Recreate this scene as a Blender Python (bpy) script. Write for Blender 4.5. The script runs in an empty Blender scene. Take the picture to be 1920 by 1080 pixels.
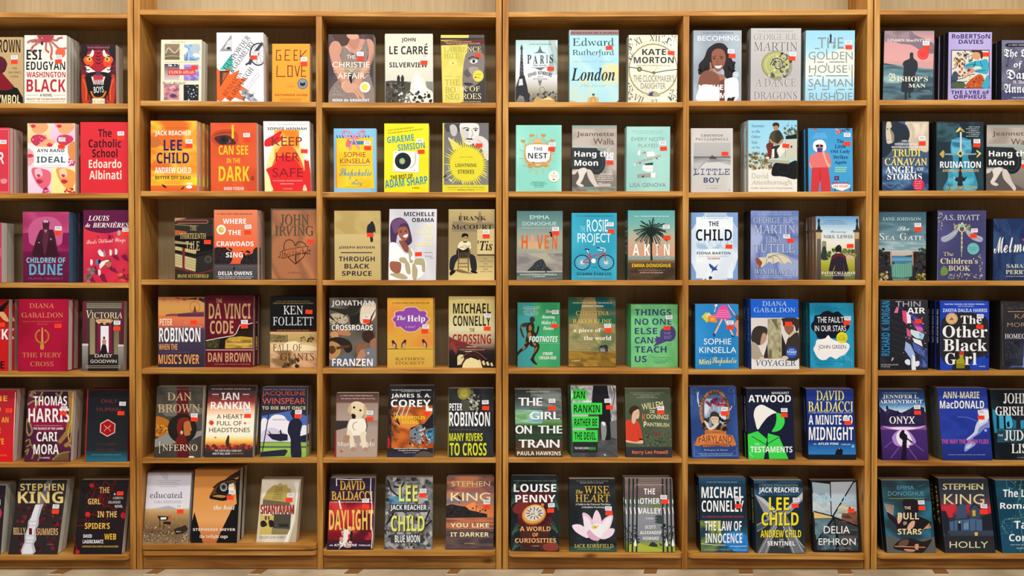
import bpy, math, random
from mathutils import Vector, noise as mnoise

C = bpy.context.scene.collection
SC = bpy.context.scene

# ------------------------------------------------------------------ camera
FPX = 1880.0            # focal length in pixels of the 1920 wide frame
PXS = 0.00165           # metres per pixel on the front plane of the bookcases
DIST = FPX * PXS        # camera to front plane
ZC = 1.02               # camera height over the floor
PITCH = math.radians(0.9)
VPX = 905.0
camd = bpy.data.cameras.new('camera')
cam = bpy.data.objects.new('camera', camd)
C.objects.link(cam)
SC.camera = cam
camd.sensor_width = 36.0
camd.lens = FPX * 36.0 / 1920.0
camd.shift_x = (960.0 - VPX) / 1920.0
cam.location = (0, -DIST, ZC)
cam.rotation_euler = (math.radians(90) - PITCH, 0, 0)

# ------------------------------------------------------------------ world, lamps, exposure
wd = bpy.data.worlds.new('shop_ambience')
SC.world = wd
wd.use_nodes = True
wd.node_tree.nodes['Background'].inputs[0].default_value = (0.92, 0.95, 1.0, 1)
wd.node_tree.nodes['Background'].inputs[1].default_value = 0.11
SC.view_settings.view_transform = 'Standard'
SC.view_settings.look = 'None'
SC.view_settings.exposure = -0.22
SC.view_settings.gamma = 1.0


def lamp(name, loc, rot, sx, sy, power, col):
    d = bpy.data.lights.new(name, 'AREA')
    d.shape = 'RECTANGLE'
    d.size = sx
    d.size_y = sy
    d.energy = power
    d.color = col
    o = bpy.data.objects.new(name, d)
    o.location = loc
    o.rotation_euler = rot
    C.objects.link(o)
    return o


lamp('ceiling_tube_light', (0.0, -1.20, 3.1), (math.radians(26), 0, 0), 5.6, 0.16, 80, (1.0, 0.985, 0.965))
lamp('ceiling_tube_light', (0.0, -2.40, 3.1), (math.radians(38), 0, 0), 5.6, 0.30, 95, (1.0, 0.985, 0.965))
lamp('ceiling_tube_light', (0.0, -4.20, 3.1), (math.radians(50), 0, 0), 5.6, 0.30, 60, (1.0, 0.985, 0.965))


def s2l(c):
    c = c / 255.0
    return c / 12.92 if c <= 0.04045 else ((c + 0.055) / 1.055) ** 2.4


def hexc(h):
    return (s2l(int(h[0:2], 16)), s2l(int(h[2:4], 16)), s2l(int(h[4:6], 16)))


# ------------------------------------------------------------------ from a photograph pixel to the place it shows
def ray(px, py):
    x = (px - VPX) / FPX
    y = (540.0 - py) / FPX
    k = y * math.sin(PITCH) + math.cos(PITCH)
    return x / k, (y * math.cos(PITCH) - math.sin(PITCH)) / k


def at(px, py, d=0.0):
    a, b = ray(px, py)
    return Vector((a * (DIST + d), d, ZC + b * (DIST + d)))


# ------------------------------------------------------------------ materials
def new_mat(name):
    m = bpy.data.materials.new(name)
    m.use_nodes = True
    nt = m.node_tree
    return m, nt, nt.nodes['Principled BSDF']


def wood(name, axis, dark, mid, light, knots=True, rough=0.5):
    m, nt, b = new_mat(name)
    n, l = nt.nodes, nt.links
    tc = n.new('ShaderNodeTexCoord')
    oi = n.new('ShaderNodeObjectInfo')
    add = n.new('ShaderNodeVectorMath')
    add.operation = 'ADD'
    sc = n.new('ShaderNodeVectorMath')
    sc.operation = 'SCALE'
    l.new(oi.outputs['Random'], sc.inputs[3])
    sc.inputs[0].default_value = (37.0, 19.0, 53.0)
    l.new(tc.outputs['Object'], add.inputs[0])
    l.new(sc.outputs[0], add.inputs[1])
    mp = n.new('ShaderNodeMapping')
    s = [42.0, 42.0, 42.0]
    s[axis] = 1.8
    mp.inputs['Scale'].default_value = s
    l.new(add.outputs[0], mp.inputs[0])
    n1 = n.new('ShaderNodeTexNoise')
    n1.inputs['Scale'].default_value = 2.2
    n1.inputs['Detail'].default_value = 6
    n1.inputs['Distortion'].default_value = 0.9
    l.new(mp.outputs[0], n1.inputs['Vector'])
    n2 = n.new('ShaderNodeTexNoise')
    n2.inputs['Scale'].default_value = 3.0
    n2.inputs['Detail'].default_value = 3
    l.new(add.outputs[0], n2.inputs['Vector'])
    rp = n.new('ShaderNodeValToRGB')
    e = rp.color_ramp.elements
    e[0].position = 0.36
    e[0].color = (*hexc(dark), 1)
    e[1].position = 0.64
    e[1].color = (*hexc(light), 1)
    k = e.new(0.5)
    k.color = (*hexc(mid), 1)
    mixf = n.new('ShaderNodeMath')
    mixf.operation = 'MULTIPLY_ADD'
    mixf.inputs[1].default_value = 0.55
    l.new(n1.outputs[0], mixf.inputs[0])
    h = n.new('ShaderNodeMath')
    h.operation = 'MULTIPLY'
    h.inputs[1].default_value = 0.45
    l.new(n2.outputs[0], h.inputs[0])
    l.new(h.outputs[0], mixf.inputs[2])
    l.new(mixf.outputs[0], rp.inputs[0])
    out = rp.outputs[0]
    if knots:
        mv = n.new('ShaderNodeMapping')
        s2 = [9.0, 9.0, 9.0]
        s2[axis] = 3.6
        mv.inputs['Scale'].default_value = s2
        l.new(add.outputs[0], mv.inputs[0])
        vo = n.new('ShaderNodeTexVoronoi')
        vo.inputs['Scale'].default_value = 0.75
        l.new(mv.outputs[0], vo.inputs['Vector'])
        kr = n.new('ShaderNodeValToRGB')
        kr.color_ramp.elements[0].position = 0.02
        kr.color_ramp.elements[0].color = (1, 1, 1, 1)
        kr.color_ramp.elements[1].position = 0.075
        kr.color_ramp.elements[1].color = (0, 0, 0, 1)
        l.new(vo.outputs['Distance'], kr.inputs[0])
        mx = n.new('ShaderNodeMixRGB')
        l.new(kr.outputs[0], mx.inputs[0])
        l.new(out, mx.inputs[1])
        mx.inputs[2].default_value = (*hexc('6b3a14'), 1)
        out = mx.outputs[0]
    l.new(out, b.inputs['Base Color'])
    b.inputs['Roughness'].default_value = rough
    b.inputs['Specular IOR Level'].default_value = 0.3
    return m


WX = wood('pine_lengthways', 0, '8f581a', 'b27a33', 'cc9a52')
WZ = wood('pine_upright', 2, '90591c', 'b17a34', 'ca9850')
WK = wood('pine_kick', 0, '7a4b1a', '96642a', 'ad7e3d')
WB = wood('plywood_back', 2, '9f8961', 'a9936c', 'b29c76', knots=False, rough=0.6)


def printed(name, rough, coat=0.0):
    m, nt, b = new_mat(name)
    a = nt.nodes.new('ShaderNodeVertexColor')
    a.layer_name = 'ink'
    nt.links.new(a.outputs[0], b.inputs['Base Color'])
    b.inputs['Roughness'].default_value = rough
    b.inputs['Specular IOR Level'].default_value = 0.2
    b.inputs['Coat Weight'].default_value = coat
    b.inputs['Coat Roughness'].default_value = 0.12
    return m


INK = printed('printed_matt_cover', 0.45)
INKG = printed('printed_gloss_cover', 0.38, 0.35)


def paper_edges(name='page_edges', lo='b9ad96', hi='e6dfcf'):
    m, nt, b = new_mat(name)
    n, l = nt.nodes, nt.links
    tc = n.new('ShaderNodeTexCoord')
    mp = n.new('ShaderNodeMapping')
    mp.inputs['Scale'].default_value = (3, 900, 3)
    l.new(tc.outputs['Object'], mp.inputs[0])
    nz = n.new('ShaderNodeTexNoise')
    nz.inputs['Scale'].default_value = 1.0
    l.new(mp.outputs[0], nz.inputs['Vector'])
    rp = n.new('ShaderNodeValToRGB')
    rp.color_ramp.elements[0].position = 0.25
    rp.color_ramp.elements[0].color = (*hexc(lo), 1)
    rp.color_ramp.elements[1].position = 0.7
    rp.color_ramp.elements[1].color = (*hexc(hi), 1)
    l.new(nz.outputs[0], rp.inputs[0])
    l.new(rp.outputs[0], b.inputs['Base Color'])
    b.inputs['Roughness'].default_value = 0.85
    return m


PAGES = paper_edges()
PAGES_TEAL = paper_edges('teal_page_edges', '14485c', '2a7f9c')
PAGES_RED = paper_edges('red_page_edges', '8a1a22', 'c02a30')


def flat(name, h, rough=0.6):
    m, nt, b = new_mat(name)
    b.inputs['Base Color'].default_value = (*hexc(h), 1)
    b.inputs['Roughness'].default_value = rough
    return m


STW = flat('white_sticker', 'f0eeee', 0.5)
STO = flat('orange_sticker', 'ff3d1c', 0.5)
WALLM = flat('wall_paint', 'cfc3ad', 0.9)
TAPE = flat('brown_tape', '8a5a2c', 0.5)
TAPEW = flat('torn_tape_edge', 'd9c9ae', 0.7)


def floor_mat():
    m, nt, b = new_mat('worn_floor')
    n, l = nt.nodes, nt.links
    tc = n.new('ShaderNodeTexCoord')
    nz = n.new('ShaderNodeTexNoise')
    nz.inputs['Scale'].default_value = 6
    nz.inputs['Detail'].default_value = 5
    l.new(tc.outputs['Object'], nz.inputs['Vector'])
    rp = n.new('ShaderNodeValToRGB')
    rp.color_ramp.elements[0].position = 0.35
    rp.color_ramp.elements[0].color = (*hexc('a08a6c'), 1)
    rp.color_ramp.elements[1].position = 0.65
    rp.color_ramp.elements[1].color = (*hexc('c9b594'), 1)
    l.new(nz.outputs[0], rp.inputs[0])
    l.new(rp.outputs[0], b.inputs['Base Color'])
    b.inputs['Roughness'].default_value = 0.55
    return m


FLOORM = floor_mat()


# ------------------------------------------------------------------ mesh helpers
def link(name, me, mats, parent=None):
    o = bpy.data.objects.new(name, me)
    C.objects.link(o)
    for m in mats if isinstance(mats, (list, tuple)) else [mats]:
        if m.name not in me.materials:
            me.materials.append(m)
    if parent:
        o.parent = parent
    return o


def box_data(x0, x1, y0, y1, z0, z1):
    v = [(x0, y0, z0), (x1, y0, z0), (x1, y1, z0), (x0, y1, z0), (x0, y0, z1), (x1, y0, z1), (x1, y1, z1), (x0, y1, z1)]
    f = [(0, 3, 2, 1), (4, 5, 6, 7), (0, 1, 5, 4), (1, 2, 6, 5), (2, 3, 7, 6), (3, 0, 4, 7)]
    return v, f


def bevel_mesh(me, w, seg=2):
    import bmesh
    bm = bmesh.new()
    bm.from_mesh(me)
    bmesh.ops.bevel(bm, geom=bm.edges[:], offset=w, segments=seg, affect='EDGES', profile=0.6)
    bm.to_mesh(me)
    bm.free()


def board(name, x0, x1, y0, y1, zl0, zr0, zl1, zr1, m, parent, bev=0.0015, round_front=0.0):
    """a board from x0 to x1; its lower and upper face may fall slightly from left to right"""
    ox, oz = (x0 + x1) / 2, (zl0 + zr1) / 2
    oy = (y0 + y1) / 2
    r = round_front
    if r:                                       # lip board with rounded front corners
        out = [(x0, y1)]
        for k in range(6):
            a = math.pi / 2 * k / 5
            out.append((x0 + r - r * math.cos(a), y0 + r - r * math.sin(a)))
        for k in range(6):
            a = math.pi / 2 * k / 5
            out.append((x1 - r + r * math.sin(a), y0 + r - r * math.cos(a)))
        out.append((x1, y1))
    else:
        out = [(x0, y1), (x0, y0), (x1, y0), (x1, y1)]
    nn = len(out)
    v = []
    for lo in (0, 1):
        for x, y in out:
            t = (x - x0) / (x1 - x0)
            z = (zl0 + (zr0 - zl0) * t) if lo == 0 else (zl1 + (zr1 - zl1) * t)
            v.append((x - ox, y - oy, z - oz))
    f = [tuple(range(nn))[::-1], tuple(range(nn, 2 * nn))]
    for k in range(nn):
        j = (k + 1) % nn
        f.append((k, j, j + nn, k + nn))
    me = bpy.data.meshes.new(name)
    me.from_pydata(v, [], f)
    bevel_mesh(me, bev)
    o = link(name, me, m, parent)
    o.location = (ox, oy, oz)
    if parent:
        o.location = Vector((ox, oy, oz)) - parent.location
    return o


def empty(name, loc):
    o = bpy.data.objects.new(name, None)
    o.empty_display_size = 0.05
    o.location = loc
    C.objects.link(o)
    return o


# ------------------------------------------------------------------ the setting
DEEP = 0.165            # depth of a compartment
ZF = at(940, 1068)[2]   # underside of the bookcases = floor


def structure(name, bounds, m):
    v, f = box_data(*bounds)
    me = bpy.data.meshes.new(name)
    me.from_pydata(v, [], f)
    o = link(name, me, m)
    o['kind'] = 'structure'
    return o


structure('floor', (-3.2, 3.2, -4.2, 0.45, ZF - 0.06, ZF), FLOORM)
structure('wall_back', (-3.2, 3.2, 0.25, 0.35, ZF, ZF + 2.9), WALLM)

# front edges of the shelves, in pixels of the photograph: top of the edge at the left and the right end
COLS = {'L': (-60, 241), 'A': (264.5, 593.5), 'a': (604.5, 929.5), 'B': (953, 1280), 'b': (1291, 1623), 'R': (1647.5, 1990)}
SHELF = {
    'L': [(22, 24.2), (192.5, 194), (362.1, 362.1), (530, 530.4), (697, 697), (867.2, 866.6), (1041.3, 1040.6)],
    'A': [(17.6, 20.4), (188.6, 190.8), (358.2, 358.6), (524.4, 525), (691.4, 691.4), (859.2, 858.8), (1021.4, 1021.4)],
    'a': [(20.4, 22.6), (192, 192.4), (360, 360.2), (525.4, 525.4), (691, 691), (858.6, 858.6), (1032.6, 1033)],
    'B': [(22.2, 20.2), (191.2, 191.2), (358.8, 358.4), (525.4, 525.4), (691.4, 691.8), (858.2, 858.6), (1035, 1037.6)],
    'b': [(20, 17.6), (189, 188), (360.6, 358.6), (525, 525), (692.8, 693), (860.6, 864), (1037.4, 1040.6)],
    'R': [(17.6, 16.6), (187, 187), (357.4, 357.4), (526.2, 526.2), (695, 695), (864.4, 864.4), (1038.4, 1038.4)],
}
TH = 9.7 * PXS          # board thickness
LIP = -0.018            # the lowest shelves stand forward of the uprights


def shelf_z(col, row, px):
    x0, x1 = COLS[col]
    a, b = SHELF[col][row]
    t = (px - x0) / (x1 - x0)
    return at(px, a + (b - a) * t, LIP if row == 6 else 0.0)[2]


def bookcase(label, cols, xl, xr):
    """cols: the columns it holds; xl, xr: pixel x (at mid height) of the outer faces of its side panels"""
    X0, X1 = at(xl, 540)[0], at(xr, 540)[0]
    root = empty('bookcase', ((X0 + X1) / 2, DEEP / 2, ZF))
    root['label'] = label
    root['category'] = 'bookcase'
    root['group'] = 'bookcases along the wall'
    zt = at(960, 0)[2] + 0.30
    pw = 10.6 * PXS
    for s, a in ((0, X0), (1, X1 - pw)):
        board('side_panel', a, a + pw, 0.0, DEEP + 0.012, ZF, ZF, zt, zt, WZ, root)
    board('back_panel', X0 + pw, X1 - pw, DEEP, DEEP + 0.009, ZF + 0.02, ZF + 0.02, zt, zt, WB, root, 0.0008)
    # the top board spans the whole bookcase
    ca, cb = cols[0], cols[-1]
    z0, z1 = at(COLS[ca][0], SHELF[ca][0][0])[2], at(COLS[cb][1], SHELF[cb][0][1])[2]
    board('top_board', X0 + pw, X1 - pw, 0.001, DEEP, z0 - TH, z1 - TH, z0, z1, WX, root)
    if len(cols) == 2:
        a, b = at(COLS[ca][1], 540)[0], at(COLS[cb][0], 540)[0]
        zz = min(shelf_z(ca, 0, COLS[ca][1]), shelf_z(cb, 0, COLS[cb][0])) - TH
        board('divider', a, b, 0.0005, DEEP, ZF, ZF, zz - 0.0005, zz - 0.0005, WZ, root)
        spans = {ca: (X0 + pw, a), cb: (b, X1 - pw)}
    else:
        spans = {ca: (X0 + pw, X1 - pw)}
    for c in cols:
        a, b = spans[c]
        for r in range(1, 7):
            zl, zr = shelf_z(c, r, COLS[c][0]), shelf_z(c, r, COLS[c][1])
            if r < 6:
                board('shelf', a, b, 0.0015, DEEP, zl - TH, zr - TH, zl, zr, WX, root)
            else:                               # the lowest shelf stands forward with rounded corners
                board('shelf', a + 0.001, b - 0.001, LIP, DEEP, zl - TH, zr - TH, zl, zr, WX, root, 0.0015, 0.016)
                if c == 'A':                    # this column has a second board under it
                    board('shelf', a + 0.001, b - 0.001, -0.012, DEEP, zl - 2.2 * TH, zr - 2.2 * TH, zl - 1.2 * TH, zr - 1.2 * TH, WX, root, 0.0015, 0.016)
                    zl, zr = zl - 1.2 * TH, zr - 1.2 * TH
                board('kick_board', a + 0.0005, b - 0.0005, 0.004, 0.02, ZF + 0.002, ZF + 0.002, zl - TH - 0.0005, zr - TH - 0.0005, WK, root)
    for c in cols:
        SPAN[c] = spans[c]
    return root


SPAN = {}
bookcase('pine bookcase cut off by the left border, red and dark books', 'L', -72, 252)
bookcase('two-column pine bookcase holding the red, orange and yellow books', 'Aa', 253.8, 940.6)
bookcase('two-column pine bookcase holding the turquoise, green and blue books', 'Bb', 942.6, 1634)
bookcase('pine bookcase cut off by the right border, dark blue books', 'R', 1636.6, 2000)

# ------------------------------------------------------------------ lettering: the built-in typeface and its mathematical alphabets
ALPH = {'S': (0x1D400, 0x1D41A, 0x1D7CE), 'i': (0x1D434, 0x1D44E, None), 'r': (0x1D434, 0x1D44E, None), 'I': (0x1D468, 0x1D482, 0x1D7CE),
        'c': (0x1D4D0, 0x1D4EA, 0x1D7CE), 'f': (0x1D56C, 0x1D586, 0x1D7CE), 'k': (0x1D5D4, 0x1D5EE, 0x1D7EC), 'm': (0x1D670, 0x1D68A, 0x1D7F6),
        'd': (0x1D63C, 0x1D656, 0x1D7EC)}
_fc = bpy.data.curves.new('lettering', 'FONT')
_fc.resolution_u = 3
_fo = bpy.data.objects.new('lettering', _fc)
_tcache = {}


def letters(txt, st):
    key = (txt, st)
    if key in _tcache:
        return _tcache[key]
    s = txt
    if st in ALPH:
        up, lo, dg = ALPH[st]
        s = ''
        for ch in txt:
            if 'A' <= ch <= 'Z':
                s += chr(up + ord(ch) - 65)
            elif 'a' <= ch <= 'z':
                s += chr(lo + ord(ch) - 97) if not (ch == 'h' and st in 'ir') else '\u210e'
            elif '0' <= ch <= '9' and dg:
                s += chr(dg + ord(ch) - 48)
            else:
                s += ch
    _fc.body = s
    _fc.shear = -0.27 if st == 'r' else 0.0
    me = _fo.to_mesh()
    vs = [(v.co.x, v.co.y) for v in me.vertices]
    fs = [tuple(p.vertices) for p in me.polygons]
    _fo.to_mesh_clear()
    if not vs:
        vs, fs = [(0, 0), (1, 0), (1, 1)], [(0, 1, 2)]
    xs = [a for a, b in vs]
    ys = [b for a, b in vs]
    x0, x1, y0, y1 = min(xs), max(xs), min(ys), max(ys)
    vs = [((a - x0) / max(x1 - x0, 1e-6), (y1 - b) / max(y1 - y0, 1e-6)) for a, b in vs]
    _tcache[key] = (vs, fs)
    return vs, fs


# ------------------------------------------------------------------ books
CROP = {}
for _c, _x, _w in (('A', 255, 0), ('a', 595, 0), ('B', 940, 0), ('b', 1285, 0)):
    CROP[_c] = [(_x, 10, 5.4), (_x, 200, 5.486), (_x, 365, 5.486), (_x, 530, 5.486), (_x, 700, 5.486), ({'A': 245, 'a': 595, 'B': 935, 'b': 1280}[_c], 865, 5.022)]
CROP['L'] = [(0, 0, 5.1423), (0, 200, 6.354), (0, 370, 6.354), (0, 535, 6.173), (0, 705, 6.173), (0, 870, 5.1423)]
CROP['R'] = [(1620, 10, 5.4), (1620, 200, 6.353), (1620, 365, 6.17), (1620, 530, 6.17), (1620, 700, 6.17), (1620, 865, 5.023)]
LEAN = {1: 0.5, 2: 1.0, 3: 1.2, 4: 2.0, 5: 8.0, 6: 13.0}
ROWS = {1: 'top', 2: 'second', 3: 'third', 4: 'fourth', 5: 'fifth', 6: 'lowest'}
NTH = ['nearest copy', 'second copy back', 'third copy back', 'fourth copy back', 'rearmost copy']
BOOKS = []
K = None                # the book being drawn
STEP = 0.00002


class Book:
    pass


def B(col, row, quad, thick, copies, bg, label, hard=0, spine=None, jit=0.0, gloss=0, lean=None, kind=None):
    global K
    K = b = Book()
    b.col, b.row, b.q, b.T, b.n, b.label, b.hard = col, row, quad, thick / 1000.0, copies, label, hard
    b.bg, b.spine, b.jit, b.gloss, b.lean = bg, spine or bg, jit, gloss, lean
    b.v, b.f, b.c, b.lay = [], [], [], 0
    b.st = []
    b.spt = None
    b.pages = PAGES
    BOOKS.append(b)
    if len(quad) == 4:
        x0, x1, y0, y1 = quad
        b.q = (x0, x1, y0, x0, x1, y1)


def uv(x, y):
    a, c, t, d, e, s = K.q
    v = (y - t) / (s - t)
    l = a + (d - a) * v
    r = c + (e - c) * v
    return min(0.999, max(0.001, (x - l) / (r - l))), min(0.999, max(0.001, v))


def _add(pts, faces, cols):
    o = len(K.v)
    for x, y in pts:
        K.v.append((*uv(x, y), K.lay))
    K.f += [tuple(i + o for i in f) for f in faces]
    for q in (cols if isinstance(cols, list) else [hexc(cols)] * len(pts)):
        K.c.append(tuple(min(0.86, max(0.003, c * 1.02 - 0.005)) for c in q))


def lay():
    K.lay += 1


def pairs(a):
    return [(a[i], a[i + 1]) for i in range(0, len(a), 2)]


def P(c, *a):
    """polygon"""
    lay()
    p = pairs(a)
    _add(p, [tuple(range(len(p)))], c)


def smooth(p, closed=True, k=4):
    o = []
    n = len(p)
    for i in range(n if closed else n - 1):
        if closed:
            a, b, c, d = p[i - 1], p[i], p[(i + 1) % n], p[(i + 2) % n]
        else:
            a, b, c, d = p[max(i - 1, 0)], p[i], p[i + 1], p[min(i + 2, n - 1)]
        for j in range(k):
            t = j / k
            o.append(tuple(0.5 * (2 * b[q] + (c[q] - a[q]) * t + (2 * a[q] - 5 * b[q] + 4 * c[q] - d[q]) * t * t + (3 * b[q] - a[q] - 3 * c[q] + d[q]) * t ** 3) for q in (0, 1)))
    if not closed:
        o.append(p[-1])
    return o


def G(c, *a):
    """closed smooth outline"""
    lay()
    p = smooth(pairs(a))
    _add(p, [tuple(range(len(p)))], c)


def R(x0, y0, x1, y1, c, c2=None, c3=None):
    """rectangle, printed with a vertical blend when c2 is given; c3 blends across instead"""
    lay()
    if c3:
        cols = [hexc(c), hexc(c3), hexc(c3), hexc(c)]
    else:
        cols = [hexc(c), hexc(c), hexc(c2 or c), hexc(c2 or c)]
    _add([(x0, y0), (x1, y0), (x1, y1), (x0, y1)], [(0, 1, 2, 3)], cols)


def V(*st):
    """printed vertical blend over the whole cover; st: y, colour, y, colour ..."""
    lay()
    a, c, t, d, e, s = K.q
    for i in range(0, len(st) - 2, 2):
        y0, y1 = st[i], st[i + 2]
        lft0, lft1 = a + (d - a) * (y0 - t) / (s - t), a + (d - a) * (y1 - t) / (s - t)
        r0, r1 = c + (e - c) * (y0 - t) / (s - t), c + (e - c) * (y1 - t) / (s - t)
        h0, h1 = hexc(st[i + 1]), hexc(st[i + 3])
        _add([(lft0, y0), (r0, y0), (r1, y1), (lft1, y1)], [(0, 1, 2, 3)], [h0, h0, h1, h1])


def E(cx, cy, rx, ry, c, rot=0, n=20):
    lay()
    ca, sa = math.cos(math.radians(rot)), math.sin(math.radians(rot))
    p = []
    for i in range(n):
        t = 2 * math.pi * i / n
        x, y = rx * math.cos(t), ry * math.sin(t)
        p.append((cx + x * ca - y * sa, cy + x * sa + y * ca))
    _add(p, [tuple(range(n))], c)


def L(c, w, *a, sm=0, closed=0):
    """printed line of width w"""
    lay()
    p = pairs(a)
    if sm:
        p = smooth(p, closed, 4)
    if closed:
        p = p + [p[0]]
    for (x0, y0), (x1, y1) in zip(p[:-1], p[1:]):
        d = math.hypot(x1 - x0, y1 - y0) or 1
        nx, ny = -(y1 - y0) / d * w / 2, (x1 - x0) / d * w / 2
        ex, ey = (x1 - x0) / d * w * .25, (y1 - y0) / d * w * .25
        _add([(x0 + nx - ex, y0 + ny - ey), (x1 + nx + ex, y1 + ny + ey), (x1 - nx + ex, y1 - ny + ey), (x0 - nx - ex, y0 - ny - ey)], [(0, 1, 2, 3)], c)


def O(cx, cy, rx, ry, w, c, a0=0, a1=360, n=28):
    """ring or arc"""
    a = []
    for i in range(n + 1):
        t = math.radians(a0 + (a1 - a0) * i / n)
        a += [cx + rx * math.cos(t), cy + ry * math.sin(t)]
    L(c, w, *a)


def T(s, x0, y0, x1, y1, c, st='k', rot=0, sh=None):
    """lettering fitted to a box; sh: colour of its printed drop shadow"""
    if sh:
        o = (y1 - y0) * 0.05
        T(s, x0 + o, y0 + o, x1 + o, y1 + o, sh, st, rot)
    lay()
    vs, fs = letters(s, st)
    cx, cy = (x0 + x1) / 2, (y0 + y1) / 2
    ca, sa = math.cos(math.radians(rot)), math.sin(math.radians(rot))
    p = []
    for a, b in vs:
        x, y = (a - .5) * (x1 - x0), (b - .5) * (y1 - y0)
        p.append((cx + x * ca - y * sa, cy + x * sa + y * ca))
    _add(p, fs, c)


def W(x0, y0, x1, y1, c, seed=0, rot=0):
    """a line of writing too small to read"""
    lay()
    rd = random.Random(seed + int(x0 * 7 + y0))
    x = x0
    h = y1 - y0
    while x < x1 - h:
        w = rd.uniform(0.35, 1.0) * h
        k = rd.uniform(0, 0.25) * h
        _add([(x, y0 + k), (x + w, y0 + k), (x + w, y1), (x, y1)], [(0, 1, 2, 3)], c)
        x += w + (0.35 * h if rd.random() < .8 else .9 * h)


def N(x0, y0, x1, y1, cols, sx, sy, seed=0, nx=20, ny=26, con=1.6, skew=0.0):
    """mottled printed area: a noise blend through the colours"""
    lay()
    hc = [hexc(c) for c in cols]
    pts, cc, fs = [], [], []
    for j in range(ny + 1):
        for i in range(nx + 1):
            u, v = i / nx, j / ny
            q = mnoise.noise((u * sx + seed * 7.3 + skew * v, v * sy + seed * 3.1 + skew * u * 2, seed)) * con + .5
            q = min(0.999, max(0, q)) * (len(hc) - 1)
            k = int(q)
            t = q - k
            pts.append((x0 + (x1 - x0) * u, y0 + (y1 - y0) * v))
            cc.append(tuple(hc[k][m] * (1 - t) + hc[k + 1][m] * t for m in range(3)))
    for j in range(ny):
        for i in range(nx):
            a = j * (nx + 1) + i
            fs.append((a, a + 1, a + nx + 2, a + nx + 1))
    _add(pts, fs, cc)


def A(cols, sx, sy, seed=0, **kw):
    """mottled print over the whole cover"""
    a, c, t, d, e, s = K.q
    N(min(a, d) - 20, t - 2, max(c, e) + 20, s + 2, cols, sx, sy, seed, **kw)


def S(n, x0, y0, x1, y1, a, b, cols, seed=0, asp=1.0, rot=None):
    """scattered printed specks"""
    lay()
    rd = random.Random(seed + n)
    for i in range(n):
        cx, cy, r = rd.uniform(x0, x1), rd.uniform(y0, y1), rd.uniform(a, b)
        m = rd.randint(4, 6)
        an = rd.uniform(0, 6.28) if rot is None else math.radians(rot + rd.uniform(-20, 20))
        ca, sa = math.cos(an), math.sin(an)
        p = []
        for k in range(m):
            t = 6.283 * k / m
            x, y = r * math.cos(t) * rd.uniform(.7, 1.2), r * asp * math.sin(t) * rd.uniform(.7, 1.2)
            p.append((cx + x * ca - y * sa, cy + x * sa + y * ca))
        _add(p, [tuple(range(m))], rd.choice(cols))


def BURST(cx, cy, r0, r1, n, c, seed=0, squash=1.0):
    lay()
    rd = random.Random(seed)
    p = []
    for i in range(n):
        t = 6.283 * i / n
        r = (r1 * rd.uniform(.8, 1.15)) if i % 2 else r0
        p.append((cx + r * math.cos(t), cy + squash * r * math.sin(t)))
    _add(p, [tuple(range(n))], c)


def st(x, y, x2=None, y2=None):
    """price stickers: centre of the white one, centre of the orange one (0: none)"""
    if x:
        K.st.append(('w', x, y))
    if x2:
        K.st.append(('o', x2, y2))


def SP(txt, c, sty='k'):
    K.spt = (txt, c, sty)


# ================================================================== left bookcase
B('L', 1, (-215, 222, 358, -215, 228, 985), 30, 2, 'b99b6c', 'tan paperback with dark red cape shape at the left border')
T('BROWN', -60, 380, 198, 505, '2a1c14', 'k')
G('3a1416', -160, 560, -20, 545, 40, 570, 70, 610, 50, 680, 20, 705, 60, 760, 120, 860, -160, 860)
P('7c1420', -60, 700, 25, 700, 150, 840, 60, 862, -60, 862)
G('55182a', -60, 545, 30, 550, 68, 610, 45, 670, -10, 700, -60, 690)
R(-250, 862, 160, 985, '17100c')
P('17100c', 120, 830, 170, 840, 224, 930, 228, 985, 100, 985)
T('SYMBOL', -60, 905, 198, 990, 'e9d7a0', 'k')
T('THE', 118, 645, 170, 662, '6b5232', 'S')
T('DA VINCI', 84, 682, 206, 703, '6b5232', 'S')
T('CODE', 104, 722, 180, 740, '6b5232', 'S')
st(140, 550, 140, 592)

B('L', 1, (228, 648, 340, 232, 643, 985), 23, 3, 'eae3d3', 'cream paperback with red octopus arms above heavy capitals')
for a in ((440, 370, 300, 390, 262, 410), (430, 380, 320, 440, 300, 490, 340, 500), (400, 370, 350, 400, 300, 400), (450, 390, 440, 470, 470, 500), (470, 390, 500, 470, 490, 540, 500, 570), (480, 380, 540, 440, 580, 470, 640, 462), (480, 365, 540, 390, 570, 370, 605, 362)):
    L('a8484c', 20, *a, sm=1)
    L('d98a80', 6, *a, sm=1)
G('a33a46', 355, 342, 520, 342, 480, 395, 430, 410, 395, 385)
E(403, 415, 14, 20, '3a2830')
S(30, 300, 345, 600, 540, 3, 7, ['e9b8a8', '8a2e3c'], 3)
E(585, 505, 50, 50, 'e2603f')
T('ESI', 250, 475, 402, 572, '20202a')
T('EDUGYAN', 248, 588, 632, 668, '20202a')
T('WASHINGTON', 252, 685, 634, 738, 'b02a3c')
T('BLACK', 252, 755, 634, 875, 'b02a3c')
T('A NOVEL', 384, 893, 504, 918, '4a4a50')
R(255, 906, 370, 908, '8a8478')
R(516, 906, 634, 908, '8a8478')
T('FINALIST FOR THE MAN BOOKER PRIZE', 252, 935, 634, 952, 'b6614f')
W(255, 963, 634, 970, 'a09480')
st(568, 545, 566, 588)

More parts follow.
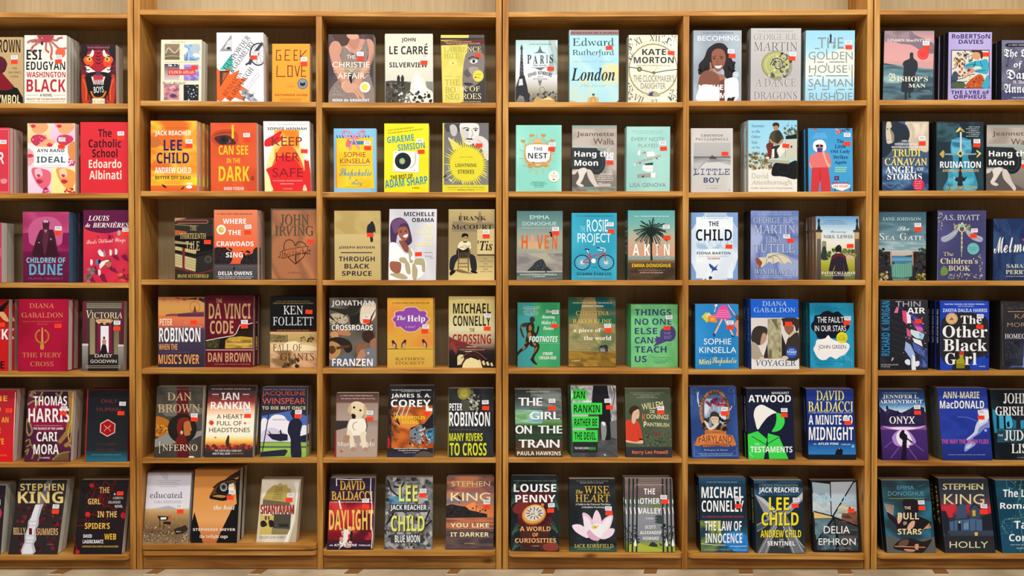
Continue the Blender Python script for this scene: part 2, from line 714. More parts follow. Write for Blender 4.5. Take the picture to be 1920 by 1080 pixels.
B('L', 1, (778, 1118, 430, 785, 1120, 995), 33, 1, '5a2030', 'small dark red paperback with a roaring tiger face', gloss=1)
A(['3a1428', '6b2030', '4a1830'], 3, 4, 4)
G('a4202c', 880, 490, 1000, 490, 1060, 540, 1070, 640, 1010, 700, 880, 700, 830, 640, 830, 540)
for m in (1, -1):
    X = lambda x: 948 + m * (x - 948)
    G('e8562a', X(800), 560, X(870), 540, X(900), 610, X(850), 640)
    E(X(858), 570, 26, 20, 'f2b23a')
    E(X(862), 570, 9, 12, '1c0c10')
    G('f0e2d0', X(890), 480, X(905), 500, X(890), 545, X(830), 540, X(870), 520)
    G('f0e6dc', X(820), 620, X(880), 660, X(930), 700, X(900), 715, X(850), 680)
    G('f0e6dc', X(840), 660, X(915), 705, X(900), 712, X(835), 690)
    G('b8351f', X(790), 720, X(830), 740, X(860), 860, X(860), 980, X(800), 990, X(785), 850)
    L('d8702f', 8, X(800), 760, X(830), 850, X(830), 960, sm=1)
    L('2a0e12', 10, X(820), 740, X(850), 860, X(850), 960, sm=1)
for y_ in (505, 535, 565, 600):
    L('2a0c12', 7, 925, y_, 948, y_ + 12, 971, y_, sm=1)
for m in (1, -1):
    for y_ in (520, 610, 650):
        L('2a0c12', 9, 948 + m * 150, y_, 948 + m * 110, y_ + 22, 948 + m * 85, y_ + 18, sm=1)
    P('1c0a0e', 948 + m * 166, 432, 948 + m * 120, 432, 948 + m * 100, 480, 948 + m * 140, 560, 948 + m * 166, 600)
G('14090c', 850, 700, 1046, 700, 1070, 790, 1020, 930, 880, 930, 830, 790)
G('b23040', 905, 720, 990, 720, 1000, 780, 895, 780)
P('f2e2c4', 880, 735, 900, 740, 905, 815)
P('f2e2c4', 1016, 735, 996, 740, 991, 815)
E(950, 708, 26, 20, '3a3c50')
T('ANANSI', 905, 765, 1000, 815, 'f0ece8', '')
T('BOYS', 905, 830, 1000, 890, 'f0ece8', '', -4)
L('e8842a', 16, 880, 880, 905, 930, 950, 940, 995, 925, 1020, 880, sm=1)
R(890, 945, 1010, 992, 'efe0c8')
T('NEIL GAIMAN', 870, 960, 1040, 985, '8a6a50', 'S')
T('THE NEW YORK TIMES BESTSELLER', 842, 452, 1058, 466, 'b98a90', '')
st(0, 0, 1040, 622)

B('L', 2, (-360, 118, 250, -360, 118, 1015), 22, 3, 'd03848', 'red pink-framed paperback cut off by the left border')
L('e8929a', 6, -400, 270, 105, 270, 105, 1000, -400, 1000)
T('PAPER', -330, 535, 50, 672, 'f3dcdc')
st(38, 416, 40, 475)
G('e08a90', 10, 850, 80, 850, 75, 895, 20, 900)

B('L', 2, (322, 898, 198, 332, 898, 1027), 30, 0, 'e9c9d2', 'pink collage paperback of repeated lips and faces, white panel')
R(322, 198, 597, 430, 'dfe0a8', 'f2c08a')
R(600, 198, 900, 430, 'e0c8dc', 'e8b8d0')
R(322, 430, 900, 730, 'f3e2d8', 'f0d2d8')
R(328, 725, 610, 1027, 'ecd4e2', 'e4c6dc')
R(612, 725, 900, 1027, 'f2e6a0', 'f0dc90')
for x, y in ((345, 200), (660, 200)):
    G('eda070', x, y, x + 200, y, x + 225, y + 60, x + 150, y + 120, x + 60, y + 110, x + 20, y + 50)
    G('c83a44', x + 15, y + 30, x + 45, y + 12, x + 80, y + 28, x + 50, y + 55)
    G('c03858', x + 20, y + 210, x + 40, y + 150, x + 110, y + 130, x + 190, y + 150, x + 215, y + 200, x + 100, y + 270)
    S(14, x + 30, y + 140, x + 200, y + 240, 8, 16, ['e0607a', 'd84a50', 'f08a90'], int(x))
P('eda878', 430, 470, 560, 380, 660, 410, 620, 480)
G('c83a44', 555, 455, 590, 430, 630, 455, 590, 478)
G('d88a50', 810, 470, 900, 420, 900, 640, 830, 600)
G('e8a0a8', 330, 500, 400, 560, 400, 650, 330, 700)
G('c83a44', 330, 570, 370, 560, 400, 590, 340, 605)
S(12, 820, 600, 890, 700, 10, 18, ['d04a78', 'e87aa0'], 5)
for x, y, c1 in ((375, 730, 'e0647a'), (670, 730, 'f09a50')):
    G(c1, x, y + 10, x + 60, y - 5, x + 220, y + 40, x + 225, y + 170, x + 160, y + 250, x + 80, y + 200, x + 20, y + 100)
    G('f2c8a0' if c1 == 'f09a50' else 'f0b8c0', x + 40, y + 20, x + 110, y + 10, x + 130, y + 90, x + 60, y + 110)
    G('b83040', x + 55, y + 150, x + 95, y + 132, x + 140, y + 155, x + 95, y + 185)
    G('a84a50', x + 60, y + 80, x + 90, y + 70, x + 110, y + 95, x + 80, y + 108)
S(16, 480, 960, 600, 1027, 10, 20, ['d84a80', 'e87aa0'], 9)
S(16, 760, 970, 890, 1027, 10, 20, ['e0503a', 'd83a50'], 10)
R(405, 485, 810, 715, 'f4f0f0')
T('AYN RAND', 440, 502, 770, 540, '24243c')
R(440, 566, 780, 569, 'b8b4b4')
T('IDEAL', 435, 592, 782, 664, '3c5a52')
T('the novel and the play', 484, 688, 736, 704, '9a9090', '')
st(740, 390, 735, 475)

B('L', 2, (957, 1530, 184, 960, 1535, 1027), 40, 1, 'd62a35', 'plain bright red paperback with black and cream title')
T('The', 1170, 262, 1330, 362, '2a1418')
T('Catholic', 1055, 385, 1445, 485, '2a1418')
T('School', 1098, 500, 1400, 602, '2a1418')
T('Edoardo', 1058, 625, 1448, 728, 'f4dcc8')
T('Albinati', 1064, 755, 1448, 862, 'f4dcc8')
st(1440, 318, 1440, 368)

B('L', 3, (-360, 16, 300, -360, 20, 1012), 42, 1, 'c03060', 'pink paperback almost wholly cut off by the left border')
G('e0487a', -100, 620, 18, 600, 18, 700, -100, 720)

B('L', 3, (270, 823, 172, 270, 828, 1008), 25, 3, '93285a', 'magenta paperback with a hooded robed figure before a pale moon', spine='1e6a80')
K.pages = PAGES_TEAL
A(['8a2250', 'a83068', '7a1c4c'], 1.5, 2, 4)
N(272, 172, 822, 420, ['a83a68', 'b84a74', '962c5a'], 2, 1, 2)
G('bf5a86', 545, 230, 660, 250, 740, 340, 745, 460, 700, 570, 390, 570, 340, 460, 350, 340, 430, 255)
R(272, 640, 826, 1008, '6b1c40', '5c1a3a')
G('44202e', 545, 262, 590, 290, 585, 380, 640, 400, 690, 640, 700, 700, 395, 700, 410, 560, 470, 400, 510, 375, 508, 290)
G('5a2a3c', 515, 390, 575, 390, 560, 640, 535, 680, 520, 640)
P('b86a8a', 522, 385, 566, 385, 545, 425)
P('c8a0b0', 515, 275, 545, 265, 578, 278, 575, 300, 518, 300)
E(465, 540, 22, 30, '2c141e')
E(605, 495, 25, 32, '2c141e')
E(465, 538, 12, 14, '9a6a78')
E(606, 495, 14, 14, '9a6a78')
G('3a1a26', 440, 550, 490, 555, 515, 640, 520, 700, 400, 700, 415, 620)
G('3a1a26', 575, 520, 640, 520, 680, 640, 690, 700, 545, 700, 555, 620)
T('CHILDREN OF', 315, 712, 780, 775, '7fc0d8')
T('DUNE', 348, 790, 746, 920, '5aa8c8')
lay()
R(348, 905, 746, 908, 'c08ab0')
T('FRANK HERBERT', 338, 948, 756, 972, '8f4a66', '')
st(695, 368, 692, 422)

B('L', 3, (995, 1540, 154, 990, 1540, 1008), 35, 1, 'cf3048', 'red and plum paperback with scattered birds and flowers')
A(['d43446', 'c42a48', 'd8404c'], 1.5, 2, 4)
G('5e1c44', 990, 154, 1560, 154, 1560, 340, 1400, 400, 1250, 425, 1100, 405, 1000, 350)
T('LOUIS', 1050, 218, 1302, 278, 'f2e6e0', 'I')
T('de', 1016, 306, 1076, 355, 'f2e6e0', 'I')
T('BERNIERES', 1104, 302, 1536, 358, 'f2e6e0', 'I')
L('f2e6e0', 5, 1386, 300, 1372, 286)
T('Birds Without Wings', 1028, 488, 1496, 560, 'f2c8c0', 'c', -4)
for x, y, w, h in ((1230, 740, 80, 120), (1080, 830, 60, 90), (1180, 920, 60, 90), (1330, 690, 60, 60), (1440, 690, 60, 70), (1300, 850, 70, 50), (1060, 950, 40, 60)):
    P('7a1c3c', x, y, x + w, y - 20, x + w + 40, y + h, x + w - 20, y + h - 20)
G('f0e0d8', 1165, 640, 1190, 615, 1215, 640, 1260, 680, 1230, 700, 1190, 690)
G('f0e4dc', 1190, 780, 1250, 745, 1305, 740, 1270, 770, 1220, 820, 1190, 845)
G('8a8a92', 1235, 620, 1250, 640, 1260, 690, 1235, 690)
E(1155, 765, 18, 30, '4a7aa8')
E(1185, 760, 16, 26, '2a1c2c')
G('b06a50', 1250, 780, 1310, 755, 1330, 800, 1290, 830)
for x, y in ((1320, 650), (1385, 640), (1090, 765), (1185, 885)):
    G('f0d8cc', x - 14, y - 30, x + 14, y - 20, x + 10, y + 30, x - 12, y + 35)
E(1418, 420, 20, 32, 'b8a0a8')
S(8, 1010, 840, 1110, 1000, 22, 34, ['7a6a60', '8a7868'], 6)
S(16, 1370, 850, 1535, 1000, 16, 34, ['9a2038', 'c0304a', 'e06a50'], 8)
S(6, 1100, 430, 1500, 520, 8, 22, ['6a1c40'], 2)
st(1498, 385, 1498, 430)

B('L', 4, (-340, 103, 165, -340, 100, 992), 25, 1, 'c4191c', 'bright red paperback cut off by the left border, black diagonal', jit=.006)
R(-430, 165, 105, 480, '8a141a', 'b0201c')
P('120c0e', -60, 290, 105, 168, 105, 200, 20, 320, -60, 400)
G('d8a070', -20, 320, 40, 310, 90, 380, 100, 420, 40, 400)
E(70, 455, 22, 28, '7a3020')
T('BLACK', -330, 505, 96, 628, 'f4eeec')
T('WHITE', -330, 880, 52, 965, '201014')
st(0, 0, 15, 455)

B('L', 4, (217, 792, 160, 205, 785, 998), 42, 1, '9c1330', 'large crimson hardback with gold brooch emblem', hard=1)
A(['a01432', '94102c', 'a81838'], 1, 1.5, 3)
T('DIANA', 340, 208, 626, 264, 'cf8a56', 'r')
T('GABALDON', 250, 316, 730, 374, 'cf8a56', 'r')
T('THE NEW YORK TIMES BESTSELLING AUTHOR OF', 260, 414, 716, 428, 'b86a48', '')
T('VOYAGER', 426, 444, 552, 458, 'b86a48', '')
O(488, 590, 75, 78, 18, 'c8883c', -65, 245)
P('d09a48', 481, 500, 489, 482, 497, 500, 500, 660, 478, 660)
G('c8883c', 470, 680, 505, 680, 508, 735, 488, 746, 466, 735)
T('THE FIERY', 256, 782, 712, 834, 'cf8a56', 'r')
T('CROSS', 350, 884, 620, 938, 'cf8a56', 'r')
st(0, 0, 672, 470)

B('L', 4, (958, 1440, 184, 945, 1430, 992), 30, 0, '57414a', 'dark paperback with a gowned woman in a columned doorway')
R(945, 184, 1445, 992, '4a3a38', '3a3030')
R(958, 184, 1000, 680, '6b2438', '5a2030')
R(1398, 184, 1442, 690, '6b2438', '5a2030')
R(1000, 184, 1400, 280, '4a4238')
for y in (212, 234, 254):
    R(1002, y, 1410, y + 7, 'b0a68e')
R(1040, 380, 1100, 800, '8a7a58', '9a8a66')
R(1320, 380, 1378, 800, '6a5a42', '8a7a5a')
R(1100, 390, 1316, 800, '3a2430', '4a2c38')
R(1128, 420, 1160, 780, '7a2038')
R(1262, 420, 1292, 780, '7a2038')
R(1165, 470, 1258, 780, 'e6e0ea', 'f2eef2')
G('c8a070', 1115, 395, 1300, 395, 1280, 440, 1240, 430, 1210, 460, 1180, 430, 1140, 445)
S(14, 1130, 395, 1290, 440, 5, 10, ['e8d0a0', 'a07840'], 4)
G('241c22', 1188, 680, 1222, 680, 1245, 780, 1250, 800, 1155, 800, 1165, 760)
G('b88a70', 1186, 630, 1226, 630, 1224, 680, 1188, 680)
E(1205, 608, 13, 16, '3a2420')
R(950, 680, 1018, 992, '9a9490', '5a5450')
R(1370, 690, 1440, 992, '9a9490', '5a5450')
R(946, 675, 1022, 700, 'c8c4c0')
R(1366, 685, 1442, 708, 'c8c4c0')
R(1020, 800, 1370, 992, '2c2826', '241f20')
T('V', 996, 290, 1066, 380, 'ecdcb4', 'r')
T('ICTORIA', 1060, 312, 1418, 382, 'ecdcb4', 'r')
T('DAISY', 1098, 796, 1302, 834, 'e0d8cc', '')
T('GOODWIN', 1046, 860, 1350, 898, 'e0d8cc', '')
for y in (930, 950):
    R(990, y, 1396, y + 5, 'c0b8a8')
st(1356, 432, 1354, 500)

B('L', 5, (-270, 215, 160, -310, 150, 992), 28, 1, 'c8202e', 'red paperback with orange title cut off by the left border', gloss=1)
V(160, 'a82034', 500, 'b82a30', 992, 'e01c24')
T('THE', -120, 228, 90, 292, 'f0a83a')
T('AND', -140, 355, 10, 420, 'f0a83a')
T('AN', 20, 478, 104, 540, 'f0a83a')
T('ISLE', -140, 600, 10, 660, 'f0a83a')
T('YE', -30, 725, 48, 792, 'f0a83a')
T('A NOVEL', -20, 910, 80, 928, 'e08a3a', '')
L('f0dcc8', 8, 192, 190, 170, 600, 158, 980)
st(0, 0, 110, 400)

B('L', 5, (320, 858, 178, 280, 815, 995), 26, 2, '4a2436', 'plum and gold paperback with serpent coils and white capitals', gloss=1)
A(['3a1c30', '5a2440', '482038'], 2, 2, 5)
G('8a1c40', 350, 330, 720, 320, 780, 560, 640, 640, 380, 600)
P('96733a', 790, 180, 860, 180, 840, 640, 700, 790, 660, 770, 760, 640, 800, 400)
L('c89a4a', 16, 845, 200, 830, 500, 790, 660, 815, 820, sm=1)
L('e8c468', 6, 855, 190, 835, 560, 812, 780, sm=1)  # hot streak of reflected light on the gold, drawn in as colour
G('9a7a3a', 740, 800, 800, 760, 815, 790, 770, 830)
for a in ((340, 230, 370, 190, 410, 200), (350, 230, 380, 240, 360, 200), (320, 330, 390, 290, 440, 300), (380, 420, 440, 300, 490, 190), (320, 500, 300, 580, 330, 690, 370, 640, 340, 540), (650, 200, 690, 230, 720, 180)):
    L('c2a468', 18, *a, sm=1)
    L('6a5030', 6, *a, sm=1)
for a in ((290, 760, 340, 740, 350, 790), (310, 820, 360, 800, 380, 840), (290, 880, 330, 850, 310, 910), (370, 960, 400, 900, 460, 920, 440, 980), (610, 970, 700, 900, 800, 880)):
    L('a08a50', 16, *a, sm=1)
for i in range(14):
    L('8a6a38', 6, 610 + i * 14, 985, 660 + i * 10, 900 - i * 2)
T('THOMAS', 388, 232, 778, 345, 'f2ece4', 'k')
T('HARRIS', 328, 375, 805, 538, 'f2ece4', 'k')
T('#1 New York Times bestselling author of', 396, 570, 716, 584, 'e0d0d0', '')
T('THE SILENCE OF THE LAMBS', 384, 598, 734, 624, 'f0e4e0', 'k')
T('CARI', 424, 650, 664, 760, 'f2ece4', 'k')
T('MORA', 388, 792, 682, 908, 'f2ece4', 'k')
T('A NOVEL', 470, 940, 580, 958, 'e8d8d8', 'k')
st(745, 376, 735, 432)

B('L', 5, (1012, 1500, 160, 975, 1478, 992), 30, 1, '24272b', 'black paperback with a red hexagon emblem and red edges', spine='b8202a')
K.pages = PAGES_RED
V(160, '1c1c20', 860, '26292c', 910, '1f4a58', 992, '2a6a80')
P('c0242c', 990, 160, 1022, 160, 985, 992, 945, 992)
T('ONLY', 1168, 270, 1360, 315, '7a2e34', '')
T('HUMAN', 1120, 365, 1398, 410, '7a2e34', '')
P('e0b0a8', 1248, 502, 1338, 556, 1332, 660, 1242, 706, 1154, 654, 1160, 552)
P('a0141e', 1248, 514, 1327, 562, 1321, 654, 1243, 694, 1165, 648, 1171, 558)
for a in ((1205, 570, 1245, 600, 1285, 570), (1205, 640, 1245, 605, 1280, 640), (1215, 580, 1225, 600), (1275, 580, 1262, 600)):
    L('e8b8a0', 5, *a, sm=1)
T('SYLVAIN', 1118, 778, 1352, 806, '5c3034', '')
T('NEUVEL', 1118, 842, 1338, 868, '5c3034', '')
T('AUTHOR OF SLEEPING GIANTS', 1056, 906, 1404, 920, '6a98a0', '')
st(1420, 322, 1402, 432)

B('L', 6, (-210, 62, 205, -260, 5, 880), 40, 1, '201a24', 'black paperback almost wholly cut off by the left border', lean=17)
T('MAN', -180, 345, 6, 400, 'e8e4e8')
E(-20, 480, 40, 60, 'c02a50')

B('L', 6, (183, 648, 155, 75, 558, 880), 34, 1, '2a2222', 'black paperback with a white road winding through red roses', lean=17, gloss=1)
S(60, 150, 400, 640, 860, 12, 24, ['5a1a22', '7a2028', '3a1418'], 3)
S(40, 150, 400, 640, 860, 5, 10, ['a02a34', '4a1018'], 5)
P('6a6a70', 455, 155, 510, 155, 420, 400, 350, 400)
P('b8b8be', 345, 395, 420, 395, 400, 440, 375, 530, 370, 600, 345, 640, 350, 740, 325, 780, 345, 850, 320, 880, 205, 880, 200, 840, 235, 760, 235, 700, 265, 620, 270, 560, 300, 520)
P('dcdce2', 340, 400, 385, 400, 360, 500, 345, 600, 325, 660, 325, 740, 300, 790, 320, 860, 300, 880, 215, 880, 215, 840, 250, 760, 250, 700, 280, 620, 285, 560)
for y, a, b in ((560, 280, 350), (600, 270, 345), (700, 245, 330), (740, 240, 335), (770, 235, 320)):
    R(a, y, b, y + 4, '8a8a92')
R(278, 628, 308, 690, '5a1a28')
L('c0303a', 10, 345, 650, 368, 660, 350, 690)
T('STEPHEN', 195, 190, 618, 260, 'dcc47c', 'k')
T('KING', 172, 268, 610, 385, 'dcc47c', 'k')
T('BILLY', 128, 622, 246, 690, 'c8a870', 'k')
T('SUMMERS', 358, 628, 562, 695, 'c8a870', 'k')
T('A NOVEL', 452, 778, 510, 790, '9a8070', '')
st(540, 416, 536, 466)

B('L', 6, (783, 1240, 155, 690, 1190, 872), 34, 1, '1c1214', 'black paperback webbed with red nerve lines and gold words', lean=16, gloss=1, spine='b8b4b0')
rd_ = random.Random(4)
for cx, cy in ((880, 210), (840, 490), (1100, 200), (1190, 500), (740, 850), (1010, 420)):
    for i in range(9):
        a_ = rd_.uniform(0, 6.28)
        p_ = [cx, cy]
        r_ = 0
        for j in range(5):
            r_ += rd_.uniform(25, 50)
            a_ += rd_.uniform(-.45, .45)
            p_ += [cx + r_ * math.cos(a_), cy + r_ * math.sin(a_)]
        L(['8a1c20', '6a1418', '4a1014'][i % 3], 7 - i % 3 * 2, *p_, sm=1)
E(842, 490, 26, 26, 'c8282c')
E(885, 208, 24, 20, 'c02428')
E(1195, 500, 24, 30, 'b02028')
E(735, 850, 24, 22, 'b02028')
T('THE', 960, 224, 1056, 280, 'e0b868', 'k')
T('GIRL', 846, 336, 970, 392, 'e0b868', 'k')
T('IN THE', 940, 460, 1132, 518, 'e0b868', 'k')
T("SPIDER'S", 812, 572, 1064, 630, 'e8b84c', 'k')
T('WEB', 1010, 676, 1130, 732, 'f0b830', 'k')
T('A', 1100, 280, 1118, 302, 'e8e0e0')
T('LISBETH', 1094, 318, 1192, 342, 'b8b0b0')
T('SALANDER', 1046, 358, 1168, 384, 'b8b0b0')
T('NOVEL', 1112, 398, 1190, 424, 'd8d0d0')
T('DAVID', 796, 682, 884, 714, 'f0ecec', 'k')
T('LAGERCRANTZ', 790, 734, 1000, 768, 'f0ecec', 'k')
T("CONTINUING STIEG LARSSON'S MILLENNIUM SERIES", 784, 790, 1156, 806, 'c8a850', 'k')
st(0, 0, 1162, 284)

# ================================================================== second bookcase, left column
B('A', 1, (255, 667, 348, 248, 660, 968), 30, 1, 'e2d6ba', 'cream paperback with six small landscape pictures and red band')
T('A NOVEL BY THE AUTHOR OF', 350, 364, 500, 378, '6a6052', '')
R(290, 390, 442, 550, '8a7a60', '6a5a40')
L('c8bca0', 12, 300, 480, 330, 430, 390, 480, 440, 430, sm=1)
L('b0a080', 8, 290, 520, 360, 510, 440, 515, sm=1)
N(487, 395, 642, 560, ['5a88b8', 'a8c8e0', '486a98', 'e0eaf2'], 2, 3, 5, nx=10, ny=12)
E(602, 435, 52, 46, 'a8b4bc')
R(288, 592, 440, 752, '3a3040', 'c8b4b0')
S(12, 300, 598, 435, 620, 5, 10, ['1c1822', 'e0d8d8'], 3)
N(484, 598, 638, 760, ['8a78c0', 'b8a8d8', '7868b0'], 2, 3, 8, nx=8, ny=10)
N(282, 796, 438, 955, ['4a3a58', 'e09090', '7a5a78', 'f0b0a0'], 1.5, 4, 12, nx=10, ny=14)
R(482, 800, 634, 960, '1e2226')
S(30, 490, 805, 628, 955, 3, 9, ['8a9298', 'd8dce0', '4a5258'], 6)
R(322, 645, 600, 704, 'cc3a3a')
T('CLOUD ATLAS', 334, 660, 586, 690, 'f2cfc4', 'S')
T('David Mitchell', 270, 768, 500, 798, '6a6058', 'c')
R(290, 572, 640, 575, 'b0a488')
st(0, 0, 592, 628)

B('A', 1, (816, 1290, 276, 818, 1296, 973), 21, 2, 'e6e4e6', 'white paperback with diagonal title and orange starburst')
P('8a8a8e', 968, 292, 972, 464, 846, 464)
P('c8c8ca', 930, 360, 968, 340, 968, 440, 890, 440)
G('3a3a3e', 915, 435, 935, 420, 962, 430, 940, 448)
P('3cb0a0', 972, 488, 980, 650, 846, 650)
O(1240, 495, 85, 110, 14, '3a3a40')
O(1240, 495, 66, 90, 3, '5a5a60')
for i in range(8):
    L('55555c', 4, 1240, 495, 1240 + 70 * math.cos(i * .785 + .3), 495 + 95 * math.sin(i * .785 + .3))
L('3a3a40', 34, 1150, 590, 1180, 510, 1280, 385)
L('3a3a40', 20, 1115, 600, 1160, 570)
P('ec6428', 818, 630, 870, 690, 944, 620, 950, 700, 1050, 650, 1010, 740, 1125, 735, 1060, 810, 1155, 870, 1040, 860, 1110, 973, 1000, 930, 950, 973, 900, 930, 860, 973, 818, 960)
P('4a3028', 845, 660, 950, 660, 850, 828)
P('a85a38', 880, 680, 930, 680, 870, 780)
P('8a8a90', 1070, 850, 1100, 845, 1240, 966, 1150, 966, 1070, 900)
S(14, 1080, 870, 1190, 960, 8, 18, ['5a5a62', 'c0c0c4'], 4)
T('GUNPOWDER', 815, 450, 1225, 505, '1e1e24', 'r', -54)
T('& GEOMETRY', 880, 490, 1260, 545, '1e1e24', 'r', -54)
T('BENJAMIN', 830, 770, 1120, 820, '6a2412', 'r', -54)
T('WARDHAUGH', 855, 770, 1255, 825, '2a1c1c', 'r', -54)
T('The Lives of Charles Hutton', 1050, 760, 1290, 774, '6a6a70', 'r', -54)
T('the Pit Boy who Became', 1080, 775, 1300, 788, '6a6a70', 'r', -54)
st(1200, 485, 1192, 528)

B('A', 1, (1376, 1764, 390, 1378, 1758, 976), 24, 1, 'f39a2c', 'small plain orange paperback with thin angular letters')
def _seg(c, w, *s):
    for q in s:
        L(c, w, *q)
z_ = '6a2418'
_seg(z_, 9, (1465, 455, 1422, 455, 1418, 552, 1462, 554, 1464, 505, 1445, 505), (1560, 452, 1512, 452, 1508, 554, 1560, 554), (1510, 505, 1545, 505), (1640, 455, 1602, 455, 1600, 554, 1640, 554), (1602, 505, 1630, 505), (1668, 452, 1664, 552), (1728, 455, 1668, 520, 1735, 552))
_seg(z_, 9, (1428, 612, 1424, 718, 1512, 718), (1538, 612, 1582, 612, 1582, 718, 1538, 718, 1538, 608), (1610, 612, 1634, 718, 1658, 612), (1728, 612, 1680, 612, 1676, 718, 1722, 718), (1680, 662, 1715, 662))
T('A NOVEL', 1520, 812, 1610, 826, 'c8682a', '')
E(1688, 792, 54, 56, '6e7278')
E(1688, 792, 42, 44, '8a8e92')
P('1c2024', 1662, 775, 1686, 788, 1714, 775, 1714, 806, 1688, 818, 1662, 806)
T('KATHERINE DUNN', 1408, 894, 1736, 916, 'a4501c', 'k')
T('A NATIONAL BOOK AWARD FINALIST', 1452, 940, 1686, 952, 'a4501c', '')
W(1462, 958, 1676, 966, 'b0602a')
st(1702, 545, 1702, 592)

B('A', 2, (150, 628, 145, 152, 628, 866), 26, 3, 'e8862a', 'orange sky paperback with navy and white capitals and two birds', jit=.004, gloss=1)
N(100, 140, 680, 870, ['e07a20', 'f0a030', 'e88a2c', 'f8c040', 'd86a24'], 1.2, 5, 3)
G('c06a34', 150, 325, 200, 320, 250, 350, 240, 400, 190, 420, 150, 410)
N(150, 720, 630, 810, ['f8b020', 'f8d830', 'f0a030'], 3, 1, 9, nx=12, ny=4)
R(150, 805, 628, 866, 'e06c2c', 'd85a28')
T('#1 NEW YORK TIMES BESTSELLING SERIES', 232, 214, 552, 226, '8a4a1c', '')
T('JACK REACHER', 194, 246, 566, 306, 'f4efe8', 'k')
T('LEE', 284, 340, 474, 450, '28205c', 'k')
T('CHILD', 212, 470, 546, 582, '28205c', 'k')
T('ANDREW CHILD', 194, 620, 568, 682, 'f4efe8', 'k')
T('BETTER OFF DEAD', 198, 710, 562, 744, '3a1c30', 'k')
P('3a1a1c', 262, 790, 300, 808, 320, 834, 290, 828, 275, 815)
P('3a1a1c', 496, 812, 488, 840, 452, 852, 470, 836)
E(546, 822, 32, 16, 'f2ece8')
E(548, 790, 30, 12, 'f2e0d0')
st(546, 356, 546, 402)

B('A', 2, (765, 1240, 166, 768, 1246, 870), 30, 2, 'd2502c', 'rust orange paperback with a dark eye and yellow title', jit=.001)
A(['cc4a2a', 'd8582e', 'd0502c'], 2, 2, 8)
G('b84426', 775, 300, 840, 245, 980, 235, 1050, 290, 1045, 370, 980, 410, 850, 405, 785, 360)
G('8a3a2a', 800, 300, 860, 262, 980, 255, 1020, 280, 960, 276, 870, 280)
G('4a2420', 805, 325, 860, 298, 960, 300, 1030, 380, 940, 388, 860, 385)
G('7a4a40', 850, 330, 900, 312, 960, 330, 975, 368, 900, 378)
E(905, 340, 52, 44, '2a2428')
E(900, 338, 22, 22, '120e12')
R(985, 186, 1006, 328, 'e0c02c')
T('CAN SEE', 850, 398, 1154, 494, 'e0c02c', 'k')
T('IN THE', 932, 530, 1072, 580, 'e0b82c', 'k')
T('DARK', 850, 612, 1168, 766, 'e0c42c', 'k')
G('8a3a30', 1180, 730, 1210, 712, 1216, 745, 1195, 760)
T('KARIN FOSSUM', 905, 824, 1108, 858, 'f2d8cc', 'k')
T('A NOVEL', 990, 794, 1036, 806, 'e0a040', '')
st(1138, 292, 1140, 340)

B('A', 2, (1305, 1788, 150, 1325, 1800, 872), 25, 2, 'ece8e2', 'white paperback with red hands around a glowing orange centre')
G('f4d890', 1480, 250, 1620, 260, 1700, 420, 1760, 640, 1700, 860, 1420, 860, 1340, 640, 1400, 420)
N(1420, 240, 1680, 520, ['f4d080', 'f0a030', 'e88020'], 1.5, 2, 4, nx=10, ny=12)
G('e86428', 1480, 420, 1620, 420, 1730, 640, 1740, 872, 1400, 872, 1370, 720)
G('d8282c', 1500, 500, 1640, 540, 1720, 660, 1790, 640, 1800, 872, 1410, 872, 1370, 740, 1335, 650, 1420, 600)
G('d42a28', 1325, 345, 1400, 300, 1470, 255, 1500, 260, 1480, 310, 1510, 290, 1490, 350, 1400, 400, 1325, 408)
P('d42a28', 1730, 560, 1742, 540, 1760, 560, 1776, 548, 1792, 640, 1800, 700, 1740, 700)
G('f2e0a0', 1330, 660, 1370, 720, 1390, 800, 1410, 860, 1330, 860)
G('f0d0a0', 1715, 860, 1735, 800, 1760, 860)
T('THE NEW YORK TIMES BESTSELLING AUTHOR', 1352, 176, 1750, 190, 'a8a098', '')
T('SOPHIE HANNAH', 1350, 212, 1758, 240, '3a3438', 'k')
T('KEEP', 1395, 312, 1710, 402, '7a3028', '')
T('HER', 1438, 472, 1682, 562, '8a1c20', '')
T('SAFE', 1402, 632, 1720, 724, '8a1c20', '')
T('TWO STRANGERS. ONE SHOCKING SECRET.', 1406, 756, 1716, 768, 'f0c0a8', '')
W(1484, 788, 1640, 798, 'f0b0a0')
T('A NOVEL', 1512, 838, 1612, 852, 'f0b0a0', '')
st(0, 0, 1732, 458)

B('A', 3, (397, 795, 238, 402, 797, 866), 30, 1, '2a2620', 'small dark paperback with a stack of old leather books', gloss=1)
R(397, 238, 800, 300, '3a3028', '241f1c')
R(400, 256, 740, 298, '5a2028')
E(735, 277, 18, 22, '5a2028')
L('9a8a60', 5, 430, 262, 730, 262, 746, 277, 730, 294, 430, 294)
G('a08860', 400, 240, 520, 240, 430, 262, 400, 275)
P('7a6a48', 400, 300, 640, 318, 640, 326, 400, 312)
P('a85a30', 400, 360, 520, 378, 520, 400, 400, 420)
P('16140f', 400, 420, 620, 450, 800, 420, 800, 560, 620, 600, 400, 520)
P('9c8c5c', 400, 470, 600, 500, 590, 515, 400, 500)
P('b8a870', 402, 525, 625, 575, 615, 606, 402, 562)
P('1f1c18', 402, 565, 625, 610, 800, 570, 800, 600, 625, 640, 402, 590)
P('bcae7c', 402, 600, 620, 655, 612, 785, 402, 730)
for i in range(4):
    L('8a7c54', 4, 404, 628 + i * 24, 616, 682 + i * 24)
P('2c2a26', 625, 640, 800, 590, 800, 750, 625, 800)
E(745, 660, 40, 38, '4a4840')
E(745, 660, 22, 22, '35342e')
P('7a2430', 475, 540, 505, 545, 500, 740, 520, 770, 490, 760, 460, 775, 478, 740)
P('6a3028', 402, 735, 640, 800, 800, 760, 800, 775, 640, 815, 402, 755)
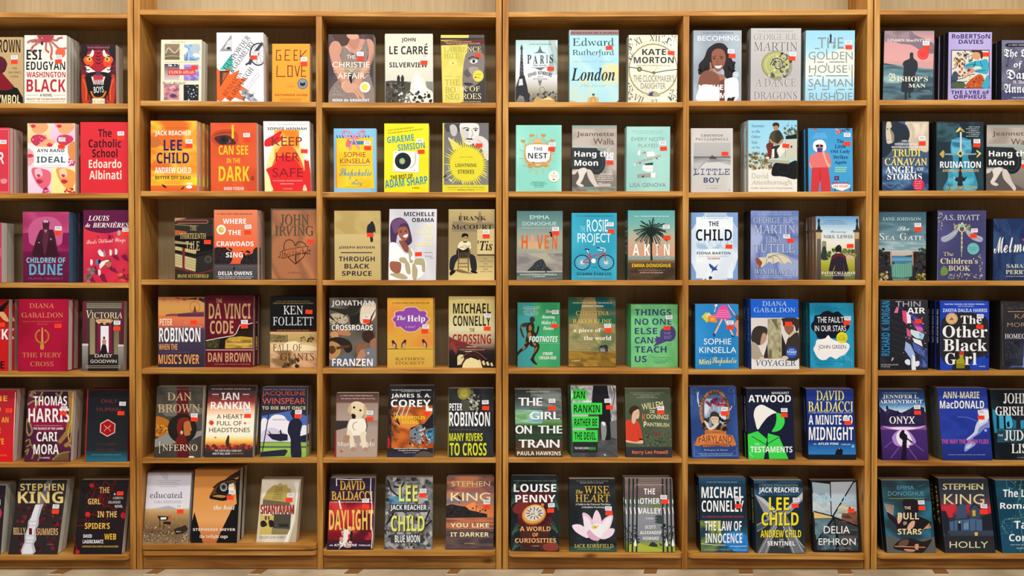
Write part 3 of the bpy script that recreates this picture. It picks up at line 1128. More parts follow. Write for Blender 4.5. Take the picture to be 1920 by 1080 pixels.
T('THE', 556, 318, 626, 366, 'c8b078', 'r')
T('THIRTEENTH', 450, 396, 722, 452, 'd8bc78', 'r')
T('TALE', 512, 476, 656, 570, 'd8c48c', 'r')
T('DIANE SETTERFIELD', 428, 812, 748, 848, 'c8a860', 'S')
st(0, 0, 738, 484)

B('A', 3, (797, 1247, 156, 802, 1254, 866), 28, 2, 'd9764f', 'salmon paperback with white title above black marsh trees', jit=.002)
V(156, 'dc7f58', 400, 'e0704a', 560, 'e2623a', 720, 'dc5a38', 740, '4e4a4c', 866, '444446')
G('2a2226', 800, 555, 880, 540, 960, 575, 990, 630, 980, 680, 940, 710, 800, 715)
S(40, 805, 545, 985, 700, 8, 20, ['241c20', '342a2c', '3a2424'], 3)
G('2a2226', 1195, 600, 1210, 560, 1256, 545, 1256, 720, 1090, 720, 1080, 670, 1130, 620)
S(40, 1090, 560, 1254, 720, 8, 18, ['241c20', '342a2c'], 4)
R(800, 705, 1256, 735, '38343a', '5a5658')
P('181418', 1002, 730, 1012, 730, 1016, 768, 998, 768)
T('#1 NEW YORK TIMES BESTSELLER', 828, 192, 1196, 206, '5a2a20', 'k')
T('WHERE', 890, 246, 1132, 298, 'f6efe8', 'k')
T('THE', 944, 362, 1078, 412, 'f6efe8', 'k')
T('CRAWDADS', 824, 476, 1210, 526, 'f6efe8', 'k')
T('SING', 922, 588, 1100, 640, 'f6efe8', 'k')
E(873, 358, 48, 50, 'f0ece4')
E(873, 358, 30, 32, 'c8b048')
E(880, 350, 18, 20, 'd8c468')
T('DELIA OWENS', 842, 782, 1196, 820, 'f4f0ec', 'k')
W(828, 830, 1214, 838, 'c8c4c4')
W(846, 846, 1196, 855, 'c8c4c4')
st(1152, 328, 1148, 384)

B('A', 3, (1380, 1862, 145, 1392, 1862, 866), 42, 1, '9a6a48', 'copper brown hardback with embossed heart and banner', hard=1, spine='4a4038')
A(['a0664a', 'b8784c', '8a5a42', 'a86c48'], 1.5, 2, 3)
R(1380, 145, 1396, 866, '4a4a40')
R(1380, 145, 1862, 158, '4e4a40')
R(1392, 856, 1862, 866, '4e5044')
T('JOHN', 1480, 200, 1778, 312, '4a4838', 'r', sh='6a4a34')
T('IRVING', 1426, 318, 1828, 418, '4a4838', 'r', sh='6a4a34')
L('3a1c14', 8, 1640, 706, 1560, 630, 1520, 540, 1540, 475, 1580, 460, 1620, 480, 1640, 520, 1660, 490, 1700, 480, 1745, 510, 1750, 570, 1720, 640, 1640, 706, sm=1)
P('b87048', 1505, 570, 1640, 545, 1770, 525, 1762, 590, 1640, 610, 1510, 650)
L('3a1c14', 6, 1505, 570, 1640, 545, 1770, 525, 1762, 590, 1640, 610, 1510, 650, 1505, 570)
L('3a1c14', 5, 1505, 575, 1478, 590, 1490, 610, 1462, 640, 1510, 640)
L('3a1c14', 5, 1765, 570, 1800, 562, 1780, 585, 1795, 605, 1755, 600)
T('Until I Find You', 1515, 555, 1755, 620, '3a1c14', 'c', -8)
L('3a1c14', 12, 1645, 620, 1640, 660, 1650, 690, 1642, 706)
T('A NOVEL', 1560, 786, 1700, 802, '7a4a34', 'S')
st(0, 0, 1797, 476)

B('A', 4, (222, 710, 146, 228, 705, 868), 38, 1, '38324a', 'seaside sunset paperback with ferris wheel and block capitals', jit=-.003)
V(146, 'd89060', 250, 'eab060', 320, 'e8a858', 345, 'd87848', 440, 'c86a50', 480, '4a3c54', 868, '2c2a3e')
P('3a3444', 400, 150, 520, 165, 640, 152, 710, 150, 710, 210, 640, 175, 540, 172, 420, 162)
S(12, 240, 150, 700, 190, 14, 30, ['d8744c', 'e08a58'], 2, .5)
O(608, 250, 52, 58, 4, '9a5a48')
P('7a4440', 604, 240, 612, 240, 626, 305, 590, 305)
P('8a4a48', 300, 330, 360, 318, 440, 320, 520, 310, 600, 305, 705, 298, 705, 350, 420, 345, 300, 345)
R(430, 318, 700, 350, '5a3450')
S(16, 260, 360, 700, 460, 10, 40, ['e0905c', 'b86050', 'd07c58'], 6, .2, 0)
T('PETER', 240, 370, 372, 440, 'f0d8b8', 'k')
T('ROBINSON', 236, 462, 664, 610, 'f4eeea', 'k')
T('WHEN THE', 234, 630, 426, 690, 'e09a50', 'k')
T('AN INSPECTOR BANKS NOVEL', 232, 708, 548, 722, '6a5468', '')
T("MUSIC'S OVER", 230, 738, 650, 836, 'e8a050', 'k')
st(0, 0, 596, 408)

B('A', 4, (718, 1212, 130, 716, 1200, 862), 40, 1, '5c1524', 'maroon hardback torn open onto an amber painted strip', hard=1, jit=.004, gloss=1)
A(['5c1524', '681828', '541222'], 1, 1, 2)
T('THE', 820, 162, 882, 206, 'c49a70', 'k')
T('DA VINCI', 744, 212, 1182, 372, 'c49a70', 'k')
T('CODE', 758, 388, 1002, 524, 'c49a70', 'k')
P('221b14', 720, 590, 800, 575, 1010, 540, 1075, 430, 1200, 412, 1200, 670, 718, 676)
P('3c3820', 722, 600, 860, 575, 850, 670, 720, 674)
S(26, 730, 595, 850, 665, 6, 14, ['5c5a34', '2c2a1c', '6a6438'], 4)
G('2a2016', 1000, 560, 1060, 500, 1200, 500, 1200, 560, 1100, 545)
P('c09a38', 915, 672, 920, 590, 960, 560, 1080, 548, 1200, 560, 1200, 668)
N(930, 580, 1195, 668, ['c8a040', 'a88030', 'd8b458', '8a6a28'], 2, 2, 9, nx=12, ny=6)
L('e8e0d8', 7, 720, 592, 800, 577, 830, 570, 1000, 542, 1030, 520, 1070, 432, 1100, 440, 1200, 412)
R(716, 684, 1205, 690, 'd8d0c8')
T('DAN BROWN', 740, 714, 1180, 810, 'c49a70', 'k')
T('AUTHOR OF ANGELS & DEMONS', 808, 826, 1172, 838, 'b08878', '')
st(1117, 402, 1117, 447)

B('A', 4, (1380, 1862, 142, 1376, 1862, 876), 48, 1, '17151a', 'black and sepia hardback showing an old town square', hard=1)
R(1376, 142, 1862, 495, '121116')
R(1376, 482, 1862, 505, '4a1418')
T('BOOK ONE OF THE CENTURY TRILOGY', 1456, 484, 1784, 500, 'b08040', '')
V(505, 'c8a870', 600, 'b89860', 640, 'e0c090', 720, 'd8a878', 876, 'a88458')
P('7a6a44', 1376, 530, 1560, 545, 1565, 610, 1400, 612, 1376, 600)
S(24, 1385, 540, 1560, 605, 6, 14, ['6a5a3a', '8a7a50', '5c4c30'], 5)
P('f0dcb0', 1560, 610, 1640, 600, 1720, 640, 1862, 660, 1862, 700, 1400, 700)
S(22, 1690, 560, 1840, 605, 7, 16, ['5a4c34', '7a6a48'], 6)
L('5a4c34', 5, 1795, 530, 1795, 600)
N(1380, 700, 1860, 876, ['d8a880', 'b08858', 'e0b890', '8a6840'], 2, 2, 3, nx=14, ny=8)
S(26, 1480, 770, 1680, 870, 10, 26, ['4a3a28', '6a5438', '8a7048'], 7)
T('#1 NEW YORK TIMES BESTSELLING AUTHOR OF', 1438, 186, 1790, 198, 'a88a50', '')
T('WORLD WITHOUT END AND THE PILLARS OF THE EARTH', 1410, 206, 1826, 218, 'a88a50', '')
T('KEN', 1516, 238, 1718, 328, 'd4d4d8', 'r')
T('FOLLETT', 1408, 352, 1824, 440, 'd4d4d8', 'r')
T('FALL OF', 1408, 632, 1706, 704, '5c2818', 'r')
T('GIANTS', 1486, 724, 1832, 802, '5c2818', 'r')
st(0, 0, 1780, 300)

B('A', 5, (215, 696, 136, 187, 666, 866), 40, 0, '45413a', 'dark taupe paperback with a profile in a black disc over hills', gloss=1)
A(['4a463e', '3e3a34', '545048'], 2, 2, 4)
P('6a6660', 205, 330, 300, 440, 400, 450, 690, 420, 690, 360, 500, 300)
G('b06a20', 195, 462, 260, 452, 340, 495, 360, 600, 330, 650, 190, 640)
S(40, 190, 540, 340, 650, 5, 12, ['d89a40', '7a4418', 'e0a850'], 3)
P('8a8884', 188, 680, 260, 650, 300, 620, 420, 640, 690, 590, 690, 640, 560, 690, 188, 760)
R(420, 136, 545, 866, '5a1c20')
E(476, 570, 148, 148, '24201c')
O(476, 570, 148, 148, 4, '1a1714')
G('7a241c', 440, 475, 500, 455, 550, 470, 520, 500, 480, 520, 470, 600, 440, 640, 420, 560)
G('b86a38', 495, 510, 550, 490, 565, 540, 575, 585, 560, 600, 560, 632, 530, 642, 500, 640, 490, 580)
G('6a2018', 440, 640, 500, 640, 520, 716, 410, 716)
E(470, 610, 14, 20, 'c8b898')
T('THE NUMBER ONE FIRST CODE', 320, 158, 668, 172, '6a665c', '')
T('DAN', 322, 196, 572, 280, 'c8a878', 'r')
T('BROWN', 224, 318, 660, 405, 'c8a878', 'r')
T('I', 236, 704, 250, 822, 'e8d8b8', 'r')
T('NFERNO', 272, 732, 632, 798, 'e8d8b8', 'r')
E(570, 860, 30, 9, 'f0ece8')
st(600, 434, 602, 474)

B('A', 5, (745, 1234, 130, 698, 1204, 864), 36, 1, '3a2c34', 'thriller with glowing cream sky, red leaves and lone walker', lean=14, spine='7a2420', jit=.003)
V(130, '2c2830', 230, '5a2830', 300, 'a83c34', 380, 'e8b48c', 450, 'f4e6cc', 640, 'f6ead0', 690, 'f2c860', 730, 'e07a34', 770, '8a3428', 790, '33282c', 864, '2a2a2e')
for x, h in ((720, 730), (790, 725), (880, 745), (1040, 735), (1100, 720), (1160, 735)):
    P('4a2c28', x - 30, 800, x - 14, h + 20, x + 10, h, x + 36, h + 24, x + 50, 800)
S(30, 700, 740, 1190, 780, 8, 22, ['c8402c', '5a2824', '8a3028'], 5)
T('THE ICONIC NUMBER ONE BESTSELLER', 776, 154, 1180, 170, 'd8ccc8', 'k')
T('IAN', 880, 200, 1062, 276, 'f4f0ec', 'k')
T('RANKIN', 768, 294, 1172, 372, 'f4f0ec', 'k')
for x in (783, 1098):
    R(x, 212, x + 68, 224, 'c8b8b0')
    R(x, 238, x + 68, 246, 'a04038')
T('A HEART', 830, 424, 1102, 470, '4c2020', '')
T('FULL OF', 832, 494, 1088, 538, '4c2020', '')
T('HEADSTONES', 750, 562, 1172, 608, '4c2020', '')
BURST(775, 510, 20, 34, 14, 'd8342c', 3)
BURST(1122, 516, 8, 20, 12, 'd8442c', 4)
BURST(815, 662, 6, 14, 12, 'e0604c', 5)
P('3a2420', 935, 665, 948, 640, 960, 660, 955, 750, 928, 755, 920, 710)
E(950, 650, 9, 11, '30201c')
T('THE TRUTH WILL COME OUT.', 808, 788, 1092, 806, 'd8d0d0', 'k')
T('AND IT WILL BURY', 784, 816, 972, 836, 'd8d0d0', 'k')
T('JOHN REBUS.', 980, 818, 1112, 836, 'a8803c', 'k')
st(1148, 380, 1150, 440)

B('A', 5, (1292, 1766, 142, 1276, 1748, 864), 25, 2, '2c2c40', 'poster style paperback with black silhouette and propeller plane', jit=.002)
R(1276, 142, 1770, 400, '2a2a3c', '2c2c40')
P('4a68b0', 1290, 440, 1600, 385, 1770, 440, 1765, 660, 1280, 660)
G('e8e4ee', 1285, 500, 1320, 460, 1360, 480, 1400, 440, 1450, 425, 1520, 440, 1560, 490, 1600, 500, 1640, 560, 1760, 540, 1760, 720, 1280, 720)
G('cfc8dc', 1300, 600, 1400, 560, 1500, 600, 1560, 640, 1560, 700, 1290, 700)
P('242438', 1345, 625, 1480, 625, 1480, 600, 1460, 620, 1490, 575, 1500, 620, 1560, 630, 1560, 690, 1480, 700, 1400, 680)
L('242438', 10, 1365, 600, 1400, 640)
E(1390, 735, 20, 22, '242438')
E(1475, 725, 16, 18, '242438')
P('242438', 1640, 660, 1760, 630, 1760, 720, 1650, 700)
V(706, '3a3a50', 716, '8ab04a', 740, '98bc50', 760, '3c3c54', 775, '9cc050', 864, '88b048')
P('28283c', 1280, 808, 1540, 782, 1562, 800, 1530, 850, 1276, 860)
L('1c1c2c', 10, 1365, 425, 1300, 800)
G('232436', 1590, 400, 1625, 380, 1650, 395, 1640, 440, 1690, 480, 1710, 530, 1690, 640, 1700, 864, 1600, 864, 1590, 680, 1560, 600, 1580, 500, 1615, 470, 1600, 440)
T('THE NEW YORK TIMES BESTSELLING AUTHOR', 1304, 160, 1744, 174, 'a8a0a8', '')
T('JACQUELINE', 1296, 184, 1746, 240, 'cc5a44', '')
T('WINSPEAR', 1296, 254, 1746, 318, 'cc5a44', '')
T('TO DIE BUT ONCE', 1296, 340, 1746, 374, 'd8c890', 'k')
T('A MAISIE DOBBS NOVEL', 1400, 470, 1545, 484, '7a7a90', '')
st(1672, 398, 1668, 442)

B('A', 6, (147, 576, 110, 96, 532, 772), 25, 1, 'd8d4dc', 'pale paperback with a school desk alone in a dry field', spine='c8c4cc')
V(110, 'c8c4ce', 260, 'd4d0da', 440, 'dcd8de', 455, 'c8a878', 500, 'b08c58', 560, '94744a', 660, '6c5238', 772, '8a7456')
G('bab6c0', 262, 112, 330, 112, 350, 150, 330, 175, 300, 160)
P('a8a8bc', 190, 448, 270, 436, 350, 420, 400, 436, 470, 455)
S(150, 100, 540, 560, 600, 2, 5, ['7a5f42', 'a8875a', '8a6c48'], 8)
S(260, 95, 590, 560, 770, 3, 8, ['5a432c', 'a89070', '7a5f42', 'c8b490', '4a3828'], 3)
P('2a201c', 240, 515, 345, 520, 350, 540, 330, 560, 262, 558)
R(262, 556, 268, 620, '2a201c')
R(298, 566, 304, 640, '2a201c')
P('e8e4dc', 270, 530, 330, 528, 325, 548, 275, 552)
P('c85a40', 345, 510, 375, 510, 378, 545, 350, 548)
P('241c18', 300, 570, 370, 570, 370, 600, 305, 590)
P('33281f', 400, 640, 520, 600, 545, 640, 490, 680, 420, 690)
for i, (x0, x1) in enumerate(((232, 470), (270, 440), (245, 468), (264, 436))):
    T(['An amazing story, and truly inspiring', 'It is even better than', 'you have heard and unforgettable', 'New York Times Book Review'][i], x0, 176 + i * 19, x1, 186 + i * 19, '8a868e', 'r')
T('educated', 170, 288, 488, 348, '3a3438', 'r')
T('TARA WESTOVER', 206, 372, 474, 396, '9a949c', 'r')
W(425, 658, 482, 668, 'd8d0c8')
st(455, 428, 465, 474)

B('A', 6, (606, 1037, 72, 566, 1000, 768), 40, 1, '14100e', 'black paperback with a huge amber face and silver eye', jit=.003)
V(72, 'c88440', 200, 'd08a42', 400, 'd89450', 560, 'e0a060', 700, 'c8783c', 768, 'b8683a')
P('0e0b0b', 566, 768, 572, 560, 600, 480, 640, 620, 680, 768)
P('0e0b0b', 1037, 130, 1030, 420, 1000, 768, 805, 768, 860, 640, 930, 500, 960, 430, 1000, 400, 985, 200)
P('3a2410', 1037, 75, 930, 140, 880, 180, 940, 180, 1037, 140)
G('5a3a20', 740, 345, 790, 250, 860, 195, 960, 180, 1000, 190, 960, 250, 940, 340, 880, 375, 800, 365)
G('1a1616', 800, 290, 840, 220, 890, 200, 940, 230, 930, 290, 880, 320)
E(876, 245, 34, 40, 'a8a8a8')
E(876, 244, 24, 28, '4a4a50')
E(876, 244, 12, 14, '0c0c0e')
P('ece4c8', 925, 220, 972, 205, 975, 270, 945, 300, 920, 265)
G('1a120e', 745, 345, 800, 305, 900, 320, 920, 360, 860, 372)
G('b87c40', 770, 330, 830, 318, 900, 330, 860, 346)
L('2a1a10', 14, 780, 250, 850, 195, 950, 172, 1010, 180, sm=1)
T('the host', 780, 414, 982, 458, 'f0e4d8', 'I')
T('STEPHENIE MEYER', 586, 632, 986, 656, 'ecdcd0', 'k')
T('the twilight saga', 650, 690, 914, 732, 'e8d8cc', 'S')
st(956, 292, 938, 344)

B('A', 6, (1236, 1606, 168, 1182, 1556, 762), 48, 0, 'd8cdb8', 'worn cream paperback with an ornate gold arch, cover curled', spine='b8a890', lean=15)
A(['d8cdb8', 'ccc0aa', 'e0d6c4'], 2, 2, 3)
R(1180, 168, 1236, 762, 'c4b8a0', 'd0c4ac')
G('b09a50', 1408, 202, 1430, 222, 1470, 222, 1480, 250, 1508, 262, 1506, 300, 1500, 340, 1490, 380, 1260, 370, 1268, 320, 1285, 280, 1310, 255, 1350, 225, 1388, 222)
for i in range(7):
    W(1365 - i * 5, 240 + i * 18, 1442 - i * 2, 248 + i * 18, '5a4c28', i)
P('6a6048', 1245, 360, 1500, 390, 1500, 420, 1240, 420)
P('48443c', 1330, 500, 1510, 500, 1500, 640, 1320, 640)
P('c8b060', 1220, 505, 1350, 510, 1330, 690, 1212, 690)
P('8a7a50', 1330, 630, 1500, 640, 1490, 690, 1325, 690)
G('241f1c', 1225, 570, 1260, 560, 1285, 600, 1250, 620, 1225, 610)
G('241f1c', 1300, 560, 1340, 560, 1350, 610, 1310, 620)
E(1272, 535, 10, 22, '5a4428')
E(1300, 535, 8, 20, '5a4428')
P('2a2826', 1390, 590, 1480, 590, 1490, 620, 1400, 620)
T('SHANTARAM', 1222, 408, 1536, 496, 'a8342c', 'k', 0, '5a2018')
T('GREGORY DAVID ROBERTS', 1210, 704, 1460, 728, '8a8070', '')
P('ece6da', 1540, 200, 1590, 190, 1560, 440, 1540, 540, 1480, 762, 1440, 762, 1500, 640, 1545, 480, 1560, 300)
P('b8a88a', 1590, 185, 1606, 185, 1556, 762, 1490, 762, 1550, 560)
st(1506, 320, 1492, 366)

# ================================================================== second bookcase, right column
B('a', 1, (112, 572, 294, 112, 572, 982), 24, 1, '4a3e42', 'muted paperback showing a seated woman with clasped hands', jit=.001)
A(['40363a', '564a4e', '3a3034'], 2, 2, 4)
G('86766e', 230, 380, 300, 400, 360, 500, 430, 420, 490, 340, 530, 420, 500, 560, 530, 700, 560, 800, 572, 982, 112, 982, 150, 820, 250, 700, 240, 560)
S(170, 140, 420, 560, 975, 3, 8, ['a0908a', '5a4c4a', '9a8a80', '6a5c58', 'b0a098'], 6)
G('c08c76', 250, 400, 330, 350, 420, 340, 480, 350, 450, 420, 400, 470, 372, 480, 330, 450)
L('e0c4b0', 6, 290, 415, 350, 475, 400, 480, 450, 425, sm=1)
G('b07a66', 300, 330, 330, 305, 400, 305, 430, 345, 410, 420, 370, 450, 320, 400)
G('4a3630', 150, 300, 200, 294, 300, 294, 330, 330, 300, 400, 240, 410, 190, 370, 165, 330)
G('c89880', 300, 294, 400, 294, 420, 320, 380, 345, 320, 335)
G('c08a74', 122, 420, 160, 365, 215, 370, 245, 430, 230, 510, 262, 610, 290, 700, 345, 775, 320, 830, 250, 800, 200, 700, 160, 590, 125, 500)
G('a87462', 125, 480, 150, 570, 210, 710, 260, 790, 230, 780, 180, 690, 140, 580)
G('c08a74', 500, 345, 545, 350, 572, 400, 568, 510, 540, 600, 490, 690, 440, 800, 420, 850, 360, 810, 390, 730, 450, 640, 510, 540, 520, 440)
G('a87462', 566, 480, 545, 590, 490, 690, 450, 780, 470, 690, 520, 600, 545, 520)
G('c8967e', 250, 775, 310, 765, 390, 790, 440, 840, 478, 925, 460, 945, 420, 900, 428, 945, 405, 930, 370, 880, 300, 880, 252, 840)
L('8a5a4a', 4, 380, 850, 425, 905)
L('8a5a4a', 4, 400, 830, 455, 900)
L('e0c8a0', 6, 248, 830, 262, 785, 290, 762, sm=1)
P('14161e', 312, 700, 352, 690, 350, 790, 335, 780)
T('THE', 300, 500, 385, 540, 'f0d8c4', '')
T('CHRISTIE', 152, 570, 530, 626, 'f4e6d4', '')
T('AFFAIR', 204, 682, 482, 738, 'f4e6d4', '')
for y, a, b in ((632, 165, 320), (648, 165, 330), (670, 165, 340)):
    R(a, y, b, y + 5, 'e8c8a0')
    R(692 - b + 10, y, 692 - a + 5, y + 5, 'e8c8a0')
L('e8d0a8', 5, 315, 632, 348, 670, 382, 632)
L('e8d0a8', 5, 335, 640, 348, 626, 362, 640, 348, 656, 335, 640)
E(484, 824, 53, 54, 'f0eee4')
E(480, 822, 34, 36, 'd8cc50')
T('"A delightful', 158, 858, 240, 870, 'c8bcb4', '')
T('mystery"', 168, 878, 226, 890, 'c8bcb4', '')
T('Kate Quinn', 150, 896, 254, 908, 'c8bcb4', '')
T('NINA de GRAMONT', 155, 940, 528, 968, 'f4f0ec', 'k')
st(435, 490, 440, 540)

B('a', 1, (686, 1168, 288, 690, 1172, 985), 22, 2, 'dad6c4', 'pale grey green paperback with two figures above sea spray', jit=-.0022)
V(288, 'd2cfbc', 600, 'd6d2c0', 770, 'ccc8b8', 985, 'a8a498')
R(690, 768, 1172, 985, '8a867c', '6a665e')
P('4a463e', 692, 765, 760, 758, 840, 765, 900, 768, 960, 790, 940, 850, 900, 880, 880, 940, 850, 985, 692, 985)
S(40, 700, 790, 900, 975, 8, 22, ['3a3832', '5e5a50', '2c2a26', '76726a'], 3)
G('d8d4c8', 940, 860, 960, 740, 1010, 660, 1050, 720, 1090, 760, 1110, 830, 1170, 880, 1170, 985, 960, 985)
G('efece4', 980, 840, 1000, 700, 1040, 780, 1080, 830, 1060, 900, 1000, 920)
S(26, 920, 870, 1160, 980, 8, 24, ['3c3a36', '55524c', '2e2c2a'], 5)
S(22, 820, 880, 960, 980, 5, 16, ['f0eee8', 'd0ccc2'], 6)
for x in (822, 862):
    G('2c2a28', x - 15, 725, x, 712, x + 15, 725, x + 14, 770, x + 6, 800, x - 6, 800, x - 14, 770)
    E(x, 712, 8, 10, '24221f')
T('JOHN', 852, 328, 996, 376, '2c2a26', 'k')
T('LE CARRE', 728, 412, 1118, 495, '2c2a26', 'k')
L('2c2a26', 10, 1096, 402, 1110, 386)
T('SILVERVIEW', 728, 576, 1114, 626, '2c2a26', 'k')
st(1090, 516, 1080, 578)

B('a', 1, (1250, 1690, 300, 1255, 1722, 988), 28, 0, 'b8ac50', 'paperback split between yellow and grey halves of one face', gloss=1)
R(1450, 295, 1730, 990, '4c4846', '3a3636')
P('cfc258', 1245, 300, 1535, 300, 1530, 330, 1515, 490, 1490, 600, 1445, 990, 1245, 990)
N(1260, 400, 1480, 980, ['cfc258', 'd8cc68', 'c4b750'], 1.5, 3, 4, nx=10, ny=14)
G('e0d888', 1330, 585, 1370, 565, 1410, 585, 1370, 605)
E(1370, 585, 14, 12, 'b0a448')
L('b4a84c', 5, 1280, 720, 1330, 715, 1360, 725)
L('b4a84c', 5, 1400, 720, 1450, 725)
G('7a706c', 1500, 500, 1600, 470, 1690, 500, 1690, 680, 1640, 780, 1560, 830, 1470, 820)
G('5a5250', 1480, 680, 1530, 640, 1560, 700, 1520, 730)
G('9a908a', 1530, 640, 1580, 620, 1640, 640, 1570, 700)
G('f0ece8', 1545, 568, 1585, 545, 1628, 565, 1585, 590)
E(1586, 566, 16, 18, '141012')
L('2a2424', 10, 1530, 540, 1580, 520, 1640, 540, sm=1)
G('3a3230', 1478, 790, 1520, 780, 1585, 795, 1530, 815)
R(1250, 330, 1700, 350, '28221c')
P('5a1a20', 1250, 360, 1695, 342, 1695, 388, 1250, 405)
T('WINNER OF THE COMMONWEALTH WRITERS PRIZE', 1280, 362, 1560, 374, 'd8b878', '')
T('WINNER OF THE 2008 CANADA READS AWARD', 1300, 380, 1650, 392, 'd8b878', '')
T('LAWRE', 1280, 420, 1510, 470, 'a89c44', 'r')
T('NCE', 1520, 418, 1662, 468, 'ecdfa8', 'r')
T('HILL', 1280, 485, 1440, 535, 'a89c44', 'r')
T('THE', 1285, 750, 1440, 806, 'a89c44', 'r')
T('BO', 1285, 824, 1395, 882, 'a89c44', 'r')
T('OK OF', 1400, 820, 1652, 870, 'ecdfa8', 'r')
T('NEG', 1285, 895, 1440, 952, 'a89c44', 'r')
T('ROES', 1462, 890, 1668, 948, 'ecdfa8', 'r')
E(1634, 714, 58, 60, 'd8cc50')
O(1634, 714, 52, 54, 3, 'b0a030')
T('CANADA', 1600, 690, 1665, 706, '7a6c20', '')
E(1606, 728, 8, 8, '3a3414')
T('READS', 1618, 722, 1655, 736, '6a5c20', '')
W(1456, 968, 1668, 978, 'b0a480')
st(0, 0, 1628, 504)

B('a', 2, (163, 610, 224, 172, 608, 873), 25, 0, '78b0d4', 'sky blue paperback with yellow shopping bag tied by pink bow')
A(['7ab4d8', '6ca8d0', '84bcdc'], 1, 1, 3)
for i in range(12):
    L('2a3444', 9, 195 + i * 30, 296, 205 + i * 30, 322)
P('e88a30', 190, 330, 230, 330, 215, 835, 182, 815)
P('ecc028', 195, 325, 575, 318, 572, 600, 588, 832, 400, 838, 208, 832, 200, 600)
N(215, 340, 560, 820, ['ecc028', 'f0ca3c', 'e6b420'], 2, 2, 5, nx=8, ny=8)
R(332, 352, 485, 388, '2e6a9a')
for i in range(6):
    R(340 + i * 24, 356, 352 + i * 24, 384, '4a8ab8')
for a in ((380, 320, 330, 262, 265, 250, 275, 300, 340, 320, 380, 320), (380, 320, 430, 265, 480, 245, 480, 290, 430, 318, 380, 320), (380, 320, 350, 380, 335, 440), (380, 320, 400, 380, 432, 440)):
    L('d888b0', 20, *a, sm=1)
    L('f0b8d0', 6, *a, sm=1)
G('d86a6a', 290, 380, 320, 320, 335, 370, 330, 410, 300, 412)
T('SOPHIE', 272, 464, 500, 516, '9a3c2c', '')
T('KINSELLA', 232, 530, 546, 580, '9a3c2c', '')
R(232, 598, 548, 602, '6a8a90')
T('Shopaholic', 225, 630, 560, 742, '2e8aa8', 'c')
T('&', 390, 740, 415, 760, '6a8a80', 'S')
T('Baby', 348, 762, 462, 812, '3a92a8', 'c')
R(285, 815, 520, 820, 'd8a820')
st(515, 372, 520, 424)

B('a', 2, (688, 1147, 173, 688, 1145, 876), 32, 1, 'e2d822', 'bright yellow paperback with a white record turntable')
A(['e4da24', 'e0d41c', 'e6de30'], 1, 1, 2)
T('AUTHOR OF THE NEW YORK TIMES BESTSELLERS', 722, 222, 990, 236, '5a5a1c', 'k', -7)
T('THE ROSIE PROJECT AND THE ROSIE EFFECT', 722, 246, 1092, 262, '4a4a20', 'k', -7)
T('GRAEME', 716, 295, 996, 362, '2c8a9a', 'k', -6)
T('SIMSION', 826, 374, 1106, 440, '2c8a9a', 'k', -6)
P('c4be90', 786, 460, 1052, 468, 1046, 680, 780, 668)
P('e6e4dc', 782, 452, 1048, 462, 1040, 674, 775, 660)
E(880, 556, 84, 86, '1e2022')
O(880, 556, 60, 62, 2, '34363a')
E(873, 558, 30, 32, '6ab0a0')
E(873, 558, 16, 17, 'd8a050')
L('b0aea8', 8, 1008, 500, 1010, 560, 990, 600, 955, 632, sm=1)
E(1008, 500, 13, 15, 'c4c2bc')
for x, y in ((802, 470), (1012, 474), (790, 646), (998, 650)):
    E(x, y, 6, 6, '9a988e')
T('THE BEST OF', 752, 696, 982, 738, '2a2a26', 'k', -5)
T('ADAM SHARP', 694, 730, 1134, 812, '2c8a9a', 'k', -6)
T('A NOVEL', 976, 824, 1048, 838, '4a4a20', 'k')
st(1055, 350, 1068, 462)

B('a', 2, (1287, 1765, 168, 1287, 1760, 877), 30, 1, '8c8a88', 'grey portrait paperback with a yellow starburst medallion')
R(1287, 168, 1765, 805, '6a6866', '7c7a78')
R(1287, 168, 1300, 877, 'dcd040')
G('484644', 1310, 180, 1400, 172, 1480, 190, 1480, 260, 1400, 240, 1330, 260)
G('b8b4b0', 1360, 200, 1410, 185, 1440, 240, 1420, 300, 1380, 290)
G('d8d4d0', 1470, 172, 1640, 172, 1668, 240, 1650, 320, 1600, 380, 1540, 390, 1490, 330)
G('c4c0bc', 1480, 210, 1540, 230, 1560, 300, 1520, 350, 1490, 320)
L('3a3634', 8, 1500, 224, 1530, 216, 1562, 224, sm=1)
L('3a3634', 8, 1604, 228, 1630, 220, 1654, 230, sm=1)
L('a8a4a0', 7, 1590, 240, 1600, 290, 1580, 306, sm=1)
E(1545, 240, 16, 10, '2c2a28')
E(1630, 242, 14, 9, '2c2a28')
G('2a2624', 1522, 338, 1548, 322, 1565, 328, 1584, 322, 1606, 342, 1580, 338, 1564, 340, 1545, 336)
L('8a7a78', 5, 1545, 356, 1582, 357)
G('d0ccc8', 1600, 330, 1660, 300, 1720, 320, 1765, 380, 1765, 540, 1720, 520, 1690, 430, 1620, 400)
L('7a7674', 5, 1650, 340, 1700, 380)
S(30, 1300, 320, 1760, 800, 14, 34, ['3a3836', 'a09c98', '585654', 'c8c4c0'], 4, .4)
L('dcd040', 6, 1490, 260, 1510, 340, 1500, 420)
G('d8cc60', 1360, 330, 1430, 370, 1480, 420, 1400, 440)
BURST(1540, 590, 160, 240, 110, 'd8cc30', 5, 1.02)
E(1536, 590, 172, 172, 'd8cc34')
R(1287, 802, 1762, 877, 'd8cc34')
T('JOHN F. WASIK', 1460, 512, 1598, 526, '5a5420', '')
R(1520, 546, 1552, 548, '8a8030')
T('LIGHTNING', 1420, 582, 1636, 618, '5a5424', 'k')
T('STRIKES', 1444, 646, 1614, 688, '5a5424', 'k')
T('TIMELESS LESSONS IN CREATIVITY FROM THE LIFE AND WORK OF', 1336, 822, 1720, 834, '5a5424', '')
T('NIKOLA TESLA', 1440, 846, 1616, 860, '5a5424', 'k')
R(1336, 850, 1430, 853, '8a8030')
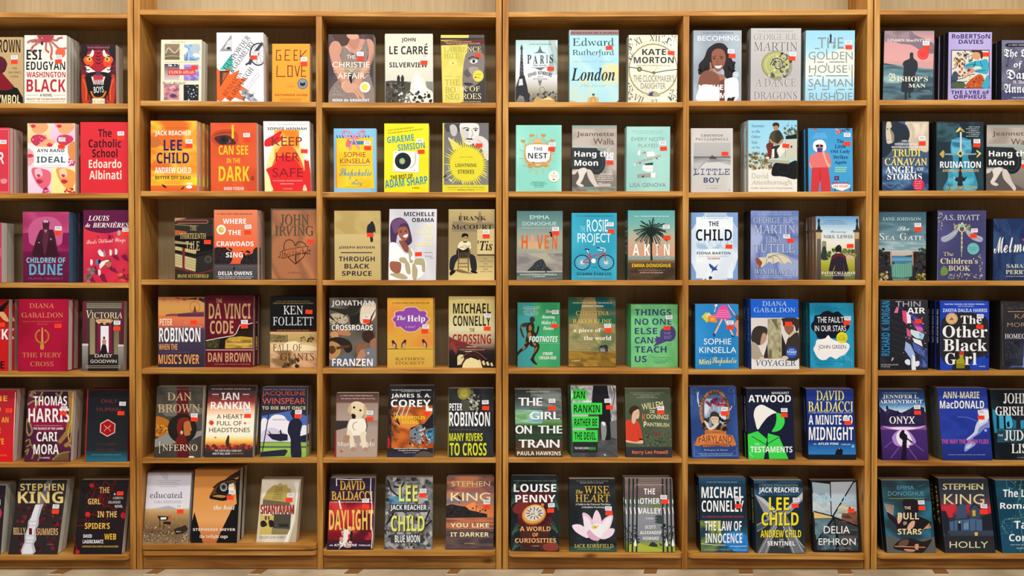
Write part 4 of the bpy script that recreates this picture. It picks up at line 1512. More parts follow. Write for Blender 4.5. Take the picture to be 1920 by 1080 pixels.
R(1626, 850, 1722, 853, '8a8030')
st(0, 0, 1664, 398)

B('a', 3, (174, 645, 165, 177, 652, 873), 30, 0, 'c2ab70', 'sand coloured paperback with a lone walking figure seen from behind')
V(165, 'b89f62', 405, 'c0a86c', 412, 'c8b27a', 520, 'c4ad74', 873, 'bfa76a')
N(180, 170, 640, 400, ['b89f62', 'bfa86c', 'b0975a'], 2, 2, 3, nx=10, ny=8)
L('a8905a', 3, 390, 300, 410, 316)
G('22282c', 545, 290, 560, 275, 578, 290, 595, 330, 598, 390, 580, 380, 570, 430, 575, 470, 550, 486, 540, 430, 520, 400, 508, 388, 515, 320)
E(562, 286, 14, 14, '1c2024')
P('a89058', 560, 486, 640, 480, 560, 492)
T('JOSEPH BOYDEN', 220, 528, 592, 558, '2c2838', 'k')
R(240, 588, 566, 598, '3a3440')
T('THROUGH', 220, 632, 592, 682, '2c2838', 'k')
T('BLACK', 278, 706, 534, 756, '2c2838', 'k')
T('SPRUCE', 252, 780, 560, 830, '2c2838', 'k')
st(0, 0, 545, 412)

B('a', 3, (742, 1228, 148, 728, 1220, 870), 32, 0, 'cfced2', 'silver grey paperback portrait of a woman in white coat')
A(['ccccd0', 'd8d8dc', 'c4c4ca'], 1.5, 2, 3)
G('4a3050', 752, 300, 790, 250, 860, 236, 920, 280, 950, 350, 975, 460, 960, 500, 920, 520, 880, 470, 830, 400, 800, 520, 760, 510, 748, 420)
G('6a4a70', 760, 290, 800, 255, 870, 245, 920, 290, 860, 300, 800, 400)
G('9a5c48', 825, 360, 860, 330, 910, 330, 935, 370, 940, 420, 915, 462, 880, 472, 850, 440, 830, 400)
L('3a2224', 6, 845, 372, 868, 362)
L('3a2224', 6, 900, 362, 922, 368)
E(858, 382, 10, 5, '241818')
E(910, 378, 10, 5, '241818')
G('f4ece8', 882, 420, 930, 402, 925, 430, 900, 438)
G('8a4e3c', 840, 470, 900, 480, 950, 560, 950, 590, 900, 580, 860, 520)
G('f2f0ee', 745, 500, 800, 490, 850, 540, 900, 600, 960, 600, 960, 540, 1000, 600, 1010, 660, 1110, 660, 1110, 780, 1000, 870, 740, 870, 735, 620)
for q in ((840, 650, 900, 640, 930, 700, 860, 690), (940, 540, 980, 600, 960, 650, 990, 680, 950, 690), (1010, 655, 1100, 660, 1110, 780, 1080, 780, 1070, 720, 1000, 710), (900, 700, 940, 690, 960, 800, 920, 800), (740, 810, 860, 800, 930, 850, 860, 860), (980, 700, 1030, 760, 1020, 860, 980, 850)):
    G('b0a480', *q)
G('9a5e4a', 745, 690, 800, 680, 860, 700, 850, 790, 800, 800, 750, 760)
T('MICHELLE', 892, 178, 1204, 220, '2c2a30', 'k')
T('OBAMA', 974, 238, 1202, 280, '2c2a30', 'k')
T('THE', 1085, 305, 1190, 348, 'e8e0a0', 'k')
T('LIGHT', 1030, 362, 1190, 402, 'e8e0a0', 'k')
T('WE', 1106, 422, 1190, 464, 'e8e0a0', 'k')
T('CARRY', 1010, 484, 1190, 524, 'e8e0a0', 'k')
W(1090, 586, 1196, 594, '8a8a90')
W(1186, 604, 1198, 612, '8a8a90')
W(1110, 622, 1196, 630, '8a8a90')
W(1160, 640, 1196, 648, '8a8a90')
st(0, 0, 1040, 606)

B('a', 3, (1350, 1826, 150, 1350, 1822, 876), 28, 0, 'c8b27c', 'sepia paperback of a man sitting backwards on a chair')
V(150, 'b8a470', 350, 'a08c62', 640, 'a89468', 780, 'd0ba7c', 876, 'd8c484')
P('8a7a5c', 1385, 350, 1390, 275, 1460, 275, 1470, 180, 1480, 180, 1490, 275, 1560, 290, 1640, 290, 1665, 170, 1680, 170, 1700, 290, 1760, 280, 1826, 300, 1826, 380, 1385, 380)
P('d0bc84', 1645, 350, 1826, 350, 1826, 620, 1645, 620)
for i in range(5):
    R(1650, 380 + i * 46, 1800, 386 + i * 46, 'c0a870')
T('FRANK', 1448, 220, 1740, 264, '2c241c', 'S')
T('McCOURT', 1382, 308, 1802, 356, '2c241c', 'S')
E(1520, 440, 27, 38, 'b8966a')
G('1c1816', 1486, 440, 1490, 405, 1520, 396, 1552, 410, 1548, 440, 1530, 425)
L('241c18', 6, 1505, 445, 1520, 447)
L('241c18', 6, 1528, 447, 1545, 445)
G('e4d8b4', 1448, 515, 1480, 480, 1560, 480, 1580, 515, 1572, 560, 1500, 580, 1450, 560)
P('2a2422', 1496, 478, 1544, 478, 1536, 492, 1504, 492)
L('9a8860', 6, 1458, 545, 1520, 520, 1565, 545)
L('9a8860', 6, 1575, 520, 1520, 548, 1480, 540)
G('1c1a1e', 1440, 550, 1500, 570, 1560, 545, 1565, 640, 1440, 640)
G('26262c', 1440, 610, 1450, 650, 1420, 700, 1400, 770, 1360, 765, 1370, 650)
G('26262c', 1565, 610, 1625, 640, 1640, 770, 1590, 775, 1570, 690)
for a in ((1455, 640, 1445, 790), (1550, 640, 1555, 785), (1450, 560, 1455, 640), (1565, 560, 1555, 650)):
    L('6a5430', 10, *a)
for y in (650, 705, 740):
    L('7a6238', 8, 1452, y, 1555, y)
for x in (1475, 1497, 1520, 1540):
    L('8a7044', 5, x, 590, x, 640)
G('1c1818', 1365, 790, 1410, 770, 1420, 790, 1370, 830)
G('1c1818', 1580, 775, 1640, 790, 1640, 806, 1590, 800)
P('7a6840', 1400, 770, 1470, 765, 1600, 810, 1480, 800)
T("'Tis", 1650, 470, 1802, 572, '241c18', 'I')
R(1645, 612, 1824, 624, '4a3c28')
for i, (q, x0, x1) in enumerate((('By the', 1710, 1750), ('Pulitzer Prize-Winning', 1668, 1800), ('Author of', 1708, 1758), ('the Number One Best Seller', 1664, 1800), ('memoir', 1706, 1758), ("Angela's Ashes", 1674, 1796))):
    T(q, x0, 650 + i * 26, x1, 664 + i * 26, '5a4a30', 'r')
st(1738, 384, 1738, 426)

B('a', 4, (125, 602, 155, 122, 600, 872), 30, 1, '504a44', 'photo paperback of a guitar player under a dark tree', spine='8a8680')
A(['544c46', '6a625a', '4a443e'], 2, 2, 4)
G('d8c8b0', 470, 230, 590, 200, 602, 330, 540, 410, 450, 420, 440, 320)
G('b8a890', 130, 330, 240, 320, 320, 380, 260, 430, 140, 420)
P('2c2824', 122, 280, 200, 300, 330, 350, 420, 300, 450, 240, 480, 160, 420, 160, 300, 270, 122, 260)
P('242220', 330, 350, 440, 300, 430, 420, 340, 440)
P('2a2622', 122, 320, 190, 400, 260, 440, 250, 450, 122, 360)
L('2a2622', 14, 602, 280, 560, 350, 540, 420)
S(24, 130, 330, 320, 430, 5, 12, ['6a6450', '8a8468', '3a3830'], 5)
G('b07850', 180, 520, 240, 480, 310, 490, 340, 520, 330, 545, 250, 540)
G('c89060', 130, 520, 190, 500, 220, 560, 160, 580)
G('2c2420', 125, 580, 220, 560, 330, 600, 360, 690, 300, 720, 240, 640, 130, 640)
G('b88a58', 122, 620, 180, 610, 240, 660, 220, 750, 122, 790)
E(150, 690, 40, 42, '5a3a20')
P('5a3c24', 190, 660, 330, 640, 335, 660, 200, 690)
G('3a2820', 470, 510, 520, 490, 575, 510, 580, 570, 540, 620, 480, 600, 460, 550)
G('9a6a50', 540, 610, 600, 570, 602, 690, 560, 690)
G('8a5c40', 400, 690, 430, 620, 470, 640, 510, 620, 500, 700, 420, 740)
G('b08060', 440, 700, 500, 690, 530, 720, 420, 830, 380, 840)
G('707680', 480, 690, 540, 670, 600, 700, 600, 860, 440, 860, 500, 760)
G('5a6470', 180, 780, 330, 740, 400, 800, 360, 870, 160, 870)
E(524, 724, 12, 12, 'd8c090')
T('JONATHAN', 146, 182, 578, 250, 'f0ece4', 'k')
T('CROSSROADS', 148, 434, 570, 490, 'f0ece4', 'k')
T('FRANZEN', 152, 782, 570, 856, 'f4f2ee', 'k')
st(506, 354, 506, 396)

B('a', 4, (720, 1190, 158, 720, 1190, 876), 34, 1, 'd89a3c', 'amber paperback with a purple plaque and three small birds', jit=.0035, gloss=1)
V(158, 'd8843c', 300, 'd89438', 520, 'cf9c3a', 660, 'd0a83c', 876, 'd0a850')
N(722, 160, 1188, 660, ['d88c3c', 'd8a040', 'cc9834'], 1.5, 2, 4, nx=12, ny=14)
V(678, 'c89a40', 686, 'd4ac48', 876, 'd0a448')
R(720, 680, 1190, 686, '9a6a28')
for c, k in (('e0b0a0', 1.0), ('8848a0', .93)):
    p = [(960, 246), (1020, 250), (1060, 285), (1110, 285), (1135, 310), (1128, 340), (1160, 372), (1130, 410), (1100, 460), (1060, 465), (1020, 500), (960, 512), (900, 500), (850, 460), (800, 458), (790, 415), (760, 380), (790, 345), (790, 305), (830, 285), (880, 285), (905, 255)]
    G(c, *[w for x, y in p for w in (960 + (x - 960) * k, 380 + (y - 380) * k)])
T('The', 818, 340, 906, 386, 'f0e4ec', 'I')
T('Help', 926, 338, 1108, 416, 'f4ecf2', 'S')
T('a novel', 908, 438, 1006, 464, 'd0a8d8', 'c')
T('#1 NEW YORK TIMES BESTSELLER', 772, 202, 1154, 218, '7a4a1c', 'k')
L('6a3c2c', 6, 722, 682, 830, 678)
L('6a3c2c', 5, 880, 682, 905, 686)
for x, y, m in ((790, 632, 1), (890, 625, -1), (1102, 622, 1)):
    E(x + 4 * m, y + 8, 20, 34, '4a2434', -24 * m)
    E(x + 2 * m, y + 16, 12, 22, 'c8a08c', -20 * m)
    E(x - 12 * m, y - 26, 14, 14, '3c1c2a')
    P('c8902c', x - 24 * m, y - 28, x - 36 * m, y - 22, x - 24 * m, y - 20)
    P('3c1c2a', x + 14 * m, y + 26, x + 34 * m, y + 56, x + 20 * m, y + 44)
T('KATHRYN', 804, 770, 1104, 798, '7a5424', 'r')
T('STOCKETT', 804, 812, 1100, 840, '7a5424', 'r')
st(1115, 452, 1106, 500)

B('a', 4, (1352, 1826, 142, 1352, 1826, 876), 30, 0, 'c8b878', 'pale gold paperback with black and red title over a bridge')
V(142, 'c0a868', 300, 'c8b878', 480, 'd4cca0', 620, 'a89478', 680, '5a4440', 876, '2c2424')
P('6a3434', 1352, 550, 1400, 580, 1500, 610, 1600, 650, 1826, 700, 1826, 800, 1352, 800)
V(690, '3a2a2a', 740, '241f20', 876, '1c1a1c')
P('e0d49a', 1490, 876, 1500, 830, 1530, 790, 1580, 770, 1640, 790, 1680, 830, 1700, 876)
P('d8cc96', 1440, 850, 1440, 760, 1460, 740, 1500, 740, 1510, 790, 1480, 840)
P('8a3c30', 1360, 640, 1390, 600, 1440, 690, 1430, 740)
for a in ((1470, 876, 1510, 800, 1560, 750, 1620, 745, 1680, 790, 1720, 876),):
    L('5a2a24', 16, *a, sm=1)
L('8a4a34', 8, 1480, 780, 1560, 715, 1640, 715, 1740, 790, sm=1)
for i in range(4):
    P('d8cc96', 1650 + i * 42, 800 + i * 10, 1672 + i * 42, 790 + i * 10, 1690 + i * 40, 840 + i * 6, 1664 + i * 42, 842 + i * 6)
T('MICHAEL', 1396, 212, 1786, 318, '221d1c', 'k')
T('CONNELLY', 1396, 340, 1782, 446, '221d1c', 'k')
T('THE', 1566, 468, 1616, 506, '8a3020', 'k')
T('CROSSING', 1392, 530, 1788, 630, '9a2420', 'k')
T('A BOSCH NOVEL', 1535, 654, 1640, 666, 'e0d0b0', 'k')
T('#1 NEW YORK TIMES BESTSELLING AUTHOR', 1464, 686, 1720, 696, 'd8c8b0', '')
W(1510, 702, 1600, 712, 'd8c8b0')
W(1436, 172, 1730, 182, 'e8dcb0')
st(1752, 338, 1748, 472)

B('a', 5, (195, 628, 202, 178, 612, 862), 25, 0, '8a7468', 'photo paperback of a pale puppy sitting up', spine='9a1c28')
V(202, '5a3c38', 300, '6a4a44', 310, '9a8478', 480, 'a8968c', 490, '8a786e', 560, 'a89486', 862, 'b09a8c')
R(178, 202, 195, 862, 'a01c2c')
P('3a302e', 185, 490, 320, 490, 300, 560, 180, 590)
G('e0cca8', 340, 320, 380, 292, 440, 295, 490, 330, 500, 380, 470, 430, 440, 470, 390, 472, 350, 450, 345, 400, 330, 360)
G('c8ac80', 345, 320, 318, 350, 316, 400, 345, 410, 352, 360)
G('c8ac80', 480, 330, 512, 370, 512, 440, 490, 470, 480, 400)
E(378, 352, 12, 13, '1c1412')
E(443, 382, 12, 11, '1c1412')
G('241a18', 348, 430, 370, 415, 395, 435, 390, 465, 365, 470)
G('f0e6d4', 335, 480, 400, 470, 480, 470, 505, 560, 490, 660, 430, 640, 350, 640, 310, 580)
G('e4d6bc', 310, 580, 350, 600, 380, 700, 380, 780, 340, 780, 330, 690, 280, 690, 270, 680, 300, 630)
G('e4d6bc', 440, 620, 490, 600, 500, 690, 520, 770, 470, 780, 450, 700)
G('a88468', 265, 700, 280, 640, 330, 640, 330, 680, 300, 710)
E(370, 780, 28, 22, 'b08a70')
E(498, 780, 28, 20, 'b08a70')
O(408, 545, 44, 42, 5, '7a4038', 110, 270)
L('4a2824', 8, 500, 460, 512, 540, 500, 600)
T('#1 NEW YORK TIMES BESTSELLER', 236, 224, 572, 236, 'd8c4b8', 'k')
T("life and love with the world's worst dog", 244, 254, 594, 268, 'e0d0c4', 'S')
T('Marley & Me', 204, 706, 592, 762, 'f0e6dc', 'r')
for x, y in ((578, 690), (250, 795)):
    S(5, x - 14, y - 12, x + 14, y + 12, 4, 8, ['c85a50'], int(x))
st(540, 405, 542, 468)

B('a', 5, (728, 1210, 126, 718, 1190, 862), 32, 1, '1c1e20', 'space battle paperback with ships over an orange planet', jit=.004, gloss=1)
A(['1c1e22', '2c2c30', '26201f'], 2, 3, 5)
N(760, 330, 1190, 780, ['a84c20', 'd0702c', '8a3c1c', 'e08a40'], 2, 2, 8, nx=16, ny=16)
S(40, 720, 380, 840, 760, 12, 36, ['2a2826', '4a3c34', '6a4a38'], 3, .3, 60)
S(16, 780, 150, 960, 430, 16, 50, ['6a6a70', '8a4438', '3a4a44', '9a9aa0'], 4, .12, 105)
for x in (830, 880, 930):
    L('c8d0cc', 9, x + 20, 340, x - 20, 440)
P('22242a', 1200, 400, 1200, 560, 950, 610, 960, 560, 1100, 520)
G('7a8088', 950, 600, 1000, 560, 1080, 540, 1060, 700, 1000, 710, 960, 660)
S(40, 950, 560, 1130, 740, 8, 24, ['3a4048', 'b8c0c8', '5a6470', '20242a'], 6, .5)
P('3a7aa0', 1100, 600, 1195, 560, 1195, 720, 1140, 690)
S(20, 1060, 580, 1195, 720, 8, 24, ['6ab0d0', '1f3a50', 'd0d8dc'], 7, .4)
P('b0242c', 722, 660, 745, 670, 742, 800, 720, 780)
V(770, '302622', 800, '2a2828', 840, '2c3450', 862, '3a2c3c')
G('5a5048', 1020, 830, 1100, 800, 1190, 830, 1190, 862, 1000, 862)
T('THE NEW YORK TIMES BESTSELLING EXPANSE SERIES', 756, 166, 1178, 178, 'e8e8e8', 'k')
T('NOW A MAJOR TV SERIES', 862, 184, 1066, 195, 'e0e0e0', 'k')
T('JAMES S. A.', 754, 210, 1172, 260, 'f4f2f0', 'k')
T('COREY', 752, 272, 1170, 348, 'f4f2f0', 'k')
P('f0eeec', 1118, 345, 1150, 345, 1150, 360, 1188, 360, 1188, 390, 1118, 390)
T('PERSEPOLIS', 800, 440, 1112, 474, 'e8d030', 'k')
T('RISING', 870, 486, 1042, 522, 'e8d030', 'k')
T('"Interplanetary adventure the way', 780, 768, 1132, 782, 'ecebe8', 'k')
T('it ought to be written."', 834, 788, 1056, 802, 'ecebe8', 'k')
T('George R. R. Martin', 888, 812, 1016, 822, 'd8d6d4', '')
st(0, 0, 1124, 412)

B('a', 5, (1350, 1815, 152, 1340, 1812, 862), 32, 0, '26272a', 'charcoal paperback with yellow glow and jagged pale statue', spine='a8b020')
A(['26282b', '303236', '212326'], 2, 2, 4)
R(1340, 152, 1350, 862, '8a9024')
G('8a8438', 1450, 160, 1560, 155, 1580, 210, 1520, 270, 1455, 250)
E(1510, 205, 44, 40, 'b0a448')
P('6a6a60', 1590, 160, 1610, 200, 1600, 260, 1570, 260)
S(50, 1550, 220, 1660, 400, 6, 18, ['a8a890', '6a6c60', 'c8c8b4', '4a4c48'], 6)
P('4a4c40', 1480, 280, 1570, 270, 1560, 390, 1500, 390)
P('c8c8c0', 1555, 290, 1600, 275, 1590, 295)
T('PETER', 1358, 310, 1490, 384, 'f0eeec', 'k')
T('ROBINSON', 1356, 398, 1776, 546, 'f4f2f0', 'k')
T('AN INSPECTOR BANKS NOVEL', 1358, 572, 1660, 588, '6a5c68', '')
T('MANY RIVERS', 1356, 616, 1700, 698, 'd4d82c', 'k')
T('TO CROSS', 1360, 716, 1742, 846, 'd4d82c', 'k')
st(1728, 298, 1732, 358)

B('a', 6, (122, 545, 155, 90, 520, 832), 34, 1, '2a2030', 'glossy red and navy thriller with tall yellow title', gloss=1)
V(155, '2c2438', 380, '3a2030', 420, '8a1c24', 500, 'b0242a', 640, '9a2028', 740, '4a1c2c', 832, '241f30')
N(110, 380, 530, 740, ['7a1820', 'b82830', 'd04038', '5a1824'], 2, 2, 6, nx=14, ny=14)
R(90, 155, 545, 375, '2a2236', '342236')
S(22, 210, 640, 320, 800, 10, 26, ['e8d0c0', 'f0e4dc', 'd89a88'], 4)
P('ece0d8', 250, 650, 300, 640, 280, 760, 200, 830, 240, 760)
G('2c1c1c', 310, 670, 325, 655, 335, 680, 325, 740, 310, 740)
T('DAVID', 212, 180, 444, 268, 'd8a040', 'r', 0, 'e0b050')
T('BALDACCI', 132, 282, 518, 364, 'd8a040', 'r', 0, 'e0b050')
T('#1 NEW YORK TIMES BESTSELLING AUTHOR', 126, 380, 520, 392, 'd8ccc8', 'k')
T('DAYLIGHT', 110, 458, 526, 650, 'e8c060', 'k')
T('AN', 114, 784, 146, 798, 'e8e0e0', 'k')
T('ATLEE PINE', 158, 778, 372, 800, 'f0eaea', 'k')
T('THRILLER', 388, 784, 500, 798, 'e8e0e0', 'k')
L('f0ecec', 7, 505, 160, 500, 300, 515, 420, 510, 600, 520, 700, 510, 820)  # lamp glare on the gloss, painted as pale streaks, here and below
L('e8e4e4', 9, 180, 165, 182, 230)
L('e8e4e4', 8, 180, 165, 300, 172, 420, 168)
L('e8e0dc', 14, 205, 370, 222, 450)
st(455, 372, 455, 426)

B('a', 6, (642, 1092, 150, 630, 1080, 828), 32, 0, '5a5a5c', 'grey camouflage rock paperback with lime yellow capitals', gloss=1)
A(['4a4a4c', '8a8a8a', '38383a', 'a8a8a6'], 5, 7, 6, nx=26, ny=36)
S(110, 640, 155, 1085, 825, 12, 30, ['2c2c2e', '6a6a6a', '9a9a98', '444446', 'b0b0ae'], 5)
for a in ((660, 180, 700, 280, 780, 340), (720, 240, 790, 240, 820, 190), (1060, 460, 1000, 620, 1080, 560), (650, 600, 720, 480)):
    L('1c1c1e', 14, *a, sm=1)
N(670, 330, 850, 420, ['4a7a98', '6a9ab8', '3a5a70'], 2, 2, 5, nx=8, ny=6)
R(680, 405, 1040, 480, '3a3a3c')
R(690, 690, 1000, 770, '3c3c3e')
T('#1 NEW YORK TIMES BESTSELLING AUTHOR', 740, 190, 1000, 200, 'd0d0d0', '')
T('LEE', 768, 225, 946, 380, 'dce070', 'k', 0, '3a3a20')
T('JACK REACHER', 686, 412, 1030, 472, 'f0f0ee', 'k', 0, '1c1c1c')
T('CHILD', 692, 512, 1010, 662, 'dce070', 'k', 0, '3a3a20')
T('BLUE MOON', 730, 696, 966, 764, 'f0f0ee', 'k', 0, '1c1c1c')
st(998, 278, 992, 322)

B('a', 6, (1220, 1666, 138, 1205, 1662, 830), 38, 0, '4e4448', 'dusky hardback with orange sunset behind a palm island', hard=1)
V(138, '5a4c50', 240, '7a5a58', 300, '8a6a68', 360, '98706a', 430, 'c87a48', 520, 'd88048', 540, '9a5a44', 600, '6a4c48', 700, '4c4044', 830, '443a3c')
N(1215, 138, 1665, 300, ['5a4c52', 'b0604c', '6a5458', 'c87a54'], 1.4, 3, 3, nx=14, ny=8)
N(1215, 300, 1665, 400, ['6a6878', '8a7a80', 'b0745c'], 1.4, 2, 9, nx=12, ny=6)
G('e88a4c', 1390, 440, 1440, 400, 1480, 390, 1510, 440, 1560, 500, 1440, 500)
P('2a2426', 1212, 420, 1260, 405, 1330, 420, 1400, 430, 1430, 460, 1520, 480, 1600, 500, 1602, 530, 1210, 535)
S(30, 1215, 430, 1590, 525, 6, 14, ['1c181a', '3a3232'], 4)
N(1208, 540, 1664, 640, ['a8604a', 'c07850', '7a4a44'], 2, 5, 5, nx=14, ny=10)
N(1206, 640, 1664, 820, ['4a4044', '6a5450', '3e363a'], 2, 6, 6, nx=14, ny=14)
L('2a2022', 6, 1335, 400, 1340, 340)
S(8, 1322, 325, 1362, 355, 14, 22, ['2a2022'], 5, .2)
L('2a2022', 5, 1495, 480, 1498, 425)
S(6, 1490, 418, 1506, 430, 6, 10, ['2a2022'], 7, .3)
T('STEPHEN', 1262, 188, 1626, 236, 'ecd8a0', '')
T('KING', 1256, 296, 1630, 376, 'f0e0a0', '')
T('YOU LIKE', 1252, 584, 1618, 624, 'f0dca8', 'k')
T('IT DARKER', 1252, 670, 1616, 710, 'f0dca8', 'k')
T('STORIES', 1386, 768, 1482, 780, 'c8a880', '')
st(1596, 386, 1594, 432)

# ================================================================== third bookcase, left column
B('B', 1, (145, 573, 352, 143, 565, 980), 38, 0, 'b4c8c4', 'misty paperback with an iron lattice tower on its left', gloss=1)
V(352, 'a4c4c4', 480, 'c0d8d8', 700, 'dcdce0', 820, 'b8b4a8', 900, '8a8478', 980, '6a645a')
N(480, 352, 572, 700, ['b4cccc', '8aa09c', 'a8b8b4'], 2, 2, 4, nx=6, ny=8)
P('3c3c40', 196, 440, 212, 440, 226, 700, 240, 720, 190, 720, 184, 700)
P('2c2c30', 184, 710, 234, 710, 262, 820, 290, 980, 240, 980, 225, 920, 185, 905, 155, 960, 145, 980, 145, 830)
P('c8ccd0', 182, 745, 212, 740, 220, 805, 172, 810)
G('34343a', 190, 430, 203, 400, 216, 430, 214, 450, 194, 450)
R(200, 395, 205, 430, '2c2c30')
for i in range(6):
    L('8a9090', 4, 196 + i % 2 * 4, 480 + i * 34, 214 + i, 500 + i * 34)
E(203, 580, 14, 10, '2c2c30')
O(413, 860, 26, 36, 4, '6a6860')
S(60, 240, 870, 560, 970, 6, 16, ['4a463e', '8a8474', '3a3630', 'a89a80'], 5)
P('b8965c', 330, 950, 360, 920, 420, 950, 480, 915, 540, 950, 540, 980, 330, 980)
P('e0c88c', 390, 955, 480, 925, 525, 955, 460, 950)
T('THE NEW YORK TIMES BESTSELLER', 280, 388, 510, 398, '5a6a68', '')
P('5a6464', 393, 404, 400, 440, 420, 470, 460, 482, 325, 482, 365, 470, 384, 440)
T('P', 262, 500, 302, 588, '22282a', 'S')
T('A', 322, 505, 366, 588, '22282a', 'S')
T('R', 392, 505, 434, 588, '22282a', 'S')
T('I', 456, 503, 472, 582, '22282a', 'S')
T('S', 490, 500, 526, 582, '22282a', 'S')
T('THE NOVEL', 316, 600, 466, 614, '4a5250', 'S')
L('6a7070', 3, 306, 628, 380, 630, 460, 624)
P('5a6262', 340, 632, 440, 628, 396, 656)
for i, ch in enumerate('EDWARD RUTHERFURD'):
    if ch != ' ':
        t_ = (i - 8) / 8
        T(ch, 386 + t_ * 114, 664 + 26 * t_ * t_, 398 + t_ * 114, 698 + 26 * t_ * t_, '3a4040', 'k', t_ * 16)
T('AUTHOR OF', 366, 714, 426, 726, '5a6060', '')
T('NEW YORK & LONDON', 322, 736, 466, 748, '5a6060', '')
P('6a7070', 370, 758, 412, 756, 392, 815)
st(0, 0, 500, 640)

B('B', 1, (690, 1188, 250, 690, 1188, 980), 42, 0, 'a8d0d4', 'large pale blue hardback with black serif city title', hard=1, spine='7fa8a8')
V(250, 'a4ccd0', 600, 'a8d4da', 800, 'a4d0da', 980, 'a0c8d8')
N(690, 500, 1188, 980, ['a4d0d8', 'b4d4d0', '9cc8d8'], 2, 2, 4, nx=12, ny=12)
N(1020, 600, 1188, 800, ['d8c890', 'b8d0c0', 'e0cc90'], 1.5, 1.5, 4, nx=8, ny=8)
N(700, 740, 900, 960, ['c8ccb0', 'a8d0d4', 'c0ccb8'], 1.5, 1.5, 6, nx=8, ny=8)
R(700, 246, 1188, 300, '9a7c78', '8a7070')
W(704, 270, 1186, 286, '5a3a48')
R(690, 300, 1188, 304, '7a9898')
T('Edward', 720, 330, 1146, 410, '26363c', 'r')
T('Rutherfurd', 720, 444, 1144, 520, '26363c', 'r')
T('Author of Sarum', 722, 556, 1142, 580, '8ab0b0', 'i')
T('London', 706, 628, 1150, 762, '1a282c', 'I')
T('The Novel', 804, 796, 1056, 822, '98b0a4', 'i')
P('c8a468', 870, 980, 880, 930, 925, 920, 935, 890, 950, 920, 985, 935, 988, 980)
L('7a5c34', 4, 905, 975, 912, 935, 940, 930, 955, 975)
E(932, 900, 14, 12, '5a4a38')
P('c8a878', 690, 955, 740, 965, 780, 980, 690, 980)
P('3a4a4c', 1165, 980, 1188, 955, 1188, 980)
st(0, 0, 1092, 430)
SP('LONDON', '24383c', 'S')

B('B', 1, (1290, 1788, 300, 1282, 1776, 976), 28, 1, 'dcd8c4', 'cream paperback drawn as a roman numeral clock face', spine='a8a494')
A(['dcd8c4', 'e2decc', 'd6d2bc'], 1.5, 1.5, 3)
O(1538, 645, 248, 256, 12, 'a89868')
O(1538, 645, 242, 250, 3, '6a6048')
T('XII', 1500, 305, 1610, 362, '2a2c30', 'r', 4)
T('XI', 1345, 330, 1420, 395, '2a2c30', 'r', -24)
T('I', 1672, 325, 1702, 385, '2a2c30', 'r', 25)
T('VII', 1340, 905, 1440, 972, '2a2c30', 'r', 24)
T('VI', 1515, 945, 1580, 976, '2a2c30', 'r')
T('V', 1685, 905, 1750, 955, '2a2c30', 'r', -30)
S(40, 1290, 305, 1340, 560, 5, 13, ['3a4038', '5a6050'], 4, .5)
S(24, 1620, 305, 1780, 400, 5, 12, ['3a4038', '5a6050'], 5, .5)
S(28, 1285, 780, 1330, 960, 5, 12, ['4a5044', '2c302c'], 6, .5)
S(28, 1700, 840, 1775, 960, 5, 12, ['4a5044', '2c302c'], 7, .5)
T('KATE', 1425, 440, 1668, 500, '2c2e34', 'k')
T('MORTON', 1340, 520, 1746, 582, '2c2e34', 'k')
T('NEW YORK TIMES BESTSELLING AUTHOR', 1370, 600, 1716, 610, '8a8474', '')
L('2c2c2c', 7, 1290, 622, 1380, 632, 1420, 650, 1540, 680, 1680, 655, 1780, 645)
E(1398, 642, 24, 24, '3c3a30')
E(1398, 642, 13, 13, '9aa060')
E(1545, 678, 15, 15, '242424')
L('c8bc98', 5, 1585, 610, 1540, 690, 1420, 950)
T("THE CLOCKMAKER'S", 1338, 700, 1752, 768, '8a8678', '')
T('DAUGHTER', 1412, 780, 1662, 838, '8a8678', '')
G('a8a074', 1475, 905, 1500, 870, 1545, 862, 1590, 880, 1605, 910, 1540, 915)
G('3c3a80', 1490, 905, 1505, 880, 1545, 868, 1530, 890, 1535, 910)
st(0, 0, 1720, 480)

B('B', 2, (153, 620, 190, 150, 620, 868), 24, 0, '94d4c4', 'turquoise paperback with a white crest in a gold wreath')
A(['92d4c4', '9cdaca', '88ccbc'], 1, 1.5, 3)
for i in range(44):
    t_ = 6.283 * i / 44
    L(['c8a860', 'd8b060', 'b0a468'][i % 3], 5, 375 + 118 * math.cos(t_), 490 + 150 * math.sin(t_), 375 + (150 + 22 * (i % 3)) * math.cos(t_ + .1), 490 + (178 + 14 * (i % 3)) * math.sin(t_ + .1))
for x, y in ((315, 292), (435, 290), (225, 350), (525, 345), (300, 610), (460, 600)):
    G('d08a3c', x - 26, y - 8, x + 4, y - 10, x + 26, y - 4, x + 6, y + 12, x - 14, y + 12)
G('c8964c', 250, 395, 330, 375, 420, 375, 505, 395, 512, 470, 498, 560, 375, 620, 255, 560, 238, 470)
G('f0eeea', 262, 402, 330, 388, 420, 388, 492, 402, 500, 470, 486, 545, 420, 580, 375, 600, 330, 580, 268, 545, 250, 470)
P('e0a878', 335, 340, 375, 330, 415, 340, 410, 372, 340, 372)
L('e4b884', 22, 270, 590, 320, 575, 375, 582, 430, 575, 485, 592, sm=1)
T('THE', 330, 416, 424, 450, '3a3c40', 'k')
T('NEST', 274, 474, 474, 532, '2c2e34', 'k')
E(542, 714, 58, 58, 'f0e8d8')
T('1', 530, 672, 552, 692, 'a86a50', 'S')
W(494, 700, 592, 708, 'c89078')
W(500, 716, 586, 724, 'c89078')
E(540, 746, 12, 8, '8a5c50')
for i, (x0, x1) in enumerate(((316, 456), (300, 474), (328, 446), (344, 430))):
    W(x0, 766 + i * 16, x1, 774 + i * 16, '6aa898', i)
st(524, 388, 516, 436)

